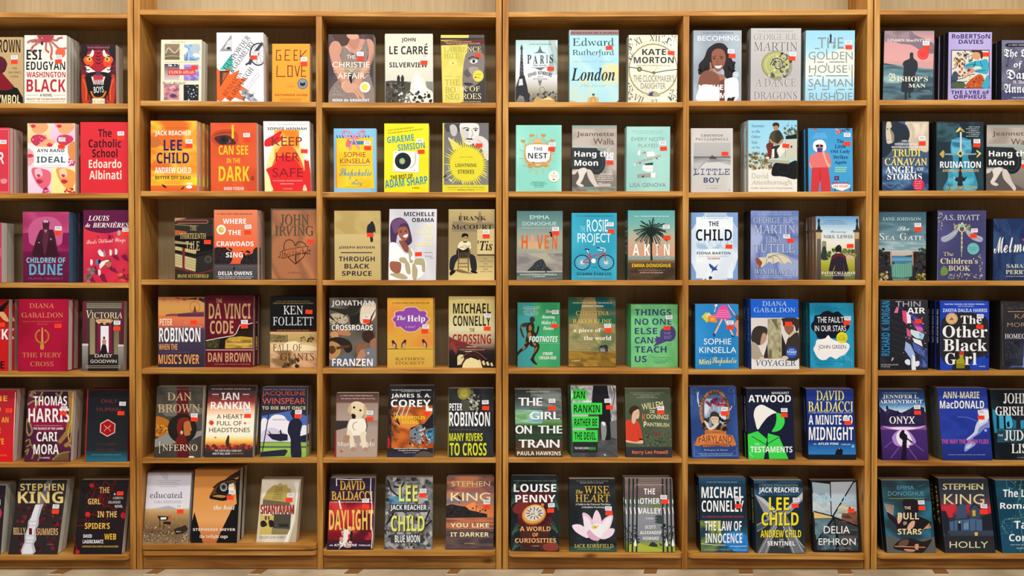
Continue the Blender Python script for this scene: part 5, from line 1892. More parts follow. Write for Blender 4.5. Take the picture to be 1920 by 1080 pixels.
B('B', 2, (728, 1188, 192, 726, 1186, 868), 28, 1, '8a8078', 'faded round-cornered paperback of crossed legs beside a car tyre', spine='2a2a28')
V(192, '74968c', 230, 'a89c92', 380, 'b0a49a', 410, 'a8b4ac', 430, '8a9690', 700, '8a8078', 868, '7a7068')
N(726, 230, 1186, 410, ['b0a298', 'a0988e', 'b8aca2'], 2, 1.5, 3, nx=12, ny=6)
P('34383a', 728, 420, 980, 425, 990, 440, 980, 480, 1000, 640, 728, 640)
L('b8b8b0', 8, 728, 405, 860, 400, 980, 408)
E(980, 570, 92, 126, '2c3034')
O(980, 570, 64, 92, 6, '4a4e52')
N(1080, 420, 1186, 700, ['a89c94', 'b8aea4', '988c84'], 2, 2, 5, nx=6, ny=8)
G('5a5450', 728, 700, 850, 640, 900, 740, 1000, 800, 1080, 860, 728, 866)
G('c8beb4', 728, 660, 790, 645, 760, 690, 728, 690)
G('d8cec4', 790, 650, 850, 625, 885, 650, 860, 690, 830, 760, 790, 800, 770, 780, 800, 720)
G('ccc0b6', 885, 650, 930, 660, 970, 760, 1010, 830, 1000, 860, 960, 820, 900, 740)
G('d4c8be', 770, 780, 800, 780, 850, 810, 820, 820, 780, 800)
E(995, 850, 20, 14, 'd8ccc2')
G('b8aaa0', 1000, 780, 1120, 790, 1110, 830, 1030, 850)
N(728, 820, 1186, 866, ['5a9488', '8a8078', '6a6058', '74a094'], 4, 1, 6, nx=14, ny=4)
T('Jeannette', 776, 256, 1158, 316, '5c463e', '')
T('Walls', 946, 326, 1156, 388, '5c463e', '')
T('Hang the', 752, 454, 1158, 530, 'eef0ea', 'k')
T('Moon', 752, 548, 994, 606, 'eef0ea', 'k')
for i, (x0, x1) in enumerate(((1016, 1156), (1002, 1146), (982, 1156), (992, 1156))):
    W(x0, 686 + i * 21, x1, 696 + i * 21, 'ded6cc', i)
T('A Novel', 1032, 776, 1090, 788, '4a4440', 'k')
st(1114, 528, 1116, 574)
SP('HANG THE MOON', 'c8c8c0')

B('B', 2, (1290, 1737, 205, 1285, 1732, 868), 24, 1, '9ccac0', 'pale turquoise paperback with a broken stack of white fragments', spine='8ab0a8')
A(['9acac2', 'a4d0c6', '94c4bc'], 1, 1.5, 5)
T('NEW YORK TIMES BESTSELLING', 1344, 248, 1664, 258, '6a9c94', '')
T('AUTHOR OF STILL ALICE', 1376, 268, 1650, 278, '6a9c94', '')
T('EVERY NOTE', 1338, 314, 1676, 354, '7a9088', '')
T('PLAYED', 1408, 382, 1608, 418, '7a9088', '')
G('eceae6', 1402, 480, 1415, 448, 1432, 460, 1428, 492, 1410, 496)
G('b0aea8', 1430, 465, 1490, 465, 1500, 485, 1440, 488)
P('e8e6e2', 1495, 465, 1560, 460, 1580, 480, 1575, 510, 1500, 512)
P('2a2a2c', 1460, 462, 1480, 466, 1476, 478)
P('a8a6a0', 1370, 570, 1500, 530, 1640, 490, 1644, 515, 1520, 550, 1380, 590)
S(12, 1390, 510, 1630, 575, 5, 9, ['8a8882', 'd8d6d0'], 4)
P('2c2c2e', 1588, 528, 1606, 520, 1604, 540)
P('2c2c2e', 1415, 575, 1436, 572, 1430, 588)
P('dcdad4', 1365, 575, 1380, 580, 1376, 614, 1366, 608)
P('3a3a3c', 1470, 585, 1560, 572, 1560, 598, 1490, 606)
P('eae6e0', 1455, 600, 1560, 600, 1558, 668, 1500, 670, 1450, 650)
L('c0beb6', 4, 1460, 630, 1555, 632)
P('98968e', 1395, 695, 1540, 680, 1540, 722, 1400, 730)
P('2c2c2e', 1440, 715, 1468, 705, 1462, 728)
P('eceae4', 1536, 680, 1586, 672, 1582, 728, 1540, 726)
P('c0beb6', 1590, 684, 1600, 684, 1600, 732, 1592, 732)
T('LISA GENOVA', 1322, 782, 1692, 822, '7a8c84', '')
st(1658, 372, 1668, 430)

B('B', 3, (160, 632, 168, 157, 628, 876), 28, 1, '6a8684', 'grey sea paperback with orange title over a dark rock island', spine='2c3c3a')
V(168, '4c7272', 300, '6a8a88', 420, '949c90', 540, 'a8a484', 620, '96958a', 780, 'a09a8c', 790, '6a706c', 876, '55605e')
N(160, 600, 630, 790, ['7a7878', '9a948c', '86827e', 'aaa490'], 2, 2, 4, nx=14, ny=8)
N(160, 440, 630, 600, ['a8a484', '8f9890', 'b4ac84'], 2, 1.5, 8, nx=12, ny=6)
P('33363a', 262, 782, 320, 730, 345, 695, 380, 672, 418, 658, 440, 680, 460, 730, 525, 782)
S(26, 330, 690, 470, 775, 6, 14, ['44484c', '24282c', '5a5e60'], 4)
P('b0b0a4', 157, 786, 630, 784, 630, 794, 157, 796)
P('2a2e30', 445, 800, 460, 780, 474, 800)
N(157, 798, 628, 876, ['5f6a68', '788078', '505a58'], 2, 4, 5, nx=10, ny=6)
T('EMMA', 294, 212, 494, 252, 'b8dcd4', '')
T('DONOGHUE', 220, 278, 566, 316, 'b8dcd4', '')
T('Bestselling author of Room and The Wonder', 212, 336, 520, 348, 'c8dcd8', '')
for i, (ch, a, b, c) in enumerate((('H', 208, 270, 'd85c24'), ('A', 290, 348, 'f09070'), ('V', 366, 426, 'd85c24'), ('E', 446, 492, 'd86428'), ('N', 524, 574, 'd85c24'))):
    T(ch, a, 416, b, 556, c, 'k')
P('241f1e', 488, 395, 505, 375, 520, 390, 525, 440, 508, 430)
P('e8e4dc', 492, 398, 506, 402, 500, 412)
T('A NOVEL', 366, 580, 424, 594, 'd8a060', '')
W(190, 814, 580, 826, 'c8ccc8')
W(326, 834, 462, 844, 'c8ccc8')
st(558, 352, 560, 394)
SP('HAVEN', 'd0dcd8')

B('B', 3, (722, 1190, 188, 722, 1186, 882), 27, 2, '38a0bc', 'teal blue paperback with a red bicycle', spine='1c4a5c')
A(['38a0bc', '40a8c4', '329ab6'], 1, 1.5, 3)
T('THE #1 INTERNATIONAL BESTSELLER', 768, 214, 1150, 228, '1c4a5c', 'k')
T('THE', 808, 324, 862, 382, '8ad0dc', '')
T('ROSIE', 880, 256, 1100, 382, 'dcf0f2', '')
T('PROJECT', 784, 398, 1128, 524, 'dcf0f2', '')
for x in (832, 1077):
    for i in range(9):
        t_ = 6.283 * i / 18
        L('b0dce4', 3, x - 74 * math.cos(t_), 700 - 72 * math.sin(t_), x + 74 * math.cos(t_), 700 + 72 * math.sin(t_))
    O(x, 700, 80, 76, 9, '1c2c40')
    E(x, 700, 16, 16, 'f0e8e8')
for a in ((832, 700, 912, 640, 1062, 600), (832, 700, 945, 692), (945, 690, 905, 610), (945, 690, 1062, 606), (1062, 590, 1077, 700), (880, 575, 912, 640)):
    L('c8304c', 8, *a)
L('e8f0f0', 8, 880, 570, 895, 600)
E(948, 684, 24, 24, 'f0ece8')
P('1c2430', 856, 556, 905, 560, 902, 570, 860, 568)
L('e8f4f4', 8, 1000, 548, 1050, 552, 1068, 570, 1062, 590, sm=1)
L('1c2430', 8, 985, 545, 1012, 548)
L('e8f4f4', 7, 990, 570, 1040, 576)
T('Graeme Simsion', 776, 794, 1134, 832, '1c4456', 'm')
T('a novel', 930, 742, 980, 754, '1c5a70', '')
W(786, 838, 1118, 846, '8ad0dc')
W(806, 854, 1100, 862, '68b8cc')
st(1122, 306, 1130, 378)
SP('THE ROSIE PROJECT', '7ac0d0')

B('B', 3, (1302, 1785, 162, 1302, 1785, 876), 30, 1, '68a4a0', 'paperback with a black palm tree between white capitals', spine='24443e')
V(162, '54a0a0', 330, '78aca0', 440, 'b0a890', 560, 'c89a7c', 632, 'c8987c', 636, '8a9c94', 668, '7a948c', 674, '8a6038', 720, '5a4430', 876, '3c3028')
P('6a4e38', 1480, 690, 1600, 690, 1785, 860, 1785, 876, 1302, 876, 1302, 850)
N(1310, 700, 1780, 876, ['4a3a2c', '5c4634', '3e3026'], 2, 2, 6, nx=12, ny=6)
for i in range(26):
    t_ = 6.283 * i / 26
    r_ = 120 + 32 * ((i * 7) % 3)
    ex, ey = 1540 + r_ * math.cos(t_), 385 + r_ * .82 * math.sin(t_) + 18 * abs(math.cos(t_))
    L('22302e', 10, 1540, 375, (1540 + ex) / 2, (375 + ey) / 2 - 16, ex, ey, sm=1)
    L('2c3c36', 5, 1540, 375, (1540 + ex) / 2 + 8, (375 + ey) / 2 - 4, ex + 10, ey + 14, sm=1)
E(1540, 380, 46, 50, '1c2624')
P('1c2220', 1534, 400, 1552, 400, 1550, 600, 1556, 672, 1534, 672)
for ch, a, b in (('A', 1350, 1418), ('K', 1470, 1530), ('I', 1592, 1610), ('N', 1672, 1730)):
    T(ch, a, 508, b, 626, 'f2eeea', 'k')
T('A NOVEL', 1678, 642, 1736, 654, 'd8e0d8', '')
T('EMMA DONOGHUE', 1344, 708, 1742, 744, 'e8c428', 'k')
T('THE #1 INTERNATIONAL BESTSELLER', 1364, 218, 1724, 230, 'e0f0ec', 'k')
T('International bestselling author of', 1406, 770, 1680, 782, 'b89c84', '')
T('ROOM and THE WONDER', 1424, 794, 1664, 806, 'c8b09c', 'k')
st(1696, 330, 1704, 440)
SP('AKIN', 'e8ece8')

B('B', 4, (166, 602, 206, 166, 604, 852), 24, 1, '3ca070', 'green paperback with a running anatomical figure', spine='1c3c34')
R(160, 206, 605, 852, '3a9cac', None, '3aa060')
N(330, 206, 604, 852, ['3a9a6a', '44a86c', '349460'], 1.5, 2, 4, nx=8, ny=12)
N(166, 206, 330, 852, ['3a98a4', '409c90', '4494a0'], 1.5, 2, 5, nx=6, ny=10)
for i, (x0, x1) in enumerate(((230, 396), (220, 404), (240, 378), (226, 394), (230, 392), (246, 382))):
    W(x0, 242 + i * 16, x1, 252 + i * 16, 'b0dcc8', i)
k_ = '2c2420'
E(318, 376, 28, 30, '34302e')
P('34302e', 300, 395, 325, 400, 322, 420, 292, 414)
G(k_, 262, 412, 322, 404, 340, 440, 332, 500, 322, 560, 290, 600, 250, 585, 262, 520, 254, 460)
G('3a3430', 268, 405, 210, 420, 190, 465, 205, 520, 225, 560, 236, 548, 218, 500, 220, 455, 258, 445)
G(k_, 330, 470, 345, 505, 362, 500, 375, 440, 390, 452, 378, 510, 350, 545, 322, 520)
G(k_, 255, 570, 300, 590, 262, 660, 200, 702, 160, 745, 150, 720, 196, 670, 232, 640)
G(k_, 280, 590, 330, 590, 388, 620, 385, 680, 340, 750, 345, 790, 370, 820, 350, 826, 300, 780, 318, 740, 342, 660, 300, 640)
for q in ((280, 450, 300, 430, 315, 470, 290, 490), (268, 520, 300, 500, 310, 560, 280, 570), (320, 600, 360, 620, 340, 640), (215, 660, 240, 640, 250, 660, 220, 680), (350, 660, 370, 650, 350, 700), (200, 450, 215, 440, 215, 480)):
    G('9a6c38', *q)
for q in ((275, 480, 300, 478, 298, 490), (240, 600, 262, 600, 250, 622), (330, 690, 345, 680, 335, 720)):
    G('8a6a50', *q)
T('How', 454, 276, 520, 310, 'eaf2e4', 'I')
T('Running', 420, 332, 552, 372, 'eaf2e4', 'I')
T('Makes Us', 408, 388, 566, 422, 'eaf2e4', 'I')
T('Human', 430, 444, 540, 478, 'eaf2e4', 'I')
T('FOOTNOTES', 284, 542, 580, 600, 'f4f6f0', 'd')
R(390, 612, 604, 620, '5cb888')
T('VYBARR', 426, 702, 528, 732, 'e4ecdc', 'd')
T('CREGAN-REID', 388, 742, 566, 774, 'e4ecdc', 'd')
st(555, 300, 548, 438)
SP('FOOTNOTES', 'c8dcd0')

B('B', 4, (686, 1180, 150, 692, 1178, 858), 28, 0, '5a6a44', 'green and ochre paperback with a small grey barn on a hill', gloss=1)
V(150, '1c5c4c', 300, '4a6448', 420, '78724a', 560, '8a8054', 690, '9a9460', 702, '8a6c30', 760, '9a7a34', 858, '5a4828')
N(688, 150, 1180, 420, ['1c5c4c', '2c6450', '7a7048', '1a5c60'], 1.6, 2, 4, nx=14, ny=10)
G('9c8a5c', 850, 160, 960, 150, 980, 300, 1000, 420, 1100, 560, 900, 600, 720, 560, 800, 360)
N(700, 420, 1170, 690, ['9a8c5c', '7c7c54', 'aa9c68', '66744e'], 2, 2, 6, nx=14, ny=10)
N(692, 705, 1178, 850, ['9a7830', 'b08a38', '6a5424', '8a6a2c'], 3, 3, 7, nx=14, ny=8)
P('3a3a3c', 1005, 660, 1020, 640, 1085, 632, 1098, 662, 1098, 700, 1005, 700)
P('6a6c6e', 1010, 662, 1060, 658, 1060, 700, 1010, 700)
P('26262a', 1002, 662, 1020, 640, 1085, 632, 1100, 660, 1060, 658, 1070, 640)
for x in (1025, 1042, 1058):
    R(x, 675, x + 8, 700, 'a8b0b0')
T('AUTHOR OF THE #1 NEW YORK TIMES BESTSELLER', 730, 202, 1142, 214, 'e0d8b8', 'k')
T('ORPHAN TRAIN', 826, 232, 1050, 248, 'f0ead8', 'k')
T('CHRISTINA', 766, 288, 1108, 332, 'd8c05c', 'r')
T('BAKER KLINE', 734, 372, 1138, 414, 'd8c05c', 'r')
T('a piece of', 740, 462, 1026, 514, 'f0e8d4', 'S')
T('the world', 850, 540, 1134, 586, 'f0e8d4', 'S')
T('a novel', 726, 774, 812, 800, 'e0d4b0', 'c')
for i in range(3):
    W(710 + 30 * i, 612 + i * 22, 920 - 8 * i, 620 + i * 22, 'b0a478', i)
st(1095, 438, 1102, 486)

B('B', 4, (1332, 1815, 224, 1334, 1815, 870), 17, 3, '70c07c', 'mint green paperback with navy capitals and a dark splash', jit=-.0016, spine='2f7a48')
A(['72c27e', '66b872', '7cca86', '6abc80'], 2, 2, 4)
for s_, y, x1 in (('THINGS', 272, 1748), ('NO ONE', 368, 1750), ('ELSE', 464, 1604), ('CAN', 560, 1562), ('TEACH', 654, 1700), ('US', 752, 1494)):
    T(s_, 1372, y, x1, y + 66, '34406a', 'k')
G('4a4478', 1700, 450, 1760, 450, 1792, 500, 1785, 570, 1740, 605, 1700, 605, 1660, 620, 1610, 640, 1565, 655, 1600, 600, 1590, 550, 1630, 560, 1640, 490)
BURST(1610, 590, 24, 46, 16, '4a4478', 3)
T('THE', 1672, 508, 1742, 534, '8a88b0', '', -6)
T('POET', 1678, 548, 1756, 578, '8a88b0', '', -6)
W(1690, 620, 1766, 630, '4c9860')
W(1700, 636, 1752, 645, '4c9860')
L('5a9890', 4, 1500, 740, 1540, 750, 1560, 760)
T('"Remarkable debut and', 1554, 762, 1734, 774, '3c7c58', '')
T('utterly new"', 1570, 784, 1740, 796, '3c7c58', '')
W(1568, 802, 1730, 811, '3c7c58')
W(1580, 820, 1700, 829, '3c7c58')
st(1726, 355, 1704, 466)

B('B', 5, (135, 620, 165, 148, 632, 864), 26, 1, '3c443c', 'blurred green landscape paperback with split white capitals', gloss=1)
V(165, '2c3230', 260, '3a403c', 350, '5a6a66', 400, '6a9298', 460, '7aa088', 510, '5a8a40', 560, '2c3a28', 660, '2a4430', 740, '2c2e26', 800, '4a3828', 864, '2a2824')
N(300, 165, 630, 480, ['3a4240', '6a706c', '4a5450', '7a807a'], 1, 7, 3, nx=8, ny=22, skew=-.4)
N(140, 380, 420, 520, ['70a4ac', 'a0d0c8', '6a9a50', '88b890'], 1, 5, 5, nx=8, ny=12)
N(145, 540, 630, 680, ['26382a', '2c5038', '3a3c2c'], 1, 6, 7, nx=8, ny=12)
N(148, 690, 632, 860, ['2c2822', '6a4830', '3a342c', '503c2c'], 1, 6, 9, nx=8, ny=14, skew=.4)
T('#1 NATIONAL BESTSELLER', 254, 184, 496, 196, 'd0d4d0', 'k')
for s_, x0, y0, x1, y1 in (('THE', 172, 252, 414, 334), ('GIRL', 290, 396, 598, 476), ('ON', 142, 538, 306, 624), ('THE', 376, 540, 624, 620), ('TRAIN', 176, 684, 592, 766)):
    T(s_, x0, y0, x1, y1, 'eef2ee', '')
    T(s_, x0 + 9, y0, x1 + 7, y1, 'f4f6f2', '')
    lay()
    R(x0, (y0 + y1) / 2 + 2, x0 + (x1 - x0), (y0 + y1) / 2 + 3, '6a7a70')
T('A NOVEL', 150, 372, 262, 388, '9ab0b0', '')
T('PAULA HAWKINS', 164, 804, 612, 844, 'f0e4d4', 'k')
st(522, 283, 522, 360)

B('B', 5, (705, 1185, 126, 724, 1195, 864), 30, 2, '3a3a3c', 'black and white alley paperback with bright green word blocks', spine='1f7a34', jit=-.0012)
A(['38383a', '4a4a4c', '303032'], 2, 3, 4)
P('b8b8ba', 705, 126, 945, 126, 930, 260, 900, 400, 860, 620, 730, 620)
N(715, 130, 930, 300, ['c8c8ca', '8a8a8c', 'dcdcde'], 2, 2, 5, nx=8, ny=6)
P('b0b0b2', 1095, 126, 1185, 126, 1192, 620, 1160, 640, 1130, 480, 1115, 320)
N(1110, 130, 1190, 480, ['d0d0d2', '6a6a6c', 'a8a8aa'], 2, 3, 6, nx=6, ny=10)
for a in ((760, 126, 800, 170, 860, 150), (720, 300, 735, 200, 715, 140), (1150, 130, 1170, 220, 1150, 330)):
    L('2c2c2e', 7, *a, sm=1)
P('1c1c1e', 945, 126, 1090, 126, 1120, 300, 1130, 480, 1125, 680, 1080, 700, 1020, 660, 1000, 420, 930, 420)
G('8a8a8c', 1025, 520, 1050, 498, 1078, 520, 1082, 620, 1060, 700, 1035, 690)
G('e0e0e2', 1030, 510, 1052, 500, 1072, 520, 1060, 545)
P('6a6a6c', 1120, 500, 1190, 480, 1192, 680, 1130, 660)
N(730, 690, 1195, 864, ['48484a', '5c5c5e', '3a3a3c'], 3, 3, 8, nx=12, ny=6)
R(735, 710, 992, 820, '2a2a2c')
P('c8c8ca', 1050, 830, 1075, 836, 1070, 856)
for s_, x0, y0, x1, y1, a, b in (('IAN', 728, 165, 876, 280, 738, 858), ('RANKIN', 725, 305, 1038, 424, 742, 1016), ('RATHER BE', 727, 446, 1003, 564, 748, 986), ('THE DEVIL', 730, 586, 992, 705, 750, 972)):
    R(x0, y0, x1, y1, '3cd048')
    T(s_, a, y0 + 22, b, y1 - 20, '14241a', 'k')
T('THE NEW JOHN', 750, 760, 896, 788, 'e0d0d8', 'k')
T('REBUS', 902, 760, 970, 788, '3cc048', 'k')
st(1098, 283, 1116, 350)
SP('IAN RANKIN', '0f3a1c')

B('B', 5, (1268, 1740, 155, 1284, 1757, 868), 24, 0, '4a5440', 'olive paperback with a red-jumpered reader in profile', spine='2a3024')
A(['4a5440', '525c46', '444e3c'], 1, 1.5, 4)
for i, (x0, x1) in enumerate(((1320, 1680), (1352, 1640), (1424, 1590), (1388, 1614))):
    W(x0, 196 + i * 17, x1, 205 + i * 17, '8a9280', i)
G('3a2820', 1312, 400, 1325, 355, 1370, 335, 1410, 350, 1420, 385, 1370, 400, 1350, 430, 1325, 425)
G('d8b094', 1350, 410, 1375, 385, 1412, 372, 1420, 430, 1408, 470, 1385, 475, 1380, 530, 1345, 525, 1340, 470)
L('6a4a3c', 4, 1385, 415, 1400, 418)
G('d0402c', 1275, 510, 1320, 480, 1360, 525, 1395, 490, 1425, 540, 1450, 660, 1440, 690, 1380, 715, 1280, 700)
L('a82c20', 4, 1400, 560, 1415, 660)
G('d8b094', 1280, 690, 1380, 710, 1450, 690, 1455, 725, 1380, 725, 1282, 712)
P('1c1c1c', 1415, 670, 1460, 680, 1460, 690, 1420, 690)
for s_, x0, y0, x1, y1, c, r in (('WILLEM', 1444, 300, 1664, 368, 'e8dca8', -8), ('DE', 1530, 380, 1578, 412, 'e8dca8', 0), ('K', 1450, 418, 1490, 488, 'e0703c', 0), ('OONINGS', 1492, 426, 1720, 474, 'e8dca8', 2), ('P', 1464, 498, 1494, 556, 'e8dca8', 0), ('AINTBRUSH', 1496, 512, 1726, 552, 'e8dca8', 2)):
    T(s_, x0, y0, x1, y1, c, '' if s_ != 'P' else 'k', r)
T('STORIES', 1548, 608, 1652, 648, '8a3c2c', 'c')
S(70, 1460, 620, 1745, 752, 4, 9, ['2c3428', '6a745c', '343c30'], 6)
R(1270, 762, 1760, 870, '34343a')
T('Kerry Lee Powell', 1346, 796, 1712, 844, 'e0703c', 'k')
st(1640, 360, 1640, 402)
SP("WILLEM DE KOONING'S PAINTBRUSH", 'a8a890')

B('B', 6, (115, 562, 134, 112, 574, 848), 34, 0, '1e2426', 'black and green floral hardback with a round orange clock', hard=1)
A(['1c2226', '242c2e', '1a2022'], 2, 2, 3)
N(180, 290, 500, 620, ['4a1c20', '6a2424', '3a1a1e'], 2, 2, 6, nx=10, ny=10)
N(200, 600, 480, 840, ['5a2c22', '3a2220', '4c2620'], 2, 2, 8, nx=10, ny=8)
for x, y, m in ((150, 230, 1), (130, 370, 1), (150, 640, 1), (150, 790, 1), (540, 220, -1), (545, 400, -1), (530, 620, -1), (540, 760, -1)):
    for k2 in range(4):
        L('3f5a4c', 9, x - 30 * m, y + 50, x + (k2 * 14 - 10) * m, y + 10, x + (20 + k2 * 14) * m, y - 50 + k2 * 22, sm=1)
    L('587464', 4, x - 20 * m, y + 60, x + 10 * m, y, x + 40 * m, y - 40, sm=1)
G('7a2a26', 130, 450, 180, 390, 270, 390, 280, 440, 220, 500, 150, 490)
E(332, 506, 118, 96, 'b0542c', -18)
E(332, 498, 112, 88, 'd8a048', -18)
E(336, 492, 92, 70, 'd8d0c0', -18)
for i in range(12):
    t_ = 6.283 * i / 12
    L('4a4a60', 9, 336 + 44 * math.cos(t_), 492 + 32 * math.sin(t_), 336 + 78 * math.cos(t_), 492 + 58 * math.sin(t_))
S(16, 300, 455, 390, 520, 5, 9, ['5a6a8a', 'c8a050', 'e8e0d0'], 5)
S(5, 405, 400, 425, 440, 8, 12, ['d89040'], 5)
G('8a3a34', 420, 790, 500, 770, 560, 790, 550, 840, 440, 840)
T('#1 NEW YORK TIMES BESTSELLING AUTHOR', 136, 178, 544, 190, '6a8a7a', 'k')
T('LOUISE', 142, 214, 542, 290, 'f2f0ec', 'k')
T('PENNY', 156, 318, 536, 388, 'f2f0ec', 'k')
T('A WORLD', 198, 616, 490, 660, 'e8a868', 'k')
T('OF', 318, 676, 372, 710, 'e8a868', 'k')
T('CURIOSITIES', 150, 726, 544, 768, 'e8a868', 'k')
T('A NOVEL', 310, 792, 382, 804, 'c8b0a0', '')
st(497, 416, 490, 466)

B('B', 6, (660, 1098, 165, 672, 1112, 852), 30, 0, '232628', 'black paperback with a large pale pink lotus flower', gloss=1)
A(['22262a', '2c3034', '1e2224'], 2, 2, 5)
R(668, 800, 1112, 852, '2c3c34', '3a5a48')
L('4a6a40', 12, 925, 740, 935, 800, 940, 850)
for q, c in (((920, 462, 960, 520, 970, 620, 920, 680, 880, 640, 885, 540), 'ecd0e0'), ((790, 488, 850, 510, 890, 580, 890, 660, 830, 640, 800, 570), 'e4c0d4'), ((1075, 512, 1060, 600, 1010, 690, 960, 680, 960, 590, 1010, 530), 'e8c8da'),
             ((694, 604, 770, 600, 840, 660, 840, 725, 760, 690, 710, 650), 'f0dce8'), ((1092, 642, 1070, 700, 1000, 735, 940, 720, 980, 660, 1040, 635), 'ecd4e2'), ((800, 520, 860, 560, 880, 660, 860, 700, 810, 640), 'f4e2ec'),
             ((1060, 530, 1040, 620, 980, 680, 950, 650, 1000, 560), 'f6e8f0'), ((830, 670, 880, 640, 940, 680, 950, 740, 900, 748, 850, 720), 'dca8c0')):
    G(c, *q)
G('f6eef2', 890, 600, 960, 590, 990, 640, 960, 720, 900, 690, 860, 640)
E(905, 622, 28, 16, 'd8c850')
S(10, 870, 605, 940, 640, 4, 7, ['b8a030', 'e8dc80'], 4)
T('"An inspiration and a gift of wisdom and healing', 730, 180, 1032, 192, 'b8b8b4', '')
W(766, 198, 994, 207, 'b0b0ac')
T('The', 724, 270, 792, 306, 'd8b048', 'I')
T('WISE', 804, 232, 1042, 306, 'd8b048', 'r')
T('HEART', 722, 314, 1048, 384, 'd8b048', 'r')
T('A Guide to the Universal Teachings', 722, 398, 1056, 420, 'e0dcd8', 'S')
T('of Buddhist Psychology', 782, 426, 1000, 446, 'e0dcd8', 'S')
T('JACK KORNFIELD', 712, 780, 1080, 816, 'd8cc70', 'r')
W(740, 824, 1062, 832, '7a9a70')
st(1034, 446, 1040, 490)

B('B', 6, (1180, 1640, 160, 1205, 1662, 862), 26, 1, '5a5654', 'lake landscape paperback sliced by repeated dark tree strips', jit=-.003, spine='3a383a')
V(160, '8a7874', 240, '7a6864', 300, '6a5e5c', 330, '5c5c58', 480, '8a8a8e', 560, '8a8c94', 760, '7c8088', 775, '8a983c', 862, '94a434')
G('6a5a58', 1190, 300, 1280, 260, 1400, 250, 1500, 290, 1540, 330, 1540, 360, 1190, 360)
R(1185, 340, 1650, 440, '5c6458', '767c78')
G('6c7a48', 1430, 420, 1480, 400, 1560, 420, 1560, 440, 1440, 440)
G('2e3634', 1420, 790, 1450, 765, 1490, 790, 1490, 812, 1420, 806)
P('a8b040', 1210, 776, 1300, 770, 1420, 810, 1560, 840, 1560, 862, 1215, 862)
for x in (1222, 1262, 1300, 1548, 1588, 1626):
    dx = (x - 1400) * .02
    L('2a2c30', 16, x - dx, 160, x + dx, 862)
    S(16, x - 26, 600, x + 26, 800, 8, 18, ['26302c', '324038'], x, .5)
for x in (1195, 1240, 1280, 1318, 1562, 1604, 1644):
    L('ecece8', 9, x - 6, 440, x + 6, 500)
    L('ecece8', 8, x - 4, 365, x, 400)
for x in (1285, 1580, 1640):
    G('f0f0ec', x - 10, 800, x, 735, x + 14, 800)
for y in (518, 545, 570):
    G('3a4642', 1470, y + 10, 1500, y - 6, 1550, y, 1548, y + 22, 1500, y + 20)
T('THE', 1366, 258, 1474, 314, 'f0f0ec', 'k')
T('OTHER', 1328, 350, 1518, 406, 'f0f0ec', 'k')
T('VALLEY', 1316, 444, 1530, 498, 'f0f0ec', 'k')
T('A NOVEL', 1384, 536, 1462, 552, 'e8e8e4', 'k')
T('SCOTT', 1378, 610, 1480, 642, 'e8e8e4', 'k')
T('ALEXANDER', 1330, 662, 1532, 694, 'e8e8e4', 'k')
T('HOWARD', 1358, 716, 1508, 748, 'e8e8e4', 'k')
T('"A thoughtful and captivating read"', 1300, 200, 1524, 210, 'd8d0cc', '')
W(1290, 218, 1560, 226, 'd0c8c4')
st(1556, 340, 1568, 382)

# ================================================================== third bookcase, right column
B('b', 1, (83, 570, 254, 78, 568, 964), 34, 1, '9aa4ae', 'pale blue grey hardback portrait, woman chin on hand', hard=1)
A(['98a2ac', 'a4aeb8', '8e98a2'], 1.5, 2, 3)
G('221c1e', 260, 410, 320, 380, 390, 390, 440, 450, 470, 540, 500, 600, 490, 690, 450, 740, 400, 720, 380, 640, 260, 640, 200, 690, 150, 680, 135, 600, 190, 530, 220, 450)
S(14, 140, 580, 220, 700, 14, 24, ['221c1e'], 4)
S(14, 440, 560, 500, 730, 14, 24, ['221c1e'], 5)
G('8a5540', 265, 500, 290, 450, 340, 435, 390, 460, 410, 530, 390, 610, 350, 660, 310, 660, 275, 600)
L('2a1a18', 6, 275, 520, 310, 512)
L('2a1a18', 6, 345, 512, 385, 518)
E(293, 535, 14, 6, '1c1212')
E(366, 532, 14, 6, '1c1212')
L('6a3a2c', 4, 330, 540, 326, 580, 338, 585, sm=1)
G('f4ece8', 298, 610, 330, 606, 370, 602, 355, 630, 320, 634)
G('5a2c24', 296, 606, 330, 600, 372, 598, 360, 604, 330, 608)
G('9a6450', 246, 580, 262, 580, 280, 650, 330, 690, 390, 700, 398, 740, 390, 820, 350, 830, 340, 760, 280, 740, 255, 690)
G('d8dcde', 140, 800, 250, 760, 340, 800, 420, 740, 520, 730, 540, 830, 500, 964, 130, 964, 128, 860)
G('7a4c3c', 130, 770, 160, 690, 230, 655, 330, 700, 350, 790, 330, 830, 250, 800, 170, 800, 130, 850)
P('6a3c30', 350, 760, 395, 740, 400, 964, 345, 964)
P('241c1e', 430, 930, 505, 920, 490, 964, 420, 964)
T('#1 NEW YORK TIMES BESTSELLER', 178, 272, 488, 286, '5a646c', '')
T('BECOMING', 124, 308, 544, 358, 'eceef0', '')
T('MICHELLE', 132, 798, 520, 852, 'f2f2f2', 'k')
T('OBAMA', 178, 880, 470, 934, 'f2f2f2', 'k')
E(512, 698, 34, 34, 'b4bcc2')
O(512, 698, 18, 18, 3, 'e8ecee')
L('e8ecee', 3, 495, 698, 530, 698)
st(462, 464, 474, 510)
SP('BECOMING', 'e0e4e8')

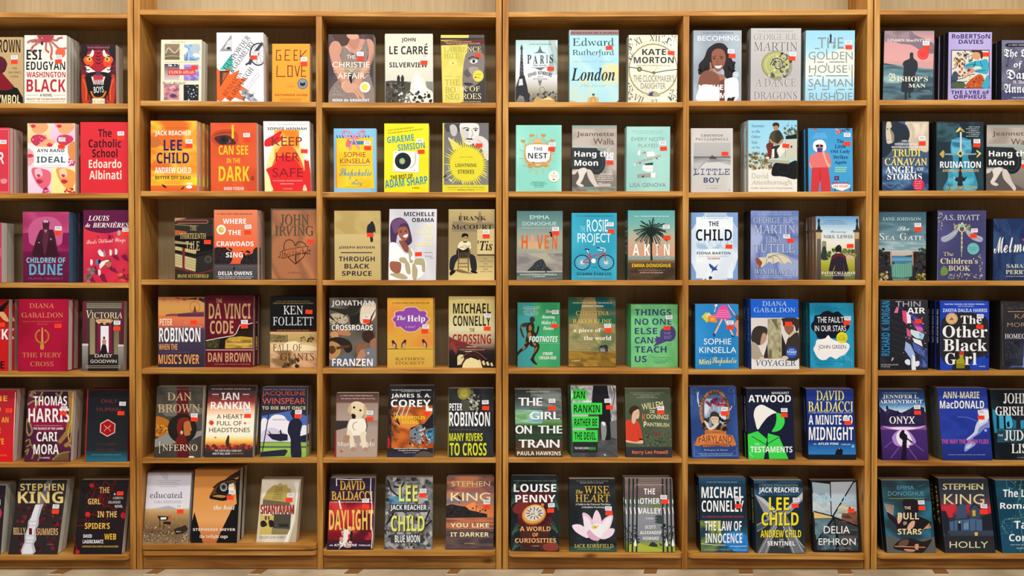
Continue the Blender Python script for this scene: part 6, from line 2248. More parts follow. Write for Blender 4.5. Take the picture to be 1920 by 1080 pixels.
B('b', 1, (665, 1173, 232, 657, 1170, 964), 52, 0, 'b4b2ae', 'thick silver grey paperback with an embossed dragon medallion', spine='807e7a')
V(232, 'b8b6b2', 500, 'b4b0ae', 700, 'aeaaa8', 964, 'b6b2b0')
T('#1 NEW YORK TIMES BESTSELLER', 738, 258, 1096, 270, '7a7876', '')
for s_, x0, y0, x1, y1, c in (('GEORGE R.R.', 694, 290, 1138, 354, '7c7470'), ('MARTIN', 694, 372, 1138, 464, '6a6264'), ('A DANCE', 706, 740, 1126, 822, '7c7470'), ('WITH', 866, 832, 960, 860, '9a9490'), ('DRAGONS', 692, 872, 1134, 950, '7a706c')):
    T(s_, x0 + 4, y0 + 4, x1 + 4, y1 + 4, 'd8d6d2', 'r')
    T(s_, x0, y0, x1, y1, c, 'r')
E(935, 620, 150, 136, '8e8c88')
E(918, 600, 150, 140, '8a8858')
E(920, 596, 136, 126, 'a8a868')
O(925, 598, 112, 104, 6, 'c4c49a')
S(40, 830, 500, 1040, 720, 8, 24, ['6a6a4c', 'c8c8a8', '545448', '9a9a84'], 5)
L('4a4a44', 10, 860, 600, 900, 540, 970, 550, 980, 620, 930, 640, 900, 600, sm=1)
L('d0d0b8', 5, 870, 610, 905, 550, 965, 560, sm=1)
S(26, 960, 470, 1070, 740, 7, 16, ['3c3c3a', '5c5c58', 'b0b0a8'], 8)
st(1088, 493, 1080, 536)
SP('A DANCE WITH DRAGONS', '3c3a38', 'S')

B('b', 1, (1222, 1717, 254, 1212, 1707, 964), 34, 1, 'a4ccdc', 'sky blue and cloud paperback with linked line lettering', spine='8a9a9c')
V(254, '90c4dc', 420, '9cccdc', 520, 'b8d4d8', 600, 'd8d8cc', 700, 'd4dcd8', 800, 'a4d0e0', 964, '94c8de')
G('dcdcd0', 1260, 560, 1400, 520, 1500, 470, 1600, 430, 1700, 440, 1710, 680, 1500, 660, 1300, 700, 1240, 650)
g_ = '7e8884'
T('THE', 1342, 325, 1600, 432, g_, '')
T('GOLDEN', 1248, 468, 1694, 548, g_, '')
T('HOUSE', 1252, 604, 1640, 682, g_, '')
T('SALMAN', 1248, 742, 1694, 822, g_, '')
T('RUSHDIE', 1254, 880, 1692, 958, g_, '')
for x0, x1, y in ((1310, 1360, 436), (1540, 1610, 434), (1332, 1404, 573), (1460, 1612, 572), (1246, 1290, 713), (1330, 1376, 713), (1420, 1652, 711), (1240, 1292, 851), (1385, 1440, 850), (1545, 1612, 849), (1650, 1692, 848)):
    R(x0, y - 5, x1, y + 5, g_)
for x, y0, y1 in ((1310, 540, 580), (1430, 440, 500), (1500, 400, 440), (1630, 500, 580), (1310, 680, 714), (1430, 580, 620), (1688, 600, 740), (1395, 715, 760), (1450, 800, 850), (1310, 820, 850), (1530, 850, 890)):
    R(x - 5, y0, x + 5, y1, g_)
P('2a3440', 1460, 300, 1475, 286, 1482, 310, 1478, 374, 1458, 374, 1464, 340)
T('A NOVEL', 1630, 620, 1690, 632, 'a0a49c', '', 90)
st(1652, 376, 1654, 424)
SP('THE GOLDEN HOUSE', '3a4448')

B('b', 2, (57, 490, 222, 60, 490, 882), 22, 1, 'c8c4bf', 'grey white paperback with a photo of a small boat at sea')
A(['c8c4bf', 'd0ccc6', 'c2beb8'], 1, 1.5, 3)
R(84, 370, 466, 640, 'b0aeac', 'a4a2a0')
V_ = N
N(84, 510, 466, 640, ['7a7a7a', '9a9a9a', 'b4b2b0'], 2, 6, 4, nx=12, ny=10)
R(84, 512, 466, 530, '6a6a6c')
P('c8c6c4', 200, 575, 340, 570, 466, 600, 466, 690, 90, 690)
L('4a4a4c', 4, 100, 690, 180, 590, 205, 572)
G('4a4848', 245, 535, 262, 512, 300, 512, 325, 535, 290, 540)
P('3a3838', 268, 515, 275, 490, 284, 515)
T('Lawrence', 160, 280, 386, 308, '4a4858', 'm')
T('Ferlinghetti', 104, 318, 442, 352, '4a4858', 'm')
T('LITTLE', 84, 640, 455, 702, '38406a', 'm')
T('BOY', 188, 730, 356, 784, '38406a', 'k')
L('38406a', 8, 84, 706, 120, 690)
R(180, 812, 370, 814, 'a8a4a0')
T('a novel', 218, 832, 330, 846, '8a8688', '')
T('F', 448, 852, 460, 868, '5a5860', 'S')
st(0, 0, 408, 485)
SP('LITTLE BOY', '4a4858')

B('b', 2, (645, 1152, 140, 648, 1150, 876), 30, 2, 'c8d4d4', 'tall pale paperback of a man on a land car bumper', jit=-.0012, spine='b4b4ae')
V(140, '8ac4dc', 420, '9cccdc', 600, 'a8ccd0', 650, 'd8d4c8', 876, 'dcd8d0')
P('dedad0', 648, 640, 900, 650, 1150, 740, 1150, 876, 648, 876)
S(90, 660, 480, 900, 640, 8, 24, ['8a7a58', 'a89870', '6a5c40', 'c0b088'], 5)
S(40, 1000, 220, 1150, 320, 8, 18, ['7a8470', '9aa088', '5a6450'], 6)
S(10, 1050, 150, 1140, 230, 5, 10, ['5a6a68'], 7)
P('1f1c1c', 1030, 305, 1150, 280, 1150, 330, 1035, 335)
P('c0beac', 1020, 345, 1150, 335, 1150, 540, 1050, 540, 940, 520, 960, 420)
P('dad8c8', 940, 430, 1000, 380, 1060, 372, 1040, 440, 970, 520)
L('8a8878', 5, 1030, 360, 1030, 520)
E(1093, 412, 9, 12, '2c2a28')
G('1c1a1c', 905, 600, 960, 570, 1060, 580, 1150, 560, 1150, 740, 1000, 715, 890, 705)
E(1010, 640, 96, 80, '16151a')
O(1010, 640, 60, 50, 6, '2c2b30')
P('a8a890', 848, 535, 1075, 550, 1070, 588, 845, 570)
P('c4c2ac', 848, 530, 1078, 545, 1076, 556, 848, 544)
G('4a4430', 870, 290, 905, 250, 960, 240, 1000, 290, 1010, 340, 960, 390, 900, 360, 860, 370)
G('2c3028', 925, 260, 965, 245, 990, 300, 980, 380, 930, 360)
E(932, 208, 28, 38, 'b07a58')
G('3a241c', 898, 200, 905, 170, 940, 163, 965, 180, 962, 215, 945, 195)
L('b88a68', 18, 870, 340, 900, 375, 945, 390)
L('b88a68', 16, 1000, 340, 960, 385)
G('6a2c24', 830, 400, 860, 370, 905, 385, 890, 450, 880, 530, 850, 530, 845, 460)
G('2a2a26', 890, 420, 940, 400, 975, 400, 940, 450, 960, 520, 905, 520)
P('e0dcd0', 890, 440, 915, 430, 915, 520, 895, 520)
P('e8e4d8', 830, 520, 860, 516, 860, 536, 830, 534)
for i, s_ in enumerate(('Journeys', 'to the', 'Other', 'Side', 'of the', 'World')):
    T(s_, 680, 182 + i * 56, [806, 768, 770, 742, 768, 768][i], 212 + i * 56 + (6 if i == 0 else 0), '4a6470', 'r')
T('David', 678, 682, 858, 736, 'b8b290', 'r')
T('Attenborough', 678, 750, 1100, 812, 'b8b290', 'r')
T('Further Adventures of a Young Naturalist', 676, 828, 1104, 848, '7a7880', 'r')
st(0, 0, 1034, 402)
SP('JOURNEYS TO THE OTHER SIDE OF THE WORLD', '5a5a58', 'r')

B('b', 2, (1258, 1722, 222, 1268, 1725, 868), 28, 2, '3c94c8', 'blue paperback of a white haired woman in red trousers', jit=-.0016, spine='2a3440')
V(222, '3c90c4', 500, '449ccc', 868, '3c94c4')
for i in range(4):
    W(1340 - i * 14, 272 + i * 15, 1450 + i * 8, 281 + i * 15, '7ab4d8', i)
S(8, 1545, 225, 1600, 280, 9, 18, ['c86a80', 'a84a60', 'd88a90'], 5)
S(6, 1650, 220, 1690, 240, 8, 14, ['5a4a8a', '7a5aa0'], 6)
S(4, 1320, 224, 1360, 236, 8, 14, ['c86a50'], 7)
S(8, 1600, 230, 1645, 270, 5, 10, ['4a5a48', '3a4a3c'], 8)
G('ece8e4', 1312, 420, 1320, 365, 1370, 340, 1420, 350, 1448, 400, 1440, 445, 1400, 460, 1340, 460)
G('d0a890', 1345, 400, 1380, 380, 1415, 400, 1412, 440, 1380, 460, 1350, 440)
P('1c1c20', 1338, 392, 1372, 388, 1376, 412, 1344, 416)
P('1c1c20', 1382, 390, 1418, 392, 1412, 416, 1384, 412)
G('4a3c8a', 1355, 428, 1380, 418, 1410, 428, 1405, 470, 1380, 500, 1358, 470)
G('5a7ab0', 1360, 480, 1400, 470, 1400, 510, 1370, 520)
G('d8706c', 1275, 560, 1290, 500, 1350, 470, 1430, 470, 1480, 490, 1500, 600, 1470, 625, 1300, 630)
G('d09a84', 1272, 570, 1300, 620, 1300, 640, 1276, 610)
G('d8a890', 1405, 450, 1425, 460, 1460, 560, 1490, 600, 1470, 620, 1440, 560, 1415, 490)
P('c8383c', 1300, 625, 1470, 620, 1490, 760, 1495, 868, 1395, 868, 1390, 720, 1370, 868, 1290, 868)
L('8a2428', 5, 1385, 640, 1388, 760)
for s_, x0, y0, x1, y1 in (('The', 1558, 335, 1630, 372), ('Little', 1538, 388, 1652, 426), ('Old Lady', 1494, 442, 1696, 482), ('Strikes', 1522, 496, 1672, 534), ('Again', 1534, 550, 1660, 592)):
    T(s_, x0, y0, x1, y1, '1f3860', 'S')
for i in range(3):
    R(1536, 618 + i * 20, 1664 - i * 6, 630 + i * 20, '90c8b0')
P('3a2c5a', 1532, 712, 1580, 710, 1580, 750, 1534, 752)
BURST(1556, 732, 8, 20, 12, 'c84a60', 3)
T('FABULOUS', 1512, 770, 1678, 790, 'b0384a', 'k')
P('f0e8e4', 1500, 800, 1540, 790, 1660, 790, 1698, 802, 1690, 830, 1610, 862, 1510, 830)
T('LAS VEGAS', 1518, 800, 1678, 826, 'c03c40', 'k')
R(1535, 835, 1545, 868, '3a4a9a')
R(1690, 830, 1700, 868, '3a4a9a')
st(1666, 290, 1664, 380)

B('b', 3, (60, 542, 184, 60, 540, 876), 27, 1, '94b0d0', 'white and blue watercolour paperback with a navy bird')
A(['c8d8e8', 'dce4ea', 'a8c0dc'], 1.5, 2, 4)
for q in ((60, 184, 200, 190, 120, 280, 60, 360), (542, 184, 542, 340, 480, 260, 420, 190), (60, 876, 60, 700, 110, 800, 180, 876), (540, 876, 540, 660, 500, 780, 420, 860)):
    G('7a9ccc', *q)
N(110, 230, 490, 860, ['dce4ea', 'e8ecee', 'd0dce8'], 2, 2, 6, nx=12, ny=14)
N(110, 470, 480, 560, ['a8c4dc', 'd8e2ea', '9ab8d4'], 4, 1, 8, nx=16, ny=5)
W(194, 216, 420, 226, '8a9cb8')
W(160, 238, 456, 248, '8a9cb8')
T('THE', 240, 275, 344, 324, '1a2438', 'k')
T('CHILD', 108, 355, 480, 474, '16202e', 'k')
for x in (130, 190, 240, 310, 360, 430, 470):
    P('6a9cc8', x, 474, x + 8, 474, x + 5, 474 + 24 + x % 31)
T('FIONA BARTON', 118, 588, 464, 614, '3a4252', 'k')
W(140, 628, 446, 636, 'a0a8b4')
T('THE WIDOW', 226, 646, 356, 666, 'b03c4a', 'k')
T('a novel', 274, 536, 330, 548, '8a98ac', '')
G('2a4a98', 244, 708, 280, 730, 300, 745, 340, 712, 318, 752, 330, 775, 290, 780, 268, 806, 275, 770, 252, 745)
G('24386a', 240, 846, 262, 838, 278, 856, 250, 872)
G('24386a', 196, 872, 216, 860, 206, 876)
st(0, 0, 448, 534)
SP('THE CHILD', 'd0dcec')

B('b', 3, (672, 1166, 164, 670, 1162, 874), 42, 1, '6c7fb4', 'stormy blue paperback with silver serif letters and a wing', spine='1f2024')
A(['6478ac', '7e90c0', '5a6ca4', '98a4c8'], 2, 2.5, 5)
G('a0acd0', 690, 400, 760, 380, 790, 440, 760, 500, 690, 520)
G('5a6898', 830, 390, 900, 380, 940, 420, 980, 500, 940, 450)
for s_, x0, y0, x1, y1 in (('GEORGE R.R.', 700, 236, 1126, 296), ('MARTIN', 706, 310, 1132, 400), ('LISA', 828, 432, 988, 492), ('TUTTLE', 704, 508, 1128, 596), ('WINDHAVEN', 708, 764, 1128, 816)):
    T(s_, x0 + 5, y0 + 4, x1 + 5, y1 + 4, '3c4a7c', 'r')
    T(s_, x0, y0, x1, y1, 'b8c0d0', 'r')
T('#1 NEW YORK TIMES BESTSELLING', 742, 178, 1092, 190, 'c0c8e0', '')
T('AUTHOR OF A GAME OF THRONES', 748, 200, 1092, 211, 'c0c8e0', '')
G('d0c8b0', 725, 670, 760, 645, 830, 640, 850, 605, 960, 600, 1060, 640, 1112, 716, 1060, 690, 1010, 715, 960, 690, 900, 710, 860, 690, 800, 740, 760, 730)
for a in ((850, 640, 960, 612, 1060, 650, 1110, 712), (850, 645, 940, 630, 1010, 712), (850, 650, 900, 650, 905, 708), (840, 655, 830, 700, 800, 740)):
    L('8a8270', 6, *a, sm=1)
G('8a4a34', 722, 660, 745, 648, 770, 670, 790, 700, 770, 740, 745, 720)
G('a8806a', 735, 720, 755, 720, 750, 750, 735, 745)
W(720, 828, 1118, 838, 'a8b4d4')
W(730, 846, 1112, 856, 'a8b4d4')
st(1042, 428, 1082, 472)

B('b', 3, (1340, 1788, 222, 1350, 1795, 868), 26, 3, '9cb0bc', 'garden scene paperback of a dark coated woman from behind', jit=-.0014, spine='7a5c48')
V(222, '5c8cb8', 290, '88b0cc', 380, 'c8d8dc', 480, 'e0dcd0', 560, 'd8d4b8', 640, 'b8b46c', 700, 'a8a838', 780, '8a8c30', 868, '5a5c38')
for x0, x1, xa in ((1345, 1395, 1372), (1738, 1795, 1768)):
    R(x0 + 5, 440, x1, 868, '6a5c54', '4a3c3c')
    R(x0 - 10, 360, x1 + 14, 385, '3a3a3c')
    R(x0, 385, x1 + 4, 450, 'b89c70')
    P('2a2a2c', xa - 20, 362, xa - 8, 300, xa - 14, 262, xa, 240, xa + 12, 262, xa + 8, 300, xa + 22, 362)
for i in range(3):
    R(x0 + 12 + i * 14, 470, x0 + 16 + i * 14, 860, '3a2c2c')
P('8a8a6a', 1400, 560, 1405, 480, 1420, 470, 1450, 480, 1450, 560)
G('2c3c34', 1400, 660, 1400, 580, 1430, 520, 1460, 600, 1470, 660)
S(40, 1470, 560, 1750, 640, 12, 28, ['7a8a40', '9aa858', '5a6a38'], 5)
P('c8a880', 1650, 660, 1650, 620, 1680, 600, 1732, 620, 1735, 660)
P('8a5a48', 1645, 625, 1680, 595, 1738, 622, 1735, 630, 1680, 610)
G('241c24', 1540, 560, 1555, 525, 1585, 512, 1605, 535, 1606, 570, 1590, 595, 1560, 592)
G('3a2028', 1545, 545, 1570, 520, 1600, 535, 1575, 545)
P('d8a890', 1562, 585, 1588, 585, 1590, 605, 1560, 605)
G('2e2430', 1500, 650, 1520, 615, 1575, 600, 1640, 620, 1660, 690, 1680, 790, 1640, 790, 1625, 700, 1630, 868, 1520, 868, 1540, 720, 1510, 790, 1475, 785)
G('5a2434', 1505, 640, 1570, 605, 1640, 625, 1650, 650, 1575, 630, 1510, 655)
for i in range(3):
    W(1450 - i * 30, 262 + i * 17, 1610 + i * 30, 269 + i * 17, '5a80a0', i)
T('Becoming', 1490, 368, 1652, 396, '6a7078', 'c')
T('MRS. LEWIS', 1420, 412, 1720, 446, '6a7884', 'S')
T('PATTI CALLAHAN', 1400, 784, 1748, 812, 'f0ece0', 'S')
W(1432, 820, 1718, 829, 'd0ccb8')
st(0, 0, 1696, 524)

B('b', 4, (102, 546, 222, 102, 548, 888), 30, 1, '2c86c8', 'blue paperback of a pink skirted shopper with bags', spine='164058')
A(['2c86c8', '3490d0', '2880c0'], 1, 1, 3)
G('d84c98', 360, 240, 420, 235, 450, 300, 475, 355, 420, 378, 340, 372, 298, 350, 330, 290)
for i in range(4):
    L('f0a8c8', 5, 340 - i * 10, 290 + i * 20, 400, 285 + i * 22, 445 + i * 8, 300 + i * 18, sm=1)
L('2c6aa0', 4, 300, 275, 330, 265)
L('e8b8a0', 16, 375, 380, 340, 450, 300, 530)
L('e8b8a0', 16, 410, 380, 430, 430, 460, 480, 490, 540)
P('1c3a70', 285, 520, 308, 520, 304, 555, 288, 552)
P('1c3a70', 470, 535, 500, 545, 505, 560, 480, 556)
L('e8b8a0', 10, 315, 225, 308, 270, 300, 300)
L('e8b8a0', 10, 440, 225, 480, 290, 510, 330)
P('f0ece8', 300, 226, 330, 224, 328, 245, 302, 240)
P('c0c840', 165, 350, 215, 302, 262, 360, 222, 414)
P('e8c8a0', 205, 340, 240, 305, 280, 350, 240, 385)
P('d8843c', 232, 345, 300, 330, 330, 400, 320, 415, 230, 400)
P('e8a060', 258, 362, 296, 358, 300, 390, 262, 392)
G('d8907c', 500, 430, 530, 390, 548, 380, 548, 540, 520, 540, 530, 480)
G('6a4a38', 515, 345, 535, 330, 548, 350, 548, 380, 525, 385)
T('SOPHIE', 190, 574, 472, 636, 'f0f0ec', '')
T('KINSELLA', 144, 662, 524, 722, 'f0f0ec', '')
W(142, 742, 524, 751, '1f6aa4')
T('Mini', 142, 786, 262, 840, 'e8d880', 'k')
T('Shopaholic', 272, 764, 528, 856, 'e8d880', 'c')
st(462, 410, 460, 462)
SP('MINI SHOPAHOLIC', '7ab0d0')

B('b', 4, (668, 1166, 172, 680, 1172, 892), 46, 1, '1c5cc0', 'blue and white paperback of two people at a standing stone', spine='123c88')
R(668, 172, 1172, 362, '1c5cc4', '1e60c8')
R(672, 362, 1172, 780, 'd4ccc8', 'dcd4d0')
R(676, 780, 1172, 892, 'dcdad6', 'e4e0dc')
P('a8a07c', 845, 372, 980, 368, 995, 780, 850, 790)
N(850, 375, 985, 780, ['b0a884', '8a8460', 'c0b894', '6a6648'], 2, 4, 4, nx=8, ny=16)
G('3a322e', 680, 520, 710, 465, 760, 445, 830, 460, 845, 500, 830, 560, 790, 610, 780, 640, 720, 640, 680, 600)
G('b8907c', 790, 530, 825, 525, 835, 580, 810, 620, 770, 640)
G('a89c88', 680, 620, 740, 640, 790, 740, 830, 780, 680, 780)
P('3a3030', 800, 780, 845, 620, 850, 780)
G('3a2c28', 990, 370, 1060, 362, 1166, 375, 1166, 480, 1140, 500, 1120, 440, 1050, 430, 1010, 450, 1000, 400)
G('8a5c48', 1020, 440, 1110, 440, 1110, 500, 1070, 540, 1030, 500)
P('c8b890', 1070, 540, 1120, 490, 1150, 520, 1060, 570)
G('3a3232', 1045, 600, 1080, 560, 1166, 520, 1172, 780, 1020, 780)
P('2c2626', 990, 520, 1040, 660, 1030, 780, 992, 780)
G('d8b8a4', 1000, 760, 1040, 756, 1060, 785, 1000, 790)
G('d8b8a4', 770, 770, 810, 765, 800, 790, 760, 790)
E(1094, 720, 58, 56, '1c58b8')
T('NOW ON', 1070, 684, 1118, 696, 'c8d4ec', 'k')
T('STARZ', 1048, 704, 1142, 726, 'f0f0f0', 'k')
T('AN ORIGINAL SERIES', 1056, 734, 1132, 744, 'c8d4ec', 'k')
T('DIANA', 790, 190, 1044, 240, 'b8ccec', 'r')
T('GABALDON', 702, 256, 1132, 306, 'b8ccec', 'r')
T('#1 NEW YORK TIMES BESTSELLING AUTHOR', 706, 330, 1136, 342, '5a8cdc', '')
T('VOYAGER', 722, 798, 1138, 858, '2c4468', 'r')
st(0, 0, 1062, 424)
SP('VOYAGER', '6a8cc8', 'S')

B('b', 4, (1278, 1730, 210, 1282, 1742, 876), 28, 2, '2494bc', 'cyan hardback with a black cloud over a white cloud', hard=1, spine='125a70', jit=-.001)
A(['2494bc', '2c9cc4', '208cb2'], 2, 2, 3)
for i in range(10):
    W(1310 + (i * 37) % 60, 236 + i * 14 if i < 5 else 560 + i * 30, 1500 + (i * 71) % 200, 250 + i * 14 if i < 5 else 576 + i * 30, '1a7ca0', i)
for (cx, cy), c, k2 in (((1484, 430), '151b28', 1), ((1500, 680), 'eceae8', 0)):
    pass
G('151b28', 1380, 330, 1420, 300, 1470, 290, 1520, 310, 1570, 295, 1610, 330, 1640, 360, 1670, 400, 1690, 450, 1660, 500, 1610, 540, 1540, 570, 1480, 570, 1420, 580, 1360, 570, 1340, 520, 1300, 480, 1292, 430, 1320, 390, 1330, 340)
G('eceae8', 1350, 590, 1400, 580, 1440, 570, 1470, 540, 1500, 575, 1560, 600, 1640, 610, 1690, 640, 1680, 690, 1640, 740, 1590, 760, 1550, 785, 1490, 760, 1450, 790, 1400, 795, 1360, 770, 1330, 720, 1315, 680, 1335, 640)
T('THE FAULT', 1356, 352, 1628, 412, 'eceae8', '', 0)
T('IN OUR STARS', 1330, 440, 1654, 500, 'eceae8', '', 0)
T('JOHN GREEN', 1366, 640, 1654, 692, '3a3a44', '')
E(1612, 564, 58, 58, 'd8d028')
for i, (x0, x1) in enumerate(((1590, 1634), (1566, 1660), (1576, 1650))):
    W(x0, 540 + i * 20, x1, 551 + i * 20, '8a841c', i)
S(18, 1600, 740, 1720, 850, 6, 20, ['4ab4d8', '6ac4e0'], 6, .3, 60)
st(1668, 367, 1662, 414)
SP('THE FAULT IN OUR STARS', '6ab0c8')

B('b', 5, (42, 522, 136, 65, 560, 876), 28, 1, '2f4c8c', 'blue paperback with a bronze oval frame round an aviator child', spine='1a2850')
A(['2f4c8c', '385898', '2a4480'], 1, 2, 3)
for a in ((65, 155, 65, 330), (500, 160, 505, 330), (85, 700, 90, 855, 540, 850, 530, 760)):
    L('7a90bc', 3, *a)
for x, y in ((90, 175), (470, 175), (105, 830), (515, 820)):
    O(x, y, 26, 22, 3, '6a84b8')
for a in ((120, 200, 130, 260, 140, 340), (135, 190, 125, 280, 150, 340), (450, 390, 470, 360, 480, 340)):
    L('c8d0dc', 10, *a, sm=1)
E(300, 400, 156, 228, 'b0703c')
E(305, 395, 132, 190, '4a5c80')
R(210, 190, 400, 240, '4a5c80')
N(195, 260, 420, 560, ['3a4c78', 'a8b8cc', '5a6c90', 'd0d8e0'], 2, 3, 5, nx=12, ny=14)
O(300, 392, 146, 210, 22, 'b8783f')
O(303, 392, 130, 192, 5, '6a4426')
L('b8302c', 18, 215, 290, 250, 320, 290, 290, 330, 330, 380, 320, 420, 340, sm=1)
S(16, 220, 250, 430, 330, 10, 22, ['8a2c34', '3a2c4a', 'a8384a'], 7)
S(40, 180, 460, 440, 580, 12, 28, ['2a2626', '3a3434', '4a4440'], 8)
G('3a302a', 250, 440, 270, 400, 310, 395, 345, 420, 350, 460, 300, 450, 255, 460)
G('d0b8a0', 262, 455, 300, 445, 340, 455, 340, 500, 310, 530, 280, 520)
L('2a2020', 4, 275, 470, 295, 470)
L('2a2020', 4, 310, 468, 330, 470)
G('d8c8b4', 190, 490, 230, 510, 260, 560, 320, 510, 345, 520, 300, 570, 240, 580)
for i, ch in enumerate('THE GIRL WHO'):
    if ch != ' ':
        a_ = math.radians(-158 + i * 12.4)
        T(ch, 300 + 150 * math.cos(a_) - 13, 400 + 205 * math.sin(a_) - 20, 300 + 150 * math.cos(a_) + 13, 400 + 205 * math.sin(a_) + 20, '4a2c1c', 'k', math.degrees(a_) + 90)
P('c8743c', 90, 740, 120, 660, 200, 630, 200, 590, 300, 582, 420, 600, 420, 630, 490, 640, 530, 740, 480, 752, 460, 725, 320, 720, 170, 735, 130, 752)
P('d8844a', 140, 640, 300, 622, 470, 645, 475, 720, 320, 712, 150, 722)
T('FELL BENEATH', 212, 598, 400, 618, '5a3420', '')
T('FAIRYLAND', 138, 640, 482, 716, '5a2f1c', '')
P('b8683a', 170, 730, 320, 722, 460, 728, 455, 756, 320, 748, 180, 758)
W(190, 735, 440, 745, '5a3420')
T('Catherynne M. Valente', 190, 780, 436, 804, 'b8c0d8', 'c')
W(135, 822, 495, 830, '90b4e0')
W(150, 838, 490, 846, '90b4e0')
st(402, 368, 402, 414)

B('b', 5, (625, 1103, 156, 642, 1138, 888), 30, 1, '1c2038', 'navy paperback with a white bonnet and bright green cloak', spine='12141f')
A(['1c2038', '1e223c', '191d34'], 1, 1, 3)
T('MARGARET', 888, 190, 1068, 214, 'e0e0e4', 'k')
T('ATWOOD', 648, 224, 1086, 300, 'f0f0f0', 'k')
G('e8e6e0', 742, 584, 715, 500, 702, 430, 715, 370, 745, 338, 790, 326, 860, 360, 940, 408, 900, 420, 840, 460, 790, 520)
P('e8e6e0', 700, 440, 745, 584, 760, 560, 830, 470, 760, 400)
G('3cd04c', 938, 412, 985, 425, 1020, 470, 1018, 530, 980, 585, 930, 605, 890, 602, 925, 540, 938, 470)
P('3cd04c', 634, 634, 740, 600, 765, 620, 838, 682, 850, 622, 968, 655, 975, 680, 1065, 888, 860, 888, 845, 770, 828, 770, 805, 888, 642, 888)
L('1c2038', 7, 680, 655, 830, 740, 966, 662)
P('1c2038', 838, 690, 850, 625, 846, 690, 848, 770, 862, 888, 805, 888, 828, 770)
E(838, 720, 8, 12, '101420')
L('e8f0e8', 4, 655, 820, 670, 850, 690, 860, sm=1)
T('THE', 708, 726, 756, 744, 'c8f0c8', 'k')
T('TESTAMENTS', 664, 758, 1106, 820, 'f0f4f0', 'k')
st(1018, 382, 1018, 434)
SP('THE TESTAMENTS', 'b8bcc8')

B('b', 5, (1240, 1728, 160, 1268, 1757, 886), 33, 1, '1f3488', 'royal blue paperback with yellow author and huge white title', spine='101428')
V(160, '24388c', 420, '1c3080', 700, '183478', 760, '2a64a8', 832, '2f7cc0', 838, '1c2230', 886, '1c2026')
T('DAVID', 1346, 178, 1630, 280, 'e8e070', 'r', 0, '1a2458')
T('DAVID', 1349, 178, 1633, 280, 'e8e070', 'r')
T('BALDACCI', 1262, 290, 1724, 396, 'e8e070', 'r', 0, '1a2458')
T('BALDACCI', 1265, 290, 1727, 396, 'e8e070', 'r')
T('#1 NEW YORK TIMES BESTSELLING AUTHOR', 1268, 402, 1720, 413, 'b8c4e0', 'k')
T('A MINUTE TO', 1268, 430, 1720, 530, 'f2f2f4', 'k', 0, '101c50')
T('MIDNIGHT', 1270, 552, 1730, 690, 'f2f2f4', 'k', 0, '101c50')
T('AN', 1318, 722, 1346, 734, 'd0dcf0', 'k')
T('ATLEE PINE', 1366, 714, 1574, 736, 'f0f4f8', 'k')
T('THRILLER', 1600, 726, 1698, 738, 'd0dcf0', 'k')
P('14181f', 1540, 838, 1548, 800, 1570, 775, 1590, 768, 1620, 790, 1616, 838)
E(1584, 776, 4, 5, 'f0e8d0')
E(1724, 750, 16, 18, '6ab0e0')
st(1655, 468, 1672, 510)
SP('A MINUTE TO MIDNIGHT', '5a6a98')

B('b', 6, (148, 592, 152, 173, 620, 856), 36, 1, '173448', 'dark blue paperback with white capitals over a blue glow', spine='0e1820')
V(152, '2c5c80', 230, '1f4058', 400, '14242e', 600, '1c3444', 700, '2a5a70', 780, '2c5868', 856, '24485a')
N(150, 560, 360, 850, ['1f3c48', '7a8a30', '2c4c4c', 'a0a838'], 1.2, 2, 4, nx=10, ny=12)
G('2878c0', 380, 700, 480, 660, 580, 680, 618, 760, 616, 850, 500, 850, 420, 800)
S(30, 480, 690, 612, 840, 4, 14, ['6ab8f0', 'a8dcff', '2c68a8'], 5, .3, 50)
L('d8e8f0', 5, 175, 776, 300, 788, 405, 790, sm=1)
L('d8e8f0', 4, 445, 800, 530, 800, 600, 800)
T('#1 NEW YORK TIMES BESTSELLING AUTHOR', 224, 192, 514, 204, 'a8c0d0', '')
T('MICHAEL', 176, 240, 572, 348, 'f0f0f2', 'k')
T('CONNELLY', 178, 370, 576, 478, 'f0f0f2', 'k')
T('A LINCOLN LAWYER NOVEL', 184, 516, 578, 532, 'b83038', 'k')
T('THE LAW OF', 206, 564, 556, 656, 'f0f0f2', 'k')
T('INNOCENCE', 212, 680, 560, 770, 'f0f0f2', 'k')
T('INCLUDES A PREVIEW OF THE NEXT NOVEL', 200, 826, 450, 838, '8aa0a8', 'k')
T('MICKEY HALLER', 476, 828, 600, 840, '8ac0e8', 'k')
st(520, 356, 526, 424)
SP('THE LAW OF INNOCENCE', 'b0b8c0')

B('b', 6, (668, 1125, 178, 692, 1160, 868), 34, 1, '1c2c3c', 'dark teal paperback of crossing roads with yellow capitals', spine='102030')
V(178, '2c5070', 300, '1a2c3c', 480, '1c2834', 700, '222a30', 868, '34383c')
N(670, 178, 1130, 330, ['1f3c54', '3a6080', '16283a'], 3, 3, 5, nx=14, ny=8)
for q in ((682, 315, 730, 345, 1150, 860, 1020, 868, 780, 520, 700, 360), (1135, 290, 1130, 370, 1010, 490, 700, 670, 695, 600, 960, 460)):
    P('8a8e94', *q)
P('6c7076', 900, 470, 960, 470, 1020, 600, 1160, 868, 700, 868, 830, 620)
P('b4b8bc', 684, 318, 760, 350, 890, 470, 860, 490, 740, 380)
P('b4b8bc', 1130, 295, 1130, 350, 1000, 470, 960, 470)
for a in ((720, 868, 870, 600), (780, 868, 890, 600), (1050, 868, 940, 600), (1130, 850, 1000, 620), (1000, 640, 1150, 820)):
    L('c8ccd0', 5, *a)
P('33383d', 800, 868, 895, 600, 935, 600, 1030, 868)
P('4a5056', 696, 610, 900, 520, 880, 560, 700, 660)
T('#1 NEW YORK TIMES BESTSELLING SERIES', 718, 220, 1088, 232, 'a8a850', '')
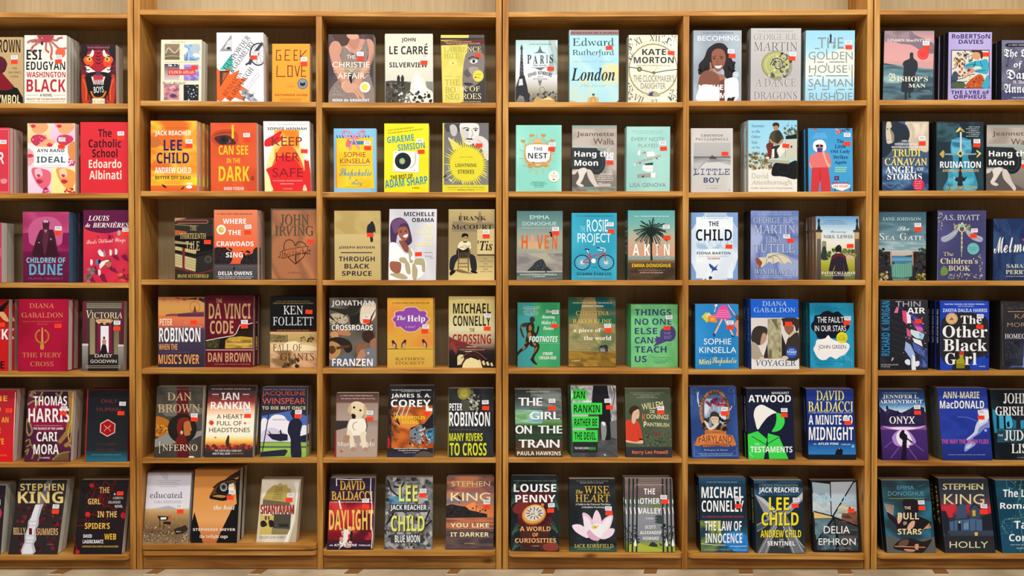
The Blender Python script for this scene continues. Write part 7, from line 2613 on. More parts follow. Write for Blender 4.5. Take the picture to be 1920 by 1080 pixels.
T('JACK REACHER', 716, 246, 1094, 308, 'e8ecec', 'k')
T('LEE', 812, 342, 1002, 464, 'ecd828', 'k', 0, '1c2430')
T('CHILD', 742, 484, 1092, 610, 'ecd828', 'k', 0, '1c2430')
T('ANDREW CHILD', 732, 652, 1116, 722, 'ecd828', 'k', 0, '1c2430')
T('THE', 908, 736, 950, 748, 'e8e8e8', 'k')
T('SENTINEL', 796, 756, 1060, 798, 'f4f4f4', 'k')
T('A NOVEL', 904, 804, 954, 814, 'c8c8c8', '')
st(1068, 364, 1058, 420)
SP('THE SENTINEL', 'c8c030')

B('b', 6, (1205, 1640, 180, 1235, 1688, 856), 30, 0, '1a1a1e', 'black paperback with a seaside view in broken glass panes', spine='141416')
A(['1a1a1e', '202024'], 1, 1, 2)
P('a8bcc8', 1218, 195, 1390, 215, 1395, 510, 1240, 470)
N(1222, 300, 1392, 480, ['9cb4c4', 'c8ccc8', '8aa4b8'], 2, 3, 4, nx=8, ny=8)
P('b8c0c8', 1390, 195, 1605, 190, 1410, 512, 1400, 505)
P('a8b4c0', 1612, 200, 1632, 196, 1648, 600, 1420, 525)
N(1460, 420, 1640, 520, ['8a9cb0', 'd8c890', 'a8b0b4'], 1.5, 3, 6, nx=8, ny=6)
P('6a4438', 1500, 500, 1640, 470, 1650, 600, 1520, 555, 1495, 545)
N(1500, 490, 1640, 580, ['6a4438', '8a5c48', '4a3430'], 2, 2, 8, nx=8, ny=6)
P('d8b870', 1232, 480, 1400, 522, 1410, 535, 1236, 540)
P('5a7684', 1238, 545, 1405, 540, 1255, 745, 1250, 700)
N(1242, 560, 1360, 690, ['587480', '708c94', '4a626c'], 2, 4, 5, nx=6, ny=8)
P('38424a', 1425, 545, 1438, 690, 1440, 840, 1262, 835, 1258, 760)
N(1300, 690, 1440, 836, ['34404a', '5a747c', '48585e'], 2, 4, 7, nx=8, ny=8)
P('3c3c3c', 1430, 540, 1650, 620, 1660, 830, 1475, 848, 1465, 700)
N(1470, 640, 1655, 840, ['3a3c40', '4a5c60', '5a4844', '2c2e32'], 2, 3, 9, nx=8, ny=8)
for a in ((1388, 190, 1400, 520), (1612, 188, 1410, 520), (1232, 472, 1410, 520, 1655, 612), (1425, 535, 1252, 760), (1425, 535, 1450, 700, 1468, 850)):
    L('121216', 9, *a)
T('SIRACUSA', 1242, 322, 1630, 390, 'a8d0dc', '')
T('DELIA', 1326, 612, 1576, 680, 'f2f0ec', '')
T('EPHRON', 1276, 726, 1632, 788, 'f2f0ec', '')
T('AUTHOR OF A NOVEL', 1330, 812, 1590, 822, '8a98a0', '')
P('2a2224', 1565, 440, 1575, 428, 1585, 442, 1582, 470, 1568, 470)
st(0, 0, 1588, 466)
SP('DELIA EPHRON', '6a7074')

# ================================================================== right bookcase
B('R', 1, (208, 712, 258, 190, 695, 952), 28, 2, '9a8a90', 'pink dusk paperback with a black coated man at the sea', spine='1c2024')
V(258, '9a8488', 330, 'c89094', 560, 'd09a94', 600, 'c89490', 952, 'c89490')
P('34505c', 195, 580, 400, 610, 700, 642, 700, 700, 192, 660)
R(185, 650, 705, 952, '4a6870', '3a4a54')
N(190, 600, 702, 800, ['3a5660', '6a8c90', '4a6c74', '8aa8a8'], 1.5, 6, 4, nx=14, ny=14)
N(188, 780, 698, 950, ['405660', '5a7880', '344450'], 2, 4, 6, nx=14, ny=8)
P('c89490', 195, 560, 710, 560, 704, 640, 400, 608, 196, 578)
G('7a6c76', 210, 258, 460, 258, 520, 300, 700, 380, 712, 480, 600, 470, 480, 400, 340, 380, 210, 300)
N(208, 258, 460, 370, ['7a6a70', '9a848a', '8a767c'], 2, 2, 5, nx=8, ny=6)
G('2a3038', 462, 500, 468, 480, 484, 474, 498, 484, 502, 530, 540, 570, 542, 640, 520, 690, 500, 860, 420, 870, 374, 850, 396, 700, 402, 610, 388, 600, 408, 560, 460, 535)
P('2a3038', 410, 850, 440, 850, 432, 952, 408, 952)
P('2a3038', 445, 850, 480, 850, 465, 900, 480, 925, 450, 930)
T('LINDEN MacINTYRE', 236, 340, 676, 366, 'e8d4cc', 'S')
T('B', 250, 680, 320, 766, 'd8d0b8', 'f')
T("ISHOP'S", 332, 712, 646, 764, 'e4dcc8', 'S')
T('MAN', 450, 786, 622, 824, 'e4dcc8', 'S')
T('A NOVEL', 580, 850, 666, 862, '8a9ca0', '')
E(598, 488, 58, 58, 'd83c3c')
O(598, 488, 40, 40, 3, 'e86a60')
st(628, 382, 640, 428)

B('R', 1, (852, 1305, 272, 848, 1290, 950), 29, 3, 'a898c8', 'lavender paperback framing a stained-glass style picture of a reader', jit=-.0012, spine='14161a')
A(['ac9ccc', 'a494c4', 'b0a2d0'], 1, 1, 3)
R(1300, 272, 1310, 950, '20242a')
T('RoBERTSoN', 886, 290, 1280, 336, '2a2450', 'k')
T('DAVIES', 956, 346, 1210, 388, '2a2450', 'k')
R(878, 448, 1274, 832, '241c20')
R(886, 456, 1266, 824, 'd0ccc0')
S(40, 900, 460, 1100, 560, 10, 24, ['8a7a60', 'e0d8c8', 'a08a70', '3a3430'], 5, .5)
G('4a2c24', 1085, 460, 1130, 452, 1190, 455, 1210, 500, 1190, 540, 1170, 500, 1120, 480)
G('c8946c', 1095, 485, 1130, 470, 1170, 480, 1180, 520, 1150, 548, 1110, 530)
G('3aa0b8', 1020, 600, 1080, 570, 1130, 560, 1190, 550, 1240, 540, 1264, 580, 1260, 660, 1240, 690, 1130, 670, 1120, 650, 1200, 630, 1140, 610, 1050, 645, 1015, 630)
for a in ((1030, 610, 1100, 590, 1140, 600), (1180, 560, 1200, 630), (1130, 665, 1230, 650)):
    L('1c3a50', 5, *a, sm=1)
G('c88c74', 1045, 640, 1090, 625, 1118, 650, 1100, 680, 1060, 672)
S(26, 900, 530, 1010, 600, 7, 15, ['c8a050', '8a3c2c', 'd8c070', '6a2c28'], 7)
S(26, 950, 610, 1070, 720, 7, 15, ['b0483c', 'd8b880', 'c87850', '7a2c34'], 8)
G('b05028', 1030, 820, 1050, 770, 1110, 720, 1170, 690, 1210, 720, 1215, 780, 1190, 824)
S(50, 1050, 710, 1210, 820, 4, 10, ['d87838', '8a3420', 'c86430'], 9)
G('3a4a58', 888, 700, 920, 660, 950, 690, 940, 760, 888, 790)
G('4a5a40', 888, 790, 960, 760, 1020, 780, 1010, 824, 888, 824)
G('3aa0b8', 1200, 790, 1250, 700, 1266, 720, 1266, 824, 1200, 824)
for a in ((890, 640, 940, 610, 960, 540, 1020, 560, 1010, 620), (940, 740, 1000, 730, 1060, 700, 1120, 690), (886, 750, 960, 770, 1040, 760), (1130, 560, 1110, 620)):
    L('201c20', 6, *a, sm=1)
T('THE LYRE oF', 880, 852, 1268, 890, '3a2c60', 'k')
T('ORPHEUS', 906, 896, 1236, 934, '3a2c60', 'k')
st(0, 0, 1240, 494)

B('R', 1, (1395, 1880, 353, 1390, 1878, 950), 30, 2, '5c5a70', 'grey violet paperback with white blackletter title at right border', spine='14141a')
V(353, '74748a', 500, '6a6a7e', 700, '54546c', 850, '44446a', 950, '4a4a70')
N(1390, 400, 1880, 850, ['5a5a70', '7a7a8c', '48485e', '6a6a80'], 2, 2, 4, nx=12, ny=12)
P('16161e', 1425, 403, 1450, 384, 1880, 384, 1880, 420, 1450, 420)
T('#1 NEW YORK TIMES BESTSELLER', 1460, 394, 1860, 410, 'b8b4c0', 'k')
for s_, x0, y0, x1, y1 in (('The Queen', 1416, 440, 1850, 540), ('of the', 1515, 562, 1760, 640), ('Damned', 1442, 645, 1860, 742), ('Anne Rice', 1416, 785, 1860, 880)):
    T(s_, x0 + 8, y0 + 8, x1 + 8, y1 + 8, '2c2c48', 'f')
    T(s_, x0, y0, x1, y1, 'f0eef0', 'f')
T('A Novel', 1506, 752, 1680, 786, 'd8d4dc', 'f')
L('24242c', 5, 1460, 530, 1455, 600)
E(1446, 606, 10, 8, '24242c')
T('THE SECOND BOOK IN THE', 1500, 918, 1800, 930, 'd0ccd8', 'k')
T('SERIES OF VAMPIRE CHRONICLES', 1456, 942, 1840, 952, 'd0ccd8', 'k')

B('R', 2, (213, 780, 177, 216, 768, 996), 40, 1, '4c5a70', 'paperback of a hooded pale face above yellow and white capitals', spine='14161a')
V(177, '5a6478', 500, '4a586c', 700, '3c5478', 996, '2c4468')
G('c8b8a0', 500, 177, 780, 177, 775, 520, 640, 500, 540, 420, 540, 300)
N(540, 200, 778, 520, ['d0c0a8', 'b8a890', 'dccfb8'], 3, 1.5, 4, nx=10, ny=10, skew=.5)
G('26303a', 213, 177, 400, 177, 500, 220, 545, 320, 520, 400, 400, 420, 360, 480, 213, 600)
G('3a5080', 400, 177, 470, 190, 520, 240, 545, 310, 500, 230, 430, 195)
G('c8bca4', 265, 185, 310, 180, 325, 240, 310, 260, 350, 330, 355, 400, 330, 430, 280, 440, 262, 400, 255, 300)
G('8a806c', 300, 260, 350, 320, 355, 400, 330, 420, 320, 340)
P('3a342c', 262, 255, 290, 262, 270, 275)
L('5a5040', 5, 270, 395, 298, 390)
N(216, 710, 770, 990, ['2c4468', '5a7a9c', '3a5878', '24385a'], 2, 2, 6, nx=14, ny=10)
L('7a98b8', 5, 225, 900, 320, 960, 400, 900, 480, 950, sm=1)
T('THE #1', 446, 396, 560, 418, 'e8e4dc', 'S')
T('INTERNATIONAL', 362, 432, 640, 456, 'e8e4dc', 'S')
T('BESTSELLING AUTHOR', 326, 468, 700, 490, 'e8e4dc', 'S')
T('TRUDI', 334, 506, 672, 590, 'e8d858', 'r')
T('TRUDI', 338, 506, 676, 590, 'e8d858', 'r')
T('CANAVAN', 244, 610, 750, 696, 'e8d070', 'r')
T('CANAVAN', 248, 610, 754, 696, 'e8d070', 'r')
L('e8d070', 7, 340, 600, 400, 600, 470, 690, 520, 730, sm=1)
T('ANGEL', 252, 706, 618, 786, 'f0f0ec', 'S')
T('OF', 636, 716, 716, 760, 'f0f0ec', 'r')
T('STORMS', 276, 792, 690, 864, 'f0f0ec', 'S')
E(650, 924, 70, 72, 'c82c4c')
for i in range(4):
    W(600 + i % 2 * 6, 880 + i * 26, 700 - i % 2 * 8, 890 + i * 26, 'f0b0b8', i)
st(696, 376, 696, 436)

B('R', 2, (858, 1427, 180, 862, 1425, 998), 32, 2, '2a3a42', 'dark teal paperback with a gold tipped sword over a ghost', spine='101418')
A(['24323a', '2e444c', '202c34'], 2, 2, 4)
N(870, 200, 1140, 420, ['2a4048', '3a5c64', '26363e'], 1.5, 2, 6, nx=10, ny=10)
G('3a8aa8', 1030, 520, 1040, 420, 1100, 370, 1200, 370, 1270, 420, 1285, 520, 1240, 600, 1320, 800, 1330, 998, 960, 998, 1000, 850, 1060, 640)
N(1040, 390, 1275, 560, ['3a8aa8', '6ab4cc', '2c6a88'], 2, 2, 8, nx=10, ny=8)
N(1000, 740, 1310, 990, ['2c6a80', '5cb8d0', '3a90a8'], 2, 2, 9, nx=12, ny=8)
L('5aa0b8', 6, 1160, 480, 1220, 440, 1265, 480, sm=1)
P('a8b0b4', 1142, 300, 1164, 300, 1166, 540, 1140, 540)
P('e0e6e8', 1150, 300, 1158, 300, 1158, 540, 1150, 540)
P('8a98a0', 960, 555, 1130, 558, 1130, 576, 960, 572)
P('8a98a0', 1170, 558, 1340, 552, 1340, 570, 1170, 576)
P('d8c870', 1090, 300, 1144, 238, 1208, 300, 1180, 302, 1146, 278, 1112, 304)
P('a89848', 1144, 238, 1208, 300, 1180, 302, 1146, 278)
P('b8a450', 896, 562, 940, 515, 960, 540, 950, 562, 955, 590, 938, 610)
P('d8c870', 1400, 556, 1344, 512, 1338, 530, 1370, 556, 1342, 590, 1346, 606)
P('d8cc78', 1146, 510, 1188, 556, 1148, 602, 1106, 556)
P('3a3c38', 1147, 530, 1170, 556, 1148, 582, 1124, 556)
P('22282c', 1128, 600, 1168, 600, 1166, 850, 1126, 850)
P('2a2e34', 1060, 820, 1110, 845, 1146, 800, 1190, 845, 1228, 828, 1200, 880, 1170, 890, 1180, 930, 1140, 960, 1110, 930, 1116, 890, 1086, 878)
P('b8bcc0', 1062, 822, 1090, 840, 1080, 868)
P('a86a3c', 1116, 990, 1140, 940, 1160, 990)
for i in range(6):
    W(1250 - (i % 2) * 34, 236 + i * 22, 1390 - (i % 3) * 8, 246 + i * 22, 'b8c0c0', i)
T('RUINATION', 904, 650, 1392, 726, 'f0f2f0', 'k')
T('ANTHONY REYNOLDS', 934, 742, 1366, 774, 'd0a868', 'k')
T('LEAGUE OF LEGENDS', 974, 940, 1344, 978, 'c8b060', 'S')
T('THE FIRST NOVEL', 940, 196, 1070, 206, '6a8088', '')
st(1345, 410, 1342, 458)

B('R', 2, (1462, 2020, 216, 1455, 2015, 998), 30, 1, '8a8078', 'crossed legs and tyre paperback cut off by the right border', spine='1c1c1c')
V(216, '6a8c84', 250, 'a89c92', 440, 'b0a49a', 470, '9aa49c', 780, '8a8078', 998, '7a7068')
N(1462, 250, 2020, 440, ['a89c92', 'b8aca0', '9a8e84'], 2, 1, 3, nx=12, ny=5)
P('2c3032', 1460, 475, 1780, 485, 1800, 520, 1780, 560, 1800, 720, 1456, 720)
E(1760, 650, 120, 150, '24282c')
O(1760, 650, 84, 108, 7, '44484c')
G('5a5450', 1455, 800, 1620, 730, 1700, 850, 1800, 920, 1900, 998, 1455, 998)
G('c8beb4', 1456, 745, 1530, 735, 1500, 780, 1456, 790)
G('d8cec4', 1530, 745, 1610, 718, 1650, 740, 1620, 790, 1570, 870, 1530, 910, 1505, 890, 1540, 820)
G('ccc0b6', 1650, 745, 1710, 760, 1760, 880, 1810, 960, 1790, 998, 1740, 940, 1660, 850)
G('d4c8be', 1505, 890, 1540, 890, 1600, 920, 1570, 940, 1520, 920)
T('Jeannette', 1530, 290, 2000, 362, '5c463e', '')
T('Walls', 1750, 380, 2000, 450, '5c463e', '')
T('Hang the', 1486, 520, 1990, 612, 'eef0ea', 'k')
T('Moon', 1486, 628, 1790, 694, 'eef0ea', 'k')
st(1916, 660, 1916, 706)

B('R', 3, (172, 720, 200, 160, 716, 990), 28, 1, '45606c', 'sea paperback with a pale green gate between dark walls', spine='101216')
V(200, '3c5a68', 330, '4a6c78', 520, '6a8a94', 620, '9ab0b4', 660, 'b8b8b0', 700, 'c0a898', 720, '3a5c80', 760, '4a7898', 990, '3a4c4c')
N(170, 320, 716, 520, ['4a6874', '6a8a94', '52727c'], 2, 3, 4, nx=14, ny=8)
N(165, 540, 716, 640, ['7a98a0', 'a8bcc0', '6a8890'], 2, 4, 5, nx=14, ny=6)
R(320, 706, 556, 760, '3a6a94', '6aa8c0')
P('2a3c48', 470, 706, 556, 696, 556, 716, 480, 716)
P('2c2a2c', 160, 660, 250, 655, 310, 655, 312, 830, 320, 960, 330, 990, 160, 990)
P('2c2a2c', 562, 655, 660, 655, 718, 640, 718, 990, 520, 990, 562, 900)
S(40, 165, 680, 310, 970, 10, 26, ['3a3838', '242224', '44403c'], 5)
S(40, 566, 680, 714, 970, 10, 26, ['3a3838', '242224', '44403c'], 6)
S(16, 165, 620, 230, 670, 8, 16, ['3a4c44', '2c3c38'], 7)
S(16, 640, 620, 716, 670, 8, 16, ['4a5c50', '3a4a40'], 8)
P('b88870', 300, 655, 318, 655, 318, 790, 306, 830)
P('b88870', 555, 655, 572, 655, 572, 830, 560, 800)
P('6aa08c', 322, 790, 440, 800, 556, 785, 558, 940, 440, 960, 322, 950)
for i in range(9):
    L('3f7464', 4, 336 + i * 27, 795, 338 + i * 26.5, 955)
P('2c3c3c', 325, 780, 350, 772, 350, 800, 325, 806)
S(36, 165, 890, 270, 985, 8, 16, ['c8a860', '8a7a3c', 'd8c8a0', '4a5034'], 9)
S(40, 600, 910, 716, 985, 8, 16, ['c8a83c', '8a8038', 'd8c060', '5a5c34'], 10)
R(330, 965, 520, 990, '6a8078')
T('JANE JOHNSON', 214, 262, 658, 300, 'c8d4d8', 'r')
T('The', 386, 368, 524, 416, 'd8e0e0', 'c')
T('S', 176, 444, 234, 524, 'eeeee8', 'r')
T('EA', 246, 474, 356, 524, 'eeeee8', 'r')
T('G', 414, 444, 492, 524, 'eeeee8', 'r')
T('ATE', 500, 474, 692, 524, 'eeeee8', 'r')
L('a8bcc0', 3, 216, 572, 650, 568)
st(622, 350, 624, 400)

B('R', 3, (848, 1420, 182, 845, 1405, 990), 42, 1, '4a4874', 'indigo paperback with an ornate jewelled dragonfly', spine='16161c')
A(['4a4874', '504e7c', '44426a'], 1, 1.5, 3)
L('8a88a8', 4, 850, 186, 848, 988)
for x, y0, y1 in ((878, 200, 420), (1350, 690, 960)):
    S(26, x - 24, y0, x + 24, y1, 7, 16, ['a8a890', 'c8c4a8', '7a7a6a'], x, .4)
S(40, 980, 910, 1360, 968, 7, 18, ['a8a488', 'd0c8a8', '8a8870'], 4, .4)
G('9aa0ac', 1090, 410, 1060, 400, 970, 460, 895, 490, 890, 530, 930, 548, 1000, 520, 1060, 470)
G('9aa0ac', 1170, 410, 1200, 400, 1290, 460, 1370, 490, 1376, 530, 1340, 548, 1260, 520, 1200, 470)
for a in ((1080, 415, 900, 510), (1070, 430, 930, 535), (1180, 415, 1366, 510), (1190, 430, 1330, 535)):
    L('c8d0d8', 4, *a)
S(22, 1040, 340, 1110, 410, 7, 13, ['c8c8a0', '9a9a78'], 5)
S(22, 1160, 340, 1230, 410, 7, 13, ['c8c8a0', '9a9a78'], 6)
G('c8c0a0', 1090, 400, 1110, 350, 1135, 318, 1160, 350, 1180, 400, 1150, 430, 1115, 430)
E(1133, 395, 26, 30, '5a5448')
E(1134, 360, 22, 16, '7ab8a0')
L('b8b090', 16, 1133, 430, 1130, 560, 1128, 650)
for i in range(8):
    E(1131, 450 + i * 26, 11, 8, ['d0c8a0', '8a8a70'][i % 2])
L('b8b090', 7, 1128, 650, 1128, 716)
E(1264, 624, 70, 68, '6ab4b0')
W(1216, 606, 1312, 618, '4a8c8a')
W(1222, 630, 1306, 642, '4a8c8a')
T('A.S. BYATT', 906, 232, 1340, 294, 'd0d4e0', 'r')
T('The', 914, 660, 1034, 708, 'd4cca4', 'r')
T("Children's", 882, 730, 1316, 798, 'd4cca4', 'S')
T('BOOK', 976, 818, 1228, 880, 'd4cca4', 'S')
G('6a8a48', 890, 930, 885, 870, 920, 820, 960, 850, 970, 900, 940, 930)
st(1278, 414, 1266, 474)

B('R', 3, (1498, 2040, 277, 1490, 2035, 990), 30, 1, '26365e', 'dark blue paperback with white brush script at the right border', spine='10121a')
A(['26365e', '30446c', '1f2c50', '3a5078'], 2.5, 3, 5, nx=24, ny=30)
for i in range(24):
    x_, y_ = 1500 + (i * 83) % 400, 290 + (i * 131) % 680
    L('3f5884', 8, x_, y_, x_ + 40, y_ + 50, x_ + 50 + (i % 3) * 20, y_ + 110, sm=1)
T('Melmoth', 1496, 480, 2020, 665, 'f0ece4', 'c', -3)
E(1850, 520, 20, 16, 'c83c58')
T('SARAH', 1646, 800, 1900, 846, 'c8ccc8', 'S')
T('PERRY', 1638, 868, 1890, 916, 'd8d4a8', 'S')
T('AUTHOR OF THE ESSEX SERPENT', 1638, 936, 1940, 948, 'b8bcc0', 'k')
st(0, 0, 0, 0)

B('R', 4, (178, 742, 198, 182, 738, 1010), 32, 1, '2c2c34', 'black paperback with slanted neon city shards, vertical blue name', spine='101014')
A(['2a2a32', '32323a', '26262c'], 1.5, 2, 3)
for i in range(7):
    L('3f3f4a', 4, 320, 370 + i * 70, 740, 520 + i * 70)
P('3a3470', 360, 280, 440, 290, 560, 420, 690, 560, 690, 470, 560, 340, 470, 320)
P('d84870', 440, 320, 490, 330, 520, 420, 500, 490, 450, 440)
P('e4e0e4', 490, 340, 540, 380, 545, 470, 500, 470)
P('8a3c8a', 540, 430, 640, 470, 690, 540, 690, 600, 600, 540)
P('d860a0', 590, 500, 680, 520, 680, 560, 620, 560)
P('3a5aa8', 560, 380, 640, 420, 690, 480, 640, 470, 580, 430)
P('d070a0', 345, 350, 375, 280, 400, 290, 390, 350)
P('c8dce0', 540, 540, 650, 570, 700, 600, 680, 660, 600, 640, 540, 590)
P('90c8d8', 640, 570, 690, 590, 680, 660, 640, 650)
P('e8e8ec', 560, 640, 660, 670, 680, 740, 580, 690)
P('c85a80', 490, 520, 540, 560, 550, 630, 500, 620)
P('4a64b0', 560, 690, 690, 760, 715, 850, 640, 830, 580, 780)
P('9ab0dc', 480, 680, 540, 720, 590, 830, 580, 1010, 550, 1010, 540, 880, 470, 780)
P('e4e8f0', 560, 830, 590, 850, 600, 1010, 552, 1010)
G('dce4f0', 470, 910, 500, 885, 530, 900, 530, 950, 490, 945)
G('e0e8f4', 590, 920, 630, 905, 645, 935, 620, 970, 590, 960)
N(640, 760, 735, 980, ['3a4a90', '2a2a40', '5a6ab0'], 2, 3, 8, nx=6, ny=8)
S(40, 450, 300, 710, 860, 4, 12, ['f0e8f0', '6a3c7a', '2a2a3a', 'b8c8e0'], 6, .4, 30)
T('THIN', 362, 214, 656, 278, 'a8a8b0', '')
T('AIR', 498, 290, 710, 356, 'f2f2f4', 'k')
T('RICHARD K. MORGAN', -70, 480, 566, 576, '2c84b8', 'k', -90)
T('F', 316, 868, 346, 906, 'd0d0d4', 'd')
T('BESTSELLING AUTHOR', 196, 942, 396, 956, 'b0b4b8', 'k')
T('OF ALTERED CARBON', 196, 966, 300, 978, 'b0b4b8', 'k')
st(0, 0, 630, 446)

B('R', 4, (878, 1448, 212, 880, 1448, 1012), 27, 3, '1f3fa8', 'black profile on royal blue paperback, chunky white title', jit=-.0012, spine='12142c')
A(['2040ac', '1c3aa0', '2646b4'], 1, 1, 3)
G('2c2a2c', 890, 480, 930, 400, 1000, 360, 1100, 345, 1250, 350, 1370, 380, 1430, 430, 1445, 560, 1445, 800, 1380, 850, 1290, 880, 1220, 940, 1220, 1012, 1030, 1012, 1020, 950, 940, 930, 890, 860, 885, 760)
S(50, 900, 400, 1430, 860, 12, 30, ['302e30', '28262a'], 4)
T('"RIVETING, FEARLESS, AND VIVIDLY ORIGINAL..."', 926, 242, 1416, 258, 'e0e4f0', 'k')
T('EMILY ST. JOHN MANDEL', 1086, 268, 1272, 280, 'd0d8ec', 'k')
T('ZAKIYA DALILA HARRIS', 910, 300, 1426, 340, 'c8d4f0', 'k')
E(1014, 416, 70, 66, 'd8b080')
O(1014, 416, 58, 54, 3, 'a8804c')
P('8a6a48', 984, 434, 1014, 396, 1040, 434)
T('The', 1118, 382, 1362, 478, 'f2f0ee', 'S')
T('Other', 908, 495, 1428, 636, 'f4f2f0', 'S')
T('Black', 918, 655, 1424, 794, 'f4f2f0', 'S')
T('G', 936, 812, 1066, 950, 'f4f2f0', 'S')
T('rl', 1164, 812, 1304, 950, 'f4f2f0', 'S')
P('a8a028', 1102, 830, 1152, 830, 1148, 870, 1164, 900, 1162, 990, 1068, 990, 1066, 900, 1108, 872)
P('8a8424', 1066, 935, 1164, 935, 1162, 990, 1068, 990)
G('c8343c', 1104, 830, 1104, 800, 1130, 790, 1154, 804, 1152, 834)
T('A NOVEL', 1328, 962, 1404, 976, 'c8d4f0', 'k')
st(1344, 388, 1340, 510)
SP('THE OTHER BLACK GIRL', 'd8dcec')

B('R', 4, (1580, 2110, 212, 1570, 2105, 1008), 40, 1, '2f2c2c', 'dark embossed hardback with a moonlit path at the right border', hard=1, spine='141416')
A(['2f2c2c', '3a3634', '282628'], 2, 2, 5)
R(1622, 240, 2110, 980, '343034', '2a2c40')
L('6a6254', 4, 1600, 240, 1604, 960)
S(40, 1625, 245, 1850, 330, 6, 16, ['4a4640', '5a544a', '2a2828'], 6, .4)
P('a89058', 1662, 330, 2100, 330, 2100, 338, 1662, 338)
P('4a5a90', 1680, 980, 1840, 860, 1850, 690, 1900, 690, 1990, 980)
P('8098d0', 1830, 980, 1845, 860, 1900, 860, 1920, 980)
N(1630, 680, 1840, 960, ['2a2c38', '3a3c48', '24262e'], 2, 2, 7, nx=8, ny=8)
S(30, 1630, 680, 1800, 900, 8, 20, ['2a2c30', '3c3e44'], 8)
T('KATE', 1744, 362, 2010, 414, '9a8258', '')
T('MORTON', 1656, 462, 2080, 512, '9a8258', '')
T('HOMECOMING', 1628, 592, 2090, 648, 'f0ece8', 'r')

B('R', 5, (165, 695, 185, 200, 763, 1005), 32, 1, '2c2448', 'purple night paperback of an embracing couple in white light', spine='1a1a28')
V(185, '1f2c58', 330, '2c5088', 370, '5a90c0', 450, 'c8dce8', 460, '3a2850', 600, '4a2868', 640, '8a5aa0', 660, '4a2c70', 850, '442868', 1005, '38225a')
P('2a2444', 170, 380, 250, 450, 300, 415, 350, 430, 430, 460, 520, 420, 600, 370, 700, 400, 720, 610, 190, 610)
S(20, 200, 440, 690, 560, 12, 30, ['32284e', '261f40', '3a2a58'], 4, 2)
P('1a1c34', 255, 380, 270, 370, 280, 410, 300, 415, 262, 425, 250, 410)
for x, y in ((330, 390), (375, 392), (400, 368)):
    L('1c2440', 4, x - 8, y - 4, x, y, x + 8, y - 5)
G('d8a8e0', 205, 610, 300, 625, 460, 622, 600, 625, 720, 605, 640, 640, 460, 660, 300, 645)
G('f0d8f4', 300, 630, 460, 622, 620, 632, 460, 660)
G('b088d0', 320, 740, 400, 660, 500, 660, 580, 740, 600, 810, 480, 850, 360, 830)
G('f0e4f8', 370, 720, 420, 660, 490, 665, 540, 730, 560, 800, 500, 840, 400, 820)
P('e8d8f4', 490, 840, 530, 850, 520, 860, 500, 865)
for a in ((330, 780, 230, 860), (560, 800, 700, 900), (400, 860, 300, 980), (520, 870, 620, 1000)):
    L('6a4a98', 14, *a)
G('1f1428', 405, 720, 420, 680, 448, 656, 470, 670, 468, 690, 500, 720, 505, 750, 560, 790, 548, 806, 500, 770, 490, 860, 440, 860, 445, 780, 415, 750)
P('1f1428', 440, 800, 495, 800, 490, 1005, 420, 1005, 445, 870)
T('#1 NEW YORK TIMES BESTSELLING AUTHOR', 206, 222, 612, 233, 'b8c4dc', '')
T('JENNIFER L.', 212, 248, 636, 296, 'e8ecf0', 'S')
T('ARMENTROUT', 176, 306, 678, 350, 'e8ecf0', 'S')
T('ONYX', 290, 500, 590, 584, 'f4f0f4', 'r')
T('ONYX', 293, 500, 593, 584, 'f4f0f4', 'r')
st(616, 392, 622, 456)

B('R', 5, (845, 1418, 168, 905, 1495, 1012), 36, 1, '24348c', 'deep blue paperback with white clouds and a comet trail', spine='4a4a38')
V(168, '283a90', 450, '2a3c9c', 700, '283894', 1012, '222f78')
N(880, 500, 1200, 780, ['283a98', '2e42a4', '263690'], 1.5, 2, 4, nx=8, ny=8)
G('7a88c8', 1340, 430, 1450, 420, 1460, 620, 1400, 640, 1340, 700, 1280, 740, 1220, 800, 1200, 760, 1280, 700, 1290, 620, 1330, 570)
G('c8cce8', 1320, 560, 1390, 540, 1440, 560, 1380, 600, 1330, 640, 1310, 700, 1250, 740, 1200, 780, 1190, 760, 1270, 690, 1290, 620)
G('e0e4f4', 1340, 440, 1440, 430, 1448, 520, 1400, 560, 1330, 580)
G('8a98d4', 1180, 820, 1260, 790, 1290, 830, 1220, 880, 1170, 910, 1160, 880)
G('c0c8e8', 1190, 840, 1250, 820, 1230, 860, 1180, 880)
G('a8b4e0', 1395, 655, 1420, 650, 1424, 675, 1400, 678)
L('6a80c8', 6, 1080, 508, 1200, 515, 1310, 560, sm=1)
T('ANN-MARIE', 912, 212, 1334, 290, 'e8e0b8', 'k')
T('MacDONALD', 876, 318, 1390, 410, 'f0ecdc', 'k')
T('THE WAY THE CROW FLIES', 894, 768, 1444, 818, 'c85a90', 'k')
T('A NOVEL BY THE AUTHOR OF FALL ON YOUR KNEES', 966, 940, 1404, 952, 'a8b0dc', '')
st(1356, 452, 1356, 514)

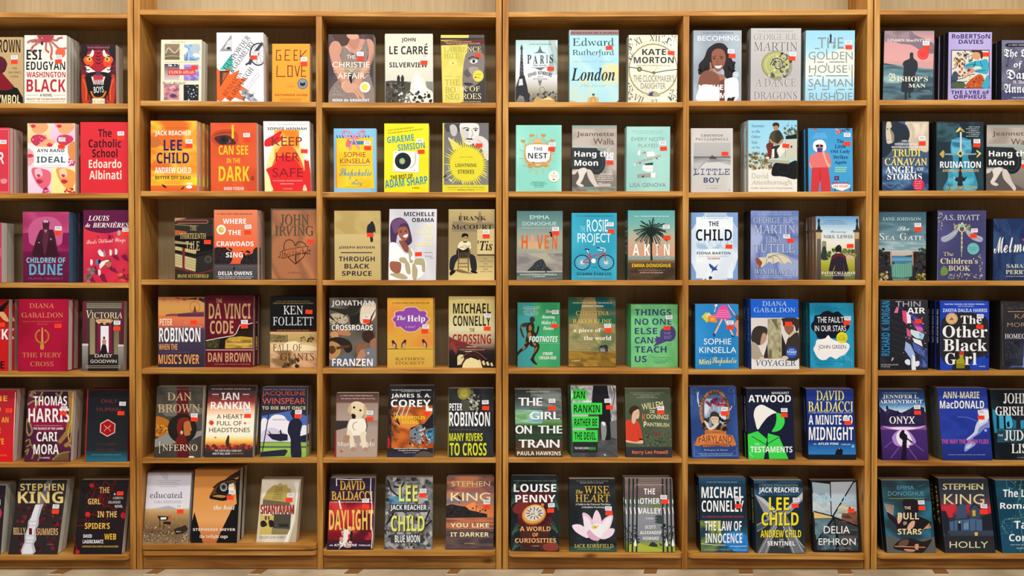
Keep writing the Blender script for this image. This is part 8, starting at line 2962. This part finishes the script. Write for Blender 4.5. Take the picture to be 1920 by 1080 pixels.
B('R', 5, (1455, 2010, 190, 1525, 2085, 1000), 34, 1, '1c242c', 'black paperback with cyan pillared hall at the right border', spine='101216')
A(['1c242a', '242e34', '181e24'], 2, 2, 3)
P('2a84a8', 1485, 410, 1530, 440, 1538, 690, 1510, 690, 1490, 520)
P('3a9cc0', 1560, 470, 1612, 480, 1620, 650, 1568, 670)
G('4ab0d4', 1640, 490, 1680, 480, 1712, 530, 1715, 630, 1650, 640)
P('2a6c8a', 1722, 530, 1760, 550, 1760, 640, 1725, 640)
P('3a90b4', 1810, 550, 1850, 540, 1850, 660, 1815, 660)
N(1540, 640, 1850, 800, ['1f3a48', '2c5c70', '18262e'], 2, 3, 6, nx=10, ny=8)
P('12181c', 1650, 570, 1680, 555, 1685, 620, 1660, 625)
for s_, x0, y0, x1, y1 in (('JOHN', 1612, 230, 1900, 350), ('GRISHAM', 1520, 385, 2000, 490), ('JUDGE', 1626, 658, 2010, 780), ('LIST', 1704, 815, 1960, 925)):
    T(s_, x0, y0, x1, y1, 'ece8e4', 'r')
    T(s_, x0 + 5, y0, x1 + 5, y1, 'ece8e4', 'r')
T('THE', 1550, 705, 1606, 732, 'c8ccd0', 'k')
T('A NOVEL', 1774, 968, 1900, 980, 'b0b4b8', '')

B('R', 6, (160, 613, 178, 208, 688, 868), 28, 1, '2a4a54', 'teal black paperback with sleeves, hands and gold capitals', spine='101214')
A(['28404a', '305c68', '2c3a40', '1f5060'], 1.5, 2, 6)
N(180, 380, 640, 740, ['24586a', '2f7088', '283c44'], 1.2, 2, 3, nx=12, ny=12)
G('5a5a58', 200, 700, 420, 760, 690, 720, 688, 868, 208, 868)
G('241c20', 215, 480, 270, 520, 330, 560, 420, 520, 540, 530, 640, 590, 560, 660, 440, 650, 320, 650, 290, 600, 230, 540)
G('241c20', 370, 360, 500, 370, 520, 470, 430, 520, 380, 470)
for i in range(7):
    L('c8946c', 6, 190 + i * 14, 400 + i * 3, 215 + i * 9, 480 + i * 5)
for i in range(5):
    L('c8946c', 6, 555 + i * 4, 655 - i * 4, 620 + i * 4, 590 + i * 10)
G('d8a88c', 310, 550, 320, 520, 345, 500, 360, 530, 340, 580, 318, 590)
G('d8a890', 420, 600, 450, 570, 480, 570, 470, 620, 430, 650, 405, 640)
G('2a2020', 270, 820, 330, 750, 430, 730, 560, 760, 645, 740, 600, 820, 540, 868, 380, 850)
G('6a4a40', 320, 780, 360, 745, 420, 745, 400, 800, 330, 800)
L('c89060', 8, 285, 805, 580, 815)
G('d09070', 480, 790, 515, 785, 512, 835, 485, 832)
G('c88a68', 380, 830, 480, 838, 460, 856, 390, 848)
L('5a7478', 4, 580, 215, 500, 240, 540, 230, sm=1)
T('EMMA', 310, 228, 470, 266, '5a98a8', '')
T('DONOGHUE', 224, 284, 566, 326, '5a98a8', '')
R(232, 350, 566, 356, '7a9060')
T('THE', 380, 428, 440, 456, 'd8c8a0', 'k')
T('PULL', 316, 488, 520, 552, 'e4d0a0', 'k')
T('OF', 368, 572, 402, 604, 'd8c8a0', 'k')
T('STARS', 314, 640, 546, 694, 'ecd8a0', 'k')
st(540, 390, 546, 444)

B('R', 6, (697, 1165, 162, 765, 1240, 864), 34, 1, '2e3038', 'charcoal paperback of a dark house under a red sky', spine='14151a')
V(162, '30323a', 320, '363842', 400, '5a4048', 430, 'a8303c', 480, '983038', 520, '3a343c', 640, '2f3440', 700, '3a4250', 710, '2c2c30', 864, '2f3034')
G('c8303c', 735, 430, 860, 410, 855, 470, 830, 500, 840, 525, 790, 530, 770, 480)
P('c8303c', 1070, 500, 1110, 440, 1190, 420, 1195, 500, 1110, 500)
P('262830', 700, 470, 770, 470, 800, 540, 810, 700, 762, 700)
P('262830', 1110, 520, 1205, 490, 1222, 680, 1110, 690)
P('3c506c', 870, 410, 920, 380, 960, 410, 970, 540, 860, 545, 880, 480)
P('26303c', 860, 420, 920, 376, 968, 410, 950, 412, 918, 390, 884, 425)
P('3a4a60', 1000, 450, 1000, 410, 1060, 395, 1090, 440, 1095, 540, 1000, 540)
P('222a36', 985, 455, 1040, 390, 1105, 445, 1090, 450, 1040, 410, 1000, 455)
P('e0b838', 1020, 465, 1048, 462, 1050, 518, 1024, 520)
L('3a3420', 3, 1035, 464, 1036, 518)
P('4a6484', 800, 560, 870, 545, 990, 540, 1110, 550, 1115, 660, 815, 680)
P('2c3848', 790, 560, 900, 540, 990, 535, 1000, 550, 880, 555, 800, 575)
P('1f2836', 885, 590, 915, 585, 918, 668, 890, 670)
E(898, 575, 9, 8, 'e8d080')
P('6a88a4', 930, 590, 985, 575, 985, 640, 935, 640)
for x in (845, 880, 930, 990, 1050):
    R(x, 560, x + 6, 670, '22303f')
R(790, 655, 1220, 690, '3a4456')
P('e0b060', 1040, 672, 1070, 670, 1072, 702, 1044, 704)
T('STEPHEN', 742, 210, 1118, 268, 'd4cc98', '')
T('STEPHEN', 746, 210, 1122, 268, 'd4cc98', '')
T('KING', 752, 310, 1132, 406, 'd8d09c', '')
T('HOLLY', 806, 756, 1168, 816, 'd8d4a8', '')
st(1128, 424, 1126, 478)
SP('HOLLY', 'c8a850')

B('R', 6, (1232, 1720, 178, 1305, 1800, 868), 32, 1, '1c4458', 'dark teal paperback with white title and vines at right border', spine='10202c')
A(['1c4458', '22506a', '183c4e'], 1.5, 2, 4)
for a in ((1340, 180, 1350, 240, 1400, 260), (1480, 180, 1470, 300, 1450, 400, 1480, 520), (1300, 580, 1340, 550, 1420, 545, 1507, 530), (1300, 590, 1320, 650, 1360, 690), (1480, 640, 1500, 760, 1470, 850), (1380, 180, 1420, 220)):
    L('6a98a0', 4, *a, sm=1)
S(40, 1400, 185, 1510, 600, 5, 12, ['5a8a6a', '7aa070', '4a7a78'], 5, .5)
S(16, 1290, 540, 1400, 700, 4, 9, ['9ac4c8', '6a98a0'], 6, .5)
T('The Last', 1310, 262, 1640, 340, 'f0f0ec', 'k')
T('Romantics', 1282, 390, 1780, 452, 'f0f0ec', 'k')
T('Tara', 1416, 566, 1640, 640, 'f0f0ec', 'k')
T('Conklin', 1366, 686, 1720, 758, 'f0f0ec', 'k')
T('NEW YORK TIMES BESTSELLING', 1380, 786, 1650, 796, 'a8c0c8', 'k')
T('AUTHOR OF', 1436, 816, 1600, 830, 'a8c0c8', 'k')

# ------------------------------------------------------------------ build the books on their shelves
def mesh_from(name, v, f, c):
    me = bpy.data.meshes.new(name)
    me.from_pydata(v, [], f)
    ca = me.color_attributes.new('ink', 'FLOAT_COLOR', 'POINT')
    ca.data.foreach_set('color', [x for col in c for x in (*col, 1.0)])
    return me


def sticker(name, cx, cz, w, h, y, rot, body, dash, shear, root, seed):
    rd = random.Random(seed)
    ca, sa = math.cos(rot), math.sin(rot)
    v, f = box_data(-w / 2, w / 2, -0.00012, 0.0, -h / 2, h / 2)
    c = [hexc(body)] * 8
    for i in range(2):
        x = -w * .36
        z0 = h * (.12 - .34 * i)
        while x < w * .3:
            k = rd.uniform(.05, .1) * w
            o = len(v)
            v += [(x, -.00015, z0), (x + k, -.00015, z0), (x + k, -.00015, z0 + h * .2), (x, -.00015, z0 + h * .2)]
            f.append((o, o + 1, o + 2, o + 3))
            c += [hexc(dash)] * 4
            x += k * 1.35
    o3 = []
    for x, yy, z in v:
        X, Z = cx + x * ca - z * sa, cz + x * sa + z * ca
        o3.append((X + shear[0] * Z, yy + y + shear[1] * Z, Z))
    me = mesh_from(name, o3, f, c)
    return link(name, me, INK, root)


def place(b):
    """where the book stands: its size, depth, backward lean and sideways lean"""
    ox, oy, k = CROP[b.col][b.row - 1]
    a, c, t, d, e, s = b.q
    tl, tr, ty = ox + a / k, ox + c / k, oy + t / k
    bl, br, by = ox + d / k, ox + e / k, oy + s / k
    zb = max(shelf_z(b.col, b.row, bl), shelf_z(b.col, b.row, br)) + 0.0003
    ang = math.tan(math.radians(LEAN[b.row] if b.lean is None else b.lean))
    if b.row < 4:
        db = 0.012
    else:
        m = ray(0, by)[1]
        db = (zb - ZC) / m - DIST
        db = min(0.05, max(db, 0.008 if b.row < 6 else -0.010))
    m = ray(0, ty)[1]
    H = (ZC + (DIST + db) * m - zb) / (1 - m * ang)
    dt = db + H * ang
    # left and right edge, at the foot and at the head
    b.e = [at(bl, by, db)[0], at(br, by, db)[0], at(tl, ty, dt)[0], at(tr, ty, dt)[0]]
    b.px = 1.0 / (br - bl)
    b.zb, b.ang, b.db, b.H = zb, ang, db, H
    b.Tk = min(b.T, DEEP - 0.004 - db - H * max(ang, 0))


def build(b, idx):
    a, c, t, d, e, s = b.q
    zb, ang, db, H, Tk = b.zb, b.ang, b.db, b.H, b.Tk
    Wd = min(b.e[1] - b.e[0], b.e[3] - b.e[2])
    xc = (b.e[0] + b.e[1]) / 2
    kx = ((b.e[2] + b.e[3]) / 2 - xc) / H
    hard = b.hard
    bt = 0.0026 if hard else 0.0008
    ins = 0.0032 if hard else 0.0005

    def sh(p):
        return (p[0] + kx * p[2], p[1] + ang * p[2], p[2])

    # cover: front and back boards, spine, and the print on the front
    v, f, cl = [], [], []
    hb, hs = hexc(b.bg), hexc(b.spine)
    for bx, col in (((-Wd / 2, Wd / 2, 0, bt, 0, H), hb), ((-Wd / 2, Wd / 2, Tk - bt, Tk, 0, H), hb), ((-Wd / 2, -Wd / 2 + bt, bt, Tk - bt, 0, H), hs)):
        vv, ff = box_data(*bx)
        o = len(v)
        v += vv
        f += [tuple(i + o for i in q) for q in ff]
        cl += [col] * 8
    # spine skin, slightly rounded outwards
    o = len(v)
    for i in range(7):
        q = i / 6
        bul = -0.0012 * math.sin(math.pi * q)
        for z in (0.0, H):
            v.append((-Wd / 2 - 0.0001 + bul, Tk * q, z))
            cl.append(hs)
    for i in range(6):
        f.append((o + 2 * i, o + 2 * i + 1, o + 2 * i + 3, o + 2 * i + 2))
    if b.spt:
        txt, col, sty = b.spt
        vs, fs = letters(txt, sty)
        o = len(v)
        for p, q in vs:
            v.append((-Wd / 2 - 0.0016, Tk * (.34 + .34 * q), H * (.88 - .5 * p)))
            cl.append(hexc(col))
        f += [tuple(i + o for i in q) for q in fs]
    o = len(v)
    for (uu, vv, ly), col in zip(b.v, b.c):
        v.append((-Wd / 2 + uu * Wd, -STEP * (ly + 1), (1 - vv) * H))
        cl.append(col)
    f += [tuple(i + o for i in q) for q in b.f]
    cme = mesh_from('cover', [sh(p) for p in v], f, cl)
    # page block, its fore-edge hollowed a little in a hardback
    pv, pf = [], []
    hol = 0.0015 if hard else 0.0002
    segs = 6
    for i in range(segs + 1):
        q = i / segs
        y = bt + (Tk - 2 * bt) * q
        xr_ = Wd / 2 - ins - hol * math.sin(math.pi * q)
        xl_ = -Wd / 2 + bt
        for x, z in ((xl_, ins * .8), (xr_, ins * .8), (xr_, H - ins), (xl_, H - ins)):
            pv.append(sh((x, y, z)))
    for i in range(segs):
        for j in range(4):
            A0, B0 = i * 4 + j, i * 4 + (j + 1) % 4
            pf.append((A0, A0 + 4, B0 + 4, B0))
    pf.append((0, 1, 2, 3))
    pf.append(tuple(segs * 4 + j for j in (3, 2, 1, 0)))
    pme = bpy.data.meshes.new('page_block')
    pme.from_pydata(pv, [], pf)

    kind = 'hardcover_book' if hard else 'paperback_book'
    rd = random.Random(idx * 13 + 5)
    root = empty(kind, (xc, db, zb))
    root['label'] = b.label
    root['category'] = 'book'
    root['group'] = 'books on the %s shelf' % ROWS[b.row]
    cov = link('cover', cme, INKG if b.gloss else INK, root)
    pag = link('page_block', pme, b.pages, root)
    y = -STEP * (b.lay + 4)
    for i, (w, x_, y_) in enumerate(b.st):
        vq = (y_ - t) / (s - t)
        l_ = a + (d - a) * vq
        r_ = c + (e - c) * vq
        u = (x_ - l_) / (r_ - l_)
        px = b.px * Wd
        if w == 'w':
            sticker('price_sticker', -Wd / 2 + u * Wd, (1 - vq) * H, 12.6 * px, 7.6 * px, y - i * .00016, rd.uniform(-.05, .05), 'e9e7ea', '8d8a92', (kx, ang), root, idx)
        else:
            sticker('discount_sticker', -Wd / 2 + u * Wd, (1 - vq) * H, 13 * px, 7.6 * px, y - i * .00016, rd.uniform(-.06, .06), 'ff4526', 'd92a10', (kx, ang), root, idx)
    off = 0.0
    for i in range(b.n):
        off += Tk + 0.0008 + STEP * (b.lay + 2)
        if db + off + Tk + H * ang > DEEP - 0.001:
            break
        r2 = root.copy()
        C.objects.link(r2)
        r2.location = (xc + min(b.hi, max(b.lo, b.jit * (i + 1) + rd.uniform(-.0016, .0016))), db + off, zb)
        r2['label'] = NTH[i] + ' behind the ' + b.label
        for ch in (cov, pag):
            c2 = ch.copy()
            C.objects.link(c2)
            c2.parent = r2


GAP = 0.0022            # room for the rounded spine between neighbours
_rows = {}
for _b in BOOKS:
    place(_b)
    _rows.setdefault((_b.col, _b.row), []).append(_b)
for (_c, _r), _bs in _rows.items():
    _bs.sort(key=lambda q: q.e[0])
    _lim = [[SPAN[_c][0], SPAN[_c][0]]]
    for _p, _q in zip(_bs[:-1], _bs[1:]):       # neighbours keep clear of each other at foot and head
        _m = []
        for _k in (0, 2):
            _o = _p.e[_k + 1] + GAP - _q.e[_k]
            if _o > 0:
                _p.e[_k + 1] -= _o / 2
                _q.e[_k] += _o / 2
            _m.append((_p.e[_k + 1] + _q.e[_k]) / 2)
        _lim.append(_m)
    _lim.append([SPAN[_c][1], SPAN[_c][1]])
    for _i, _b in enumerate(_bs):
        for _k in (0, 2):
            _b.e[_k] = max(_b.e[_k], _lim[_i][_k // 2] + 0.0018)
            _b.e[_k + 1] = min(_b.e[_k + 1], _lim[_i + 1][_k // 2] - 0.0006)
        _b.lo = min(0, max(_lim[_i][_k // 2] + 0.0018 - _b.e[_k] for _k in (0, 2)))
        _b.hi = max(0, min(_lim[_i + 1][_k // 2] - 0.0006 - _b.e[_k + 1] for _k in (0, 2)))
for _i, _b in enumerate(BOOKS):
    build(_b, _i)

# ------------------------------------------------------------------ strips of brown tape on the floor in front of the kick boards
TAPES = [(118, 26, 'at the left end under the dark red books'), (294, 22, 'below the white paperback with a desk in a field'), (486, 22, 'below the half empty lowest cubby'),
         (663, 26, 'below the glossy red and yellow thriller'), (850, 20, 'below the sunset palm tree book'), (1026, 22, 'below the black lotus flower book'),
         (1216, 24, 'below the book of repeated tree trunks'), (1394, 26, 'below the yellow lettered thriller'), (1578, 26, 'below the book of broken glass panes'),
         (1756, 26, 'at the right end under the dark teal books')]
for x, w, lab in TAPES:
    x0, x1 = at(x - w / 2, 1070)[0], at(x + w / 2, 1070)[0]
    root = empty('tape_strip', ((x0 + x1) / 2, -0.03, ZF))
    root['label'] = 'brown tape strip on the floor, ' + lab
    root['category'] = 'tape'
    root['group'] = 'tape strips on the floor'
    hw = (x1 - x0) / 2
    v, f = box_data(-hw, hw, -0.016, 0.032, 0.0002, 0.0007)
    me = bpy.data.meshes.new('strip')
    me.from_pydata([(px + py * .25, py, pz) for px, py, pz in v], [], f)
    link('strip', me, TAPE, root)
    v, f = box_data(-hw, hw, -0.024, -0.0161, 0.0002, 0.0006)
    me = bpy.data.meshes.new('torn_edge')
    me.from_pydata([(px + py * .25, py, pz) for px, py, pz in v], [], f)
    link('torn_edge', me, TAPEW, root)
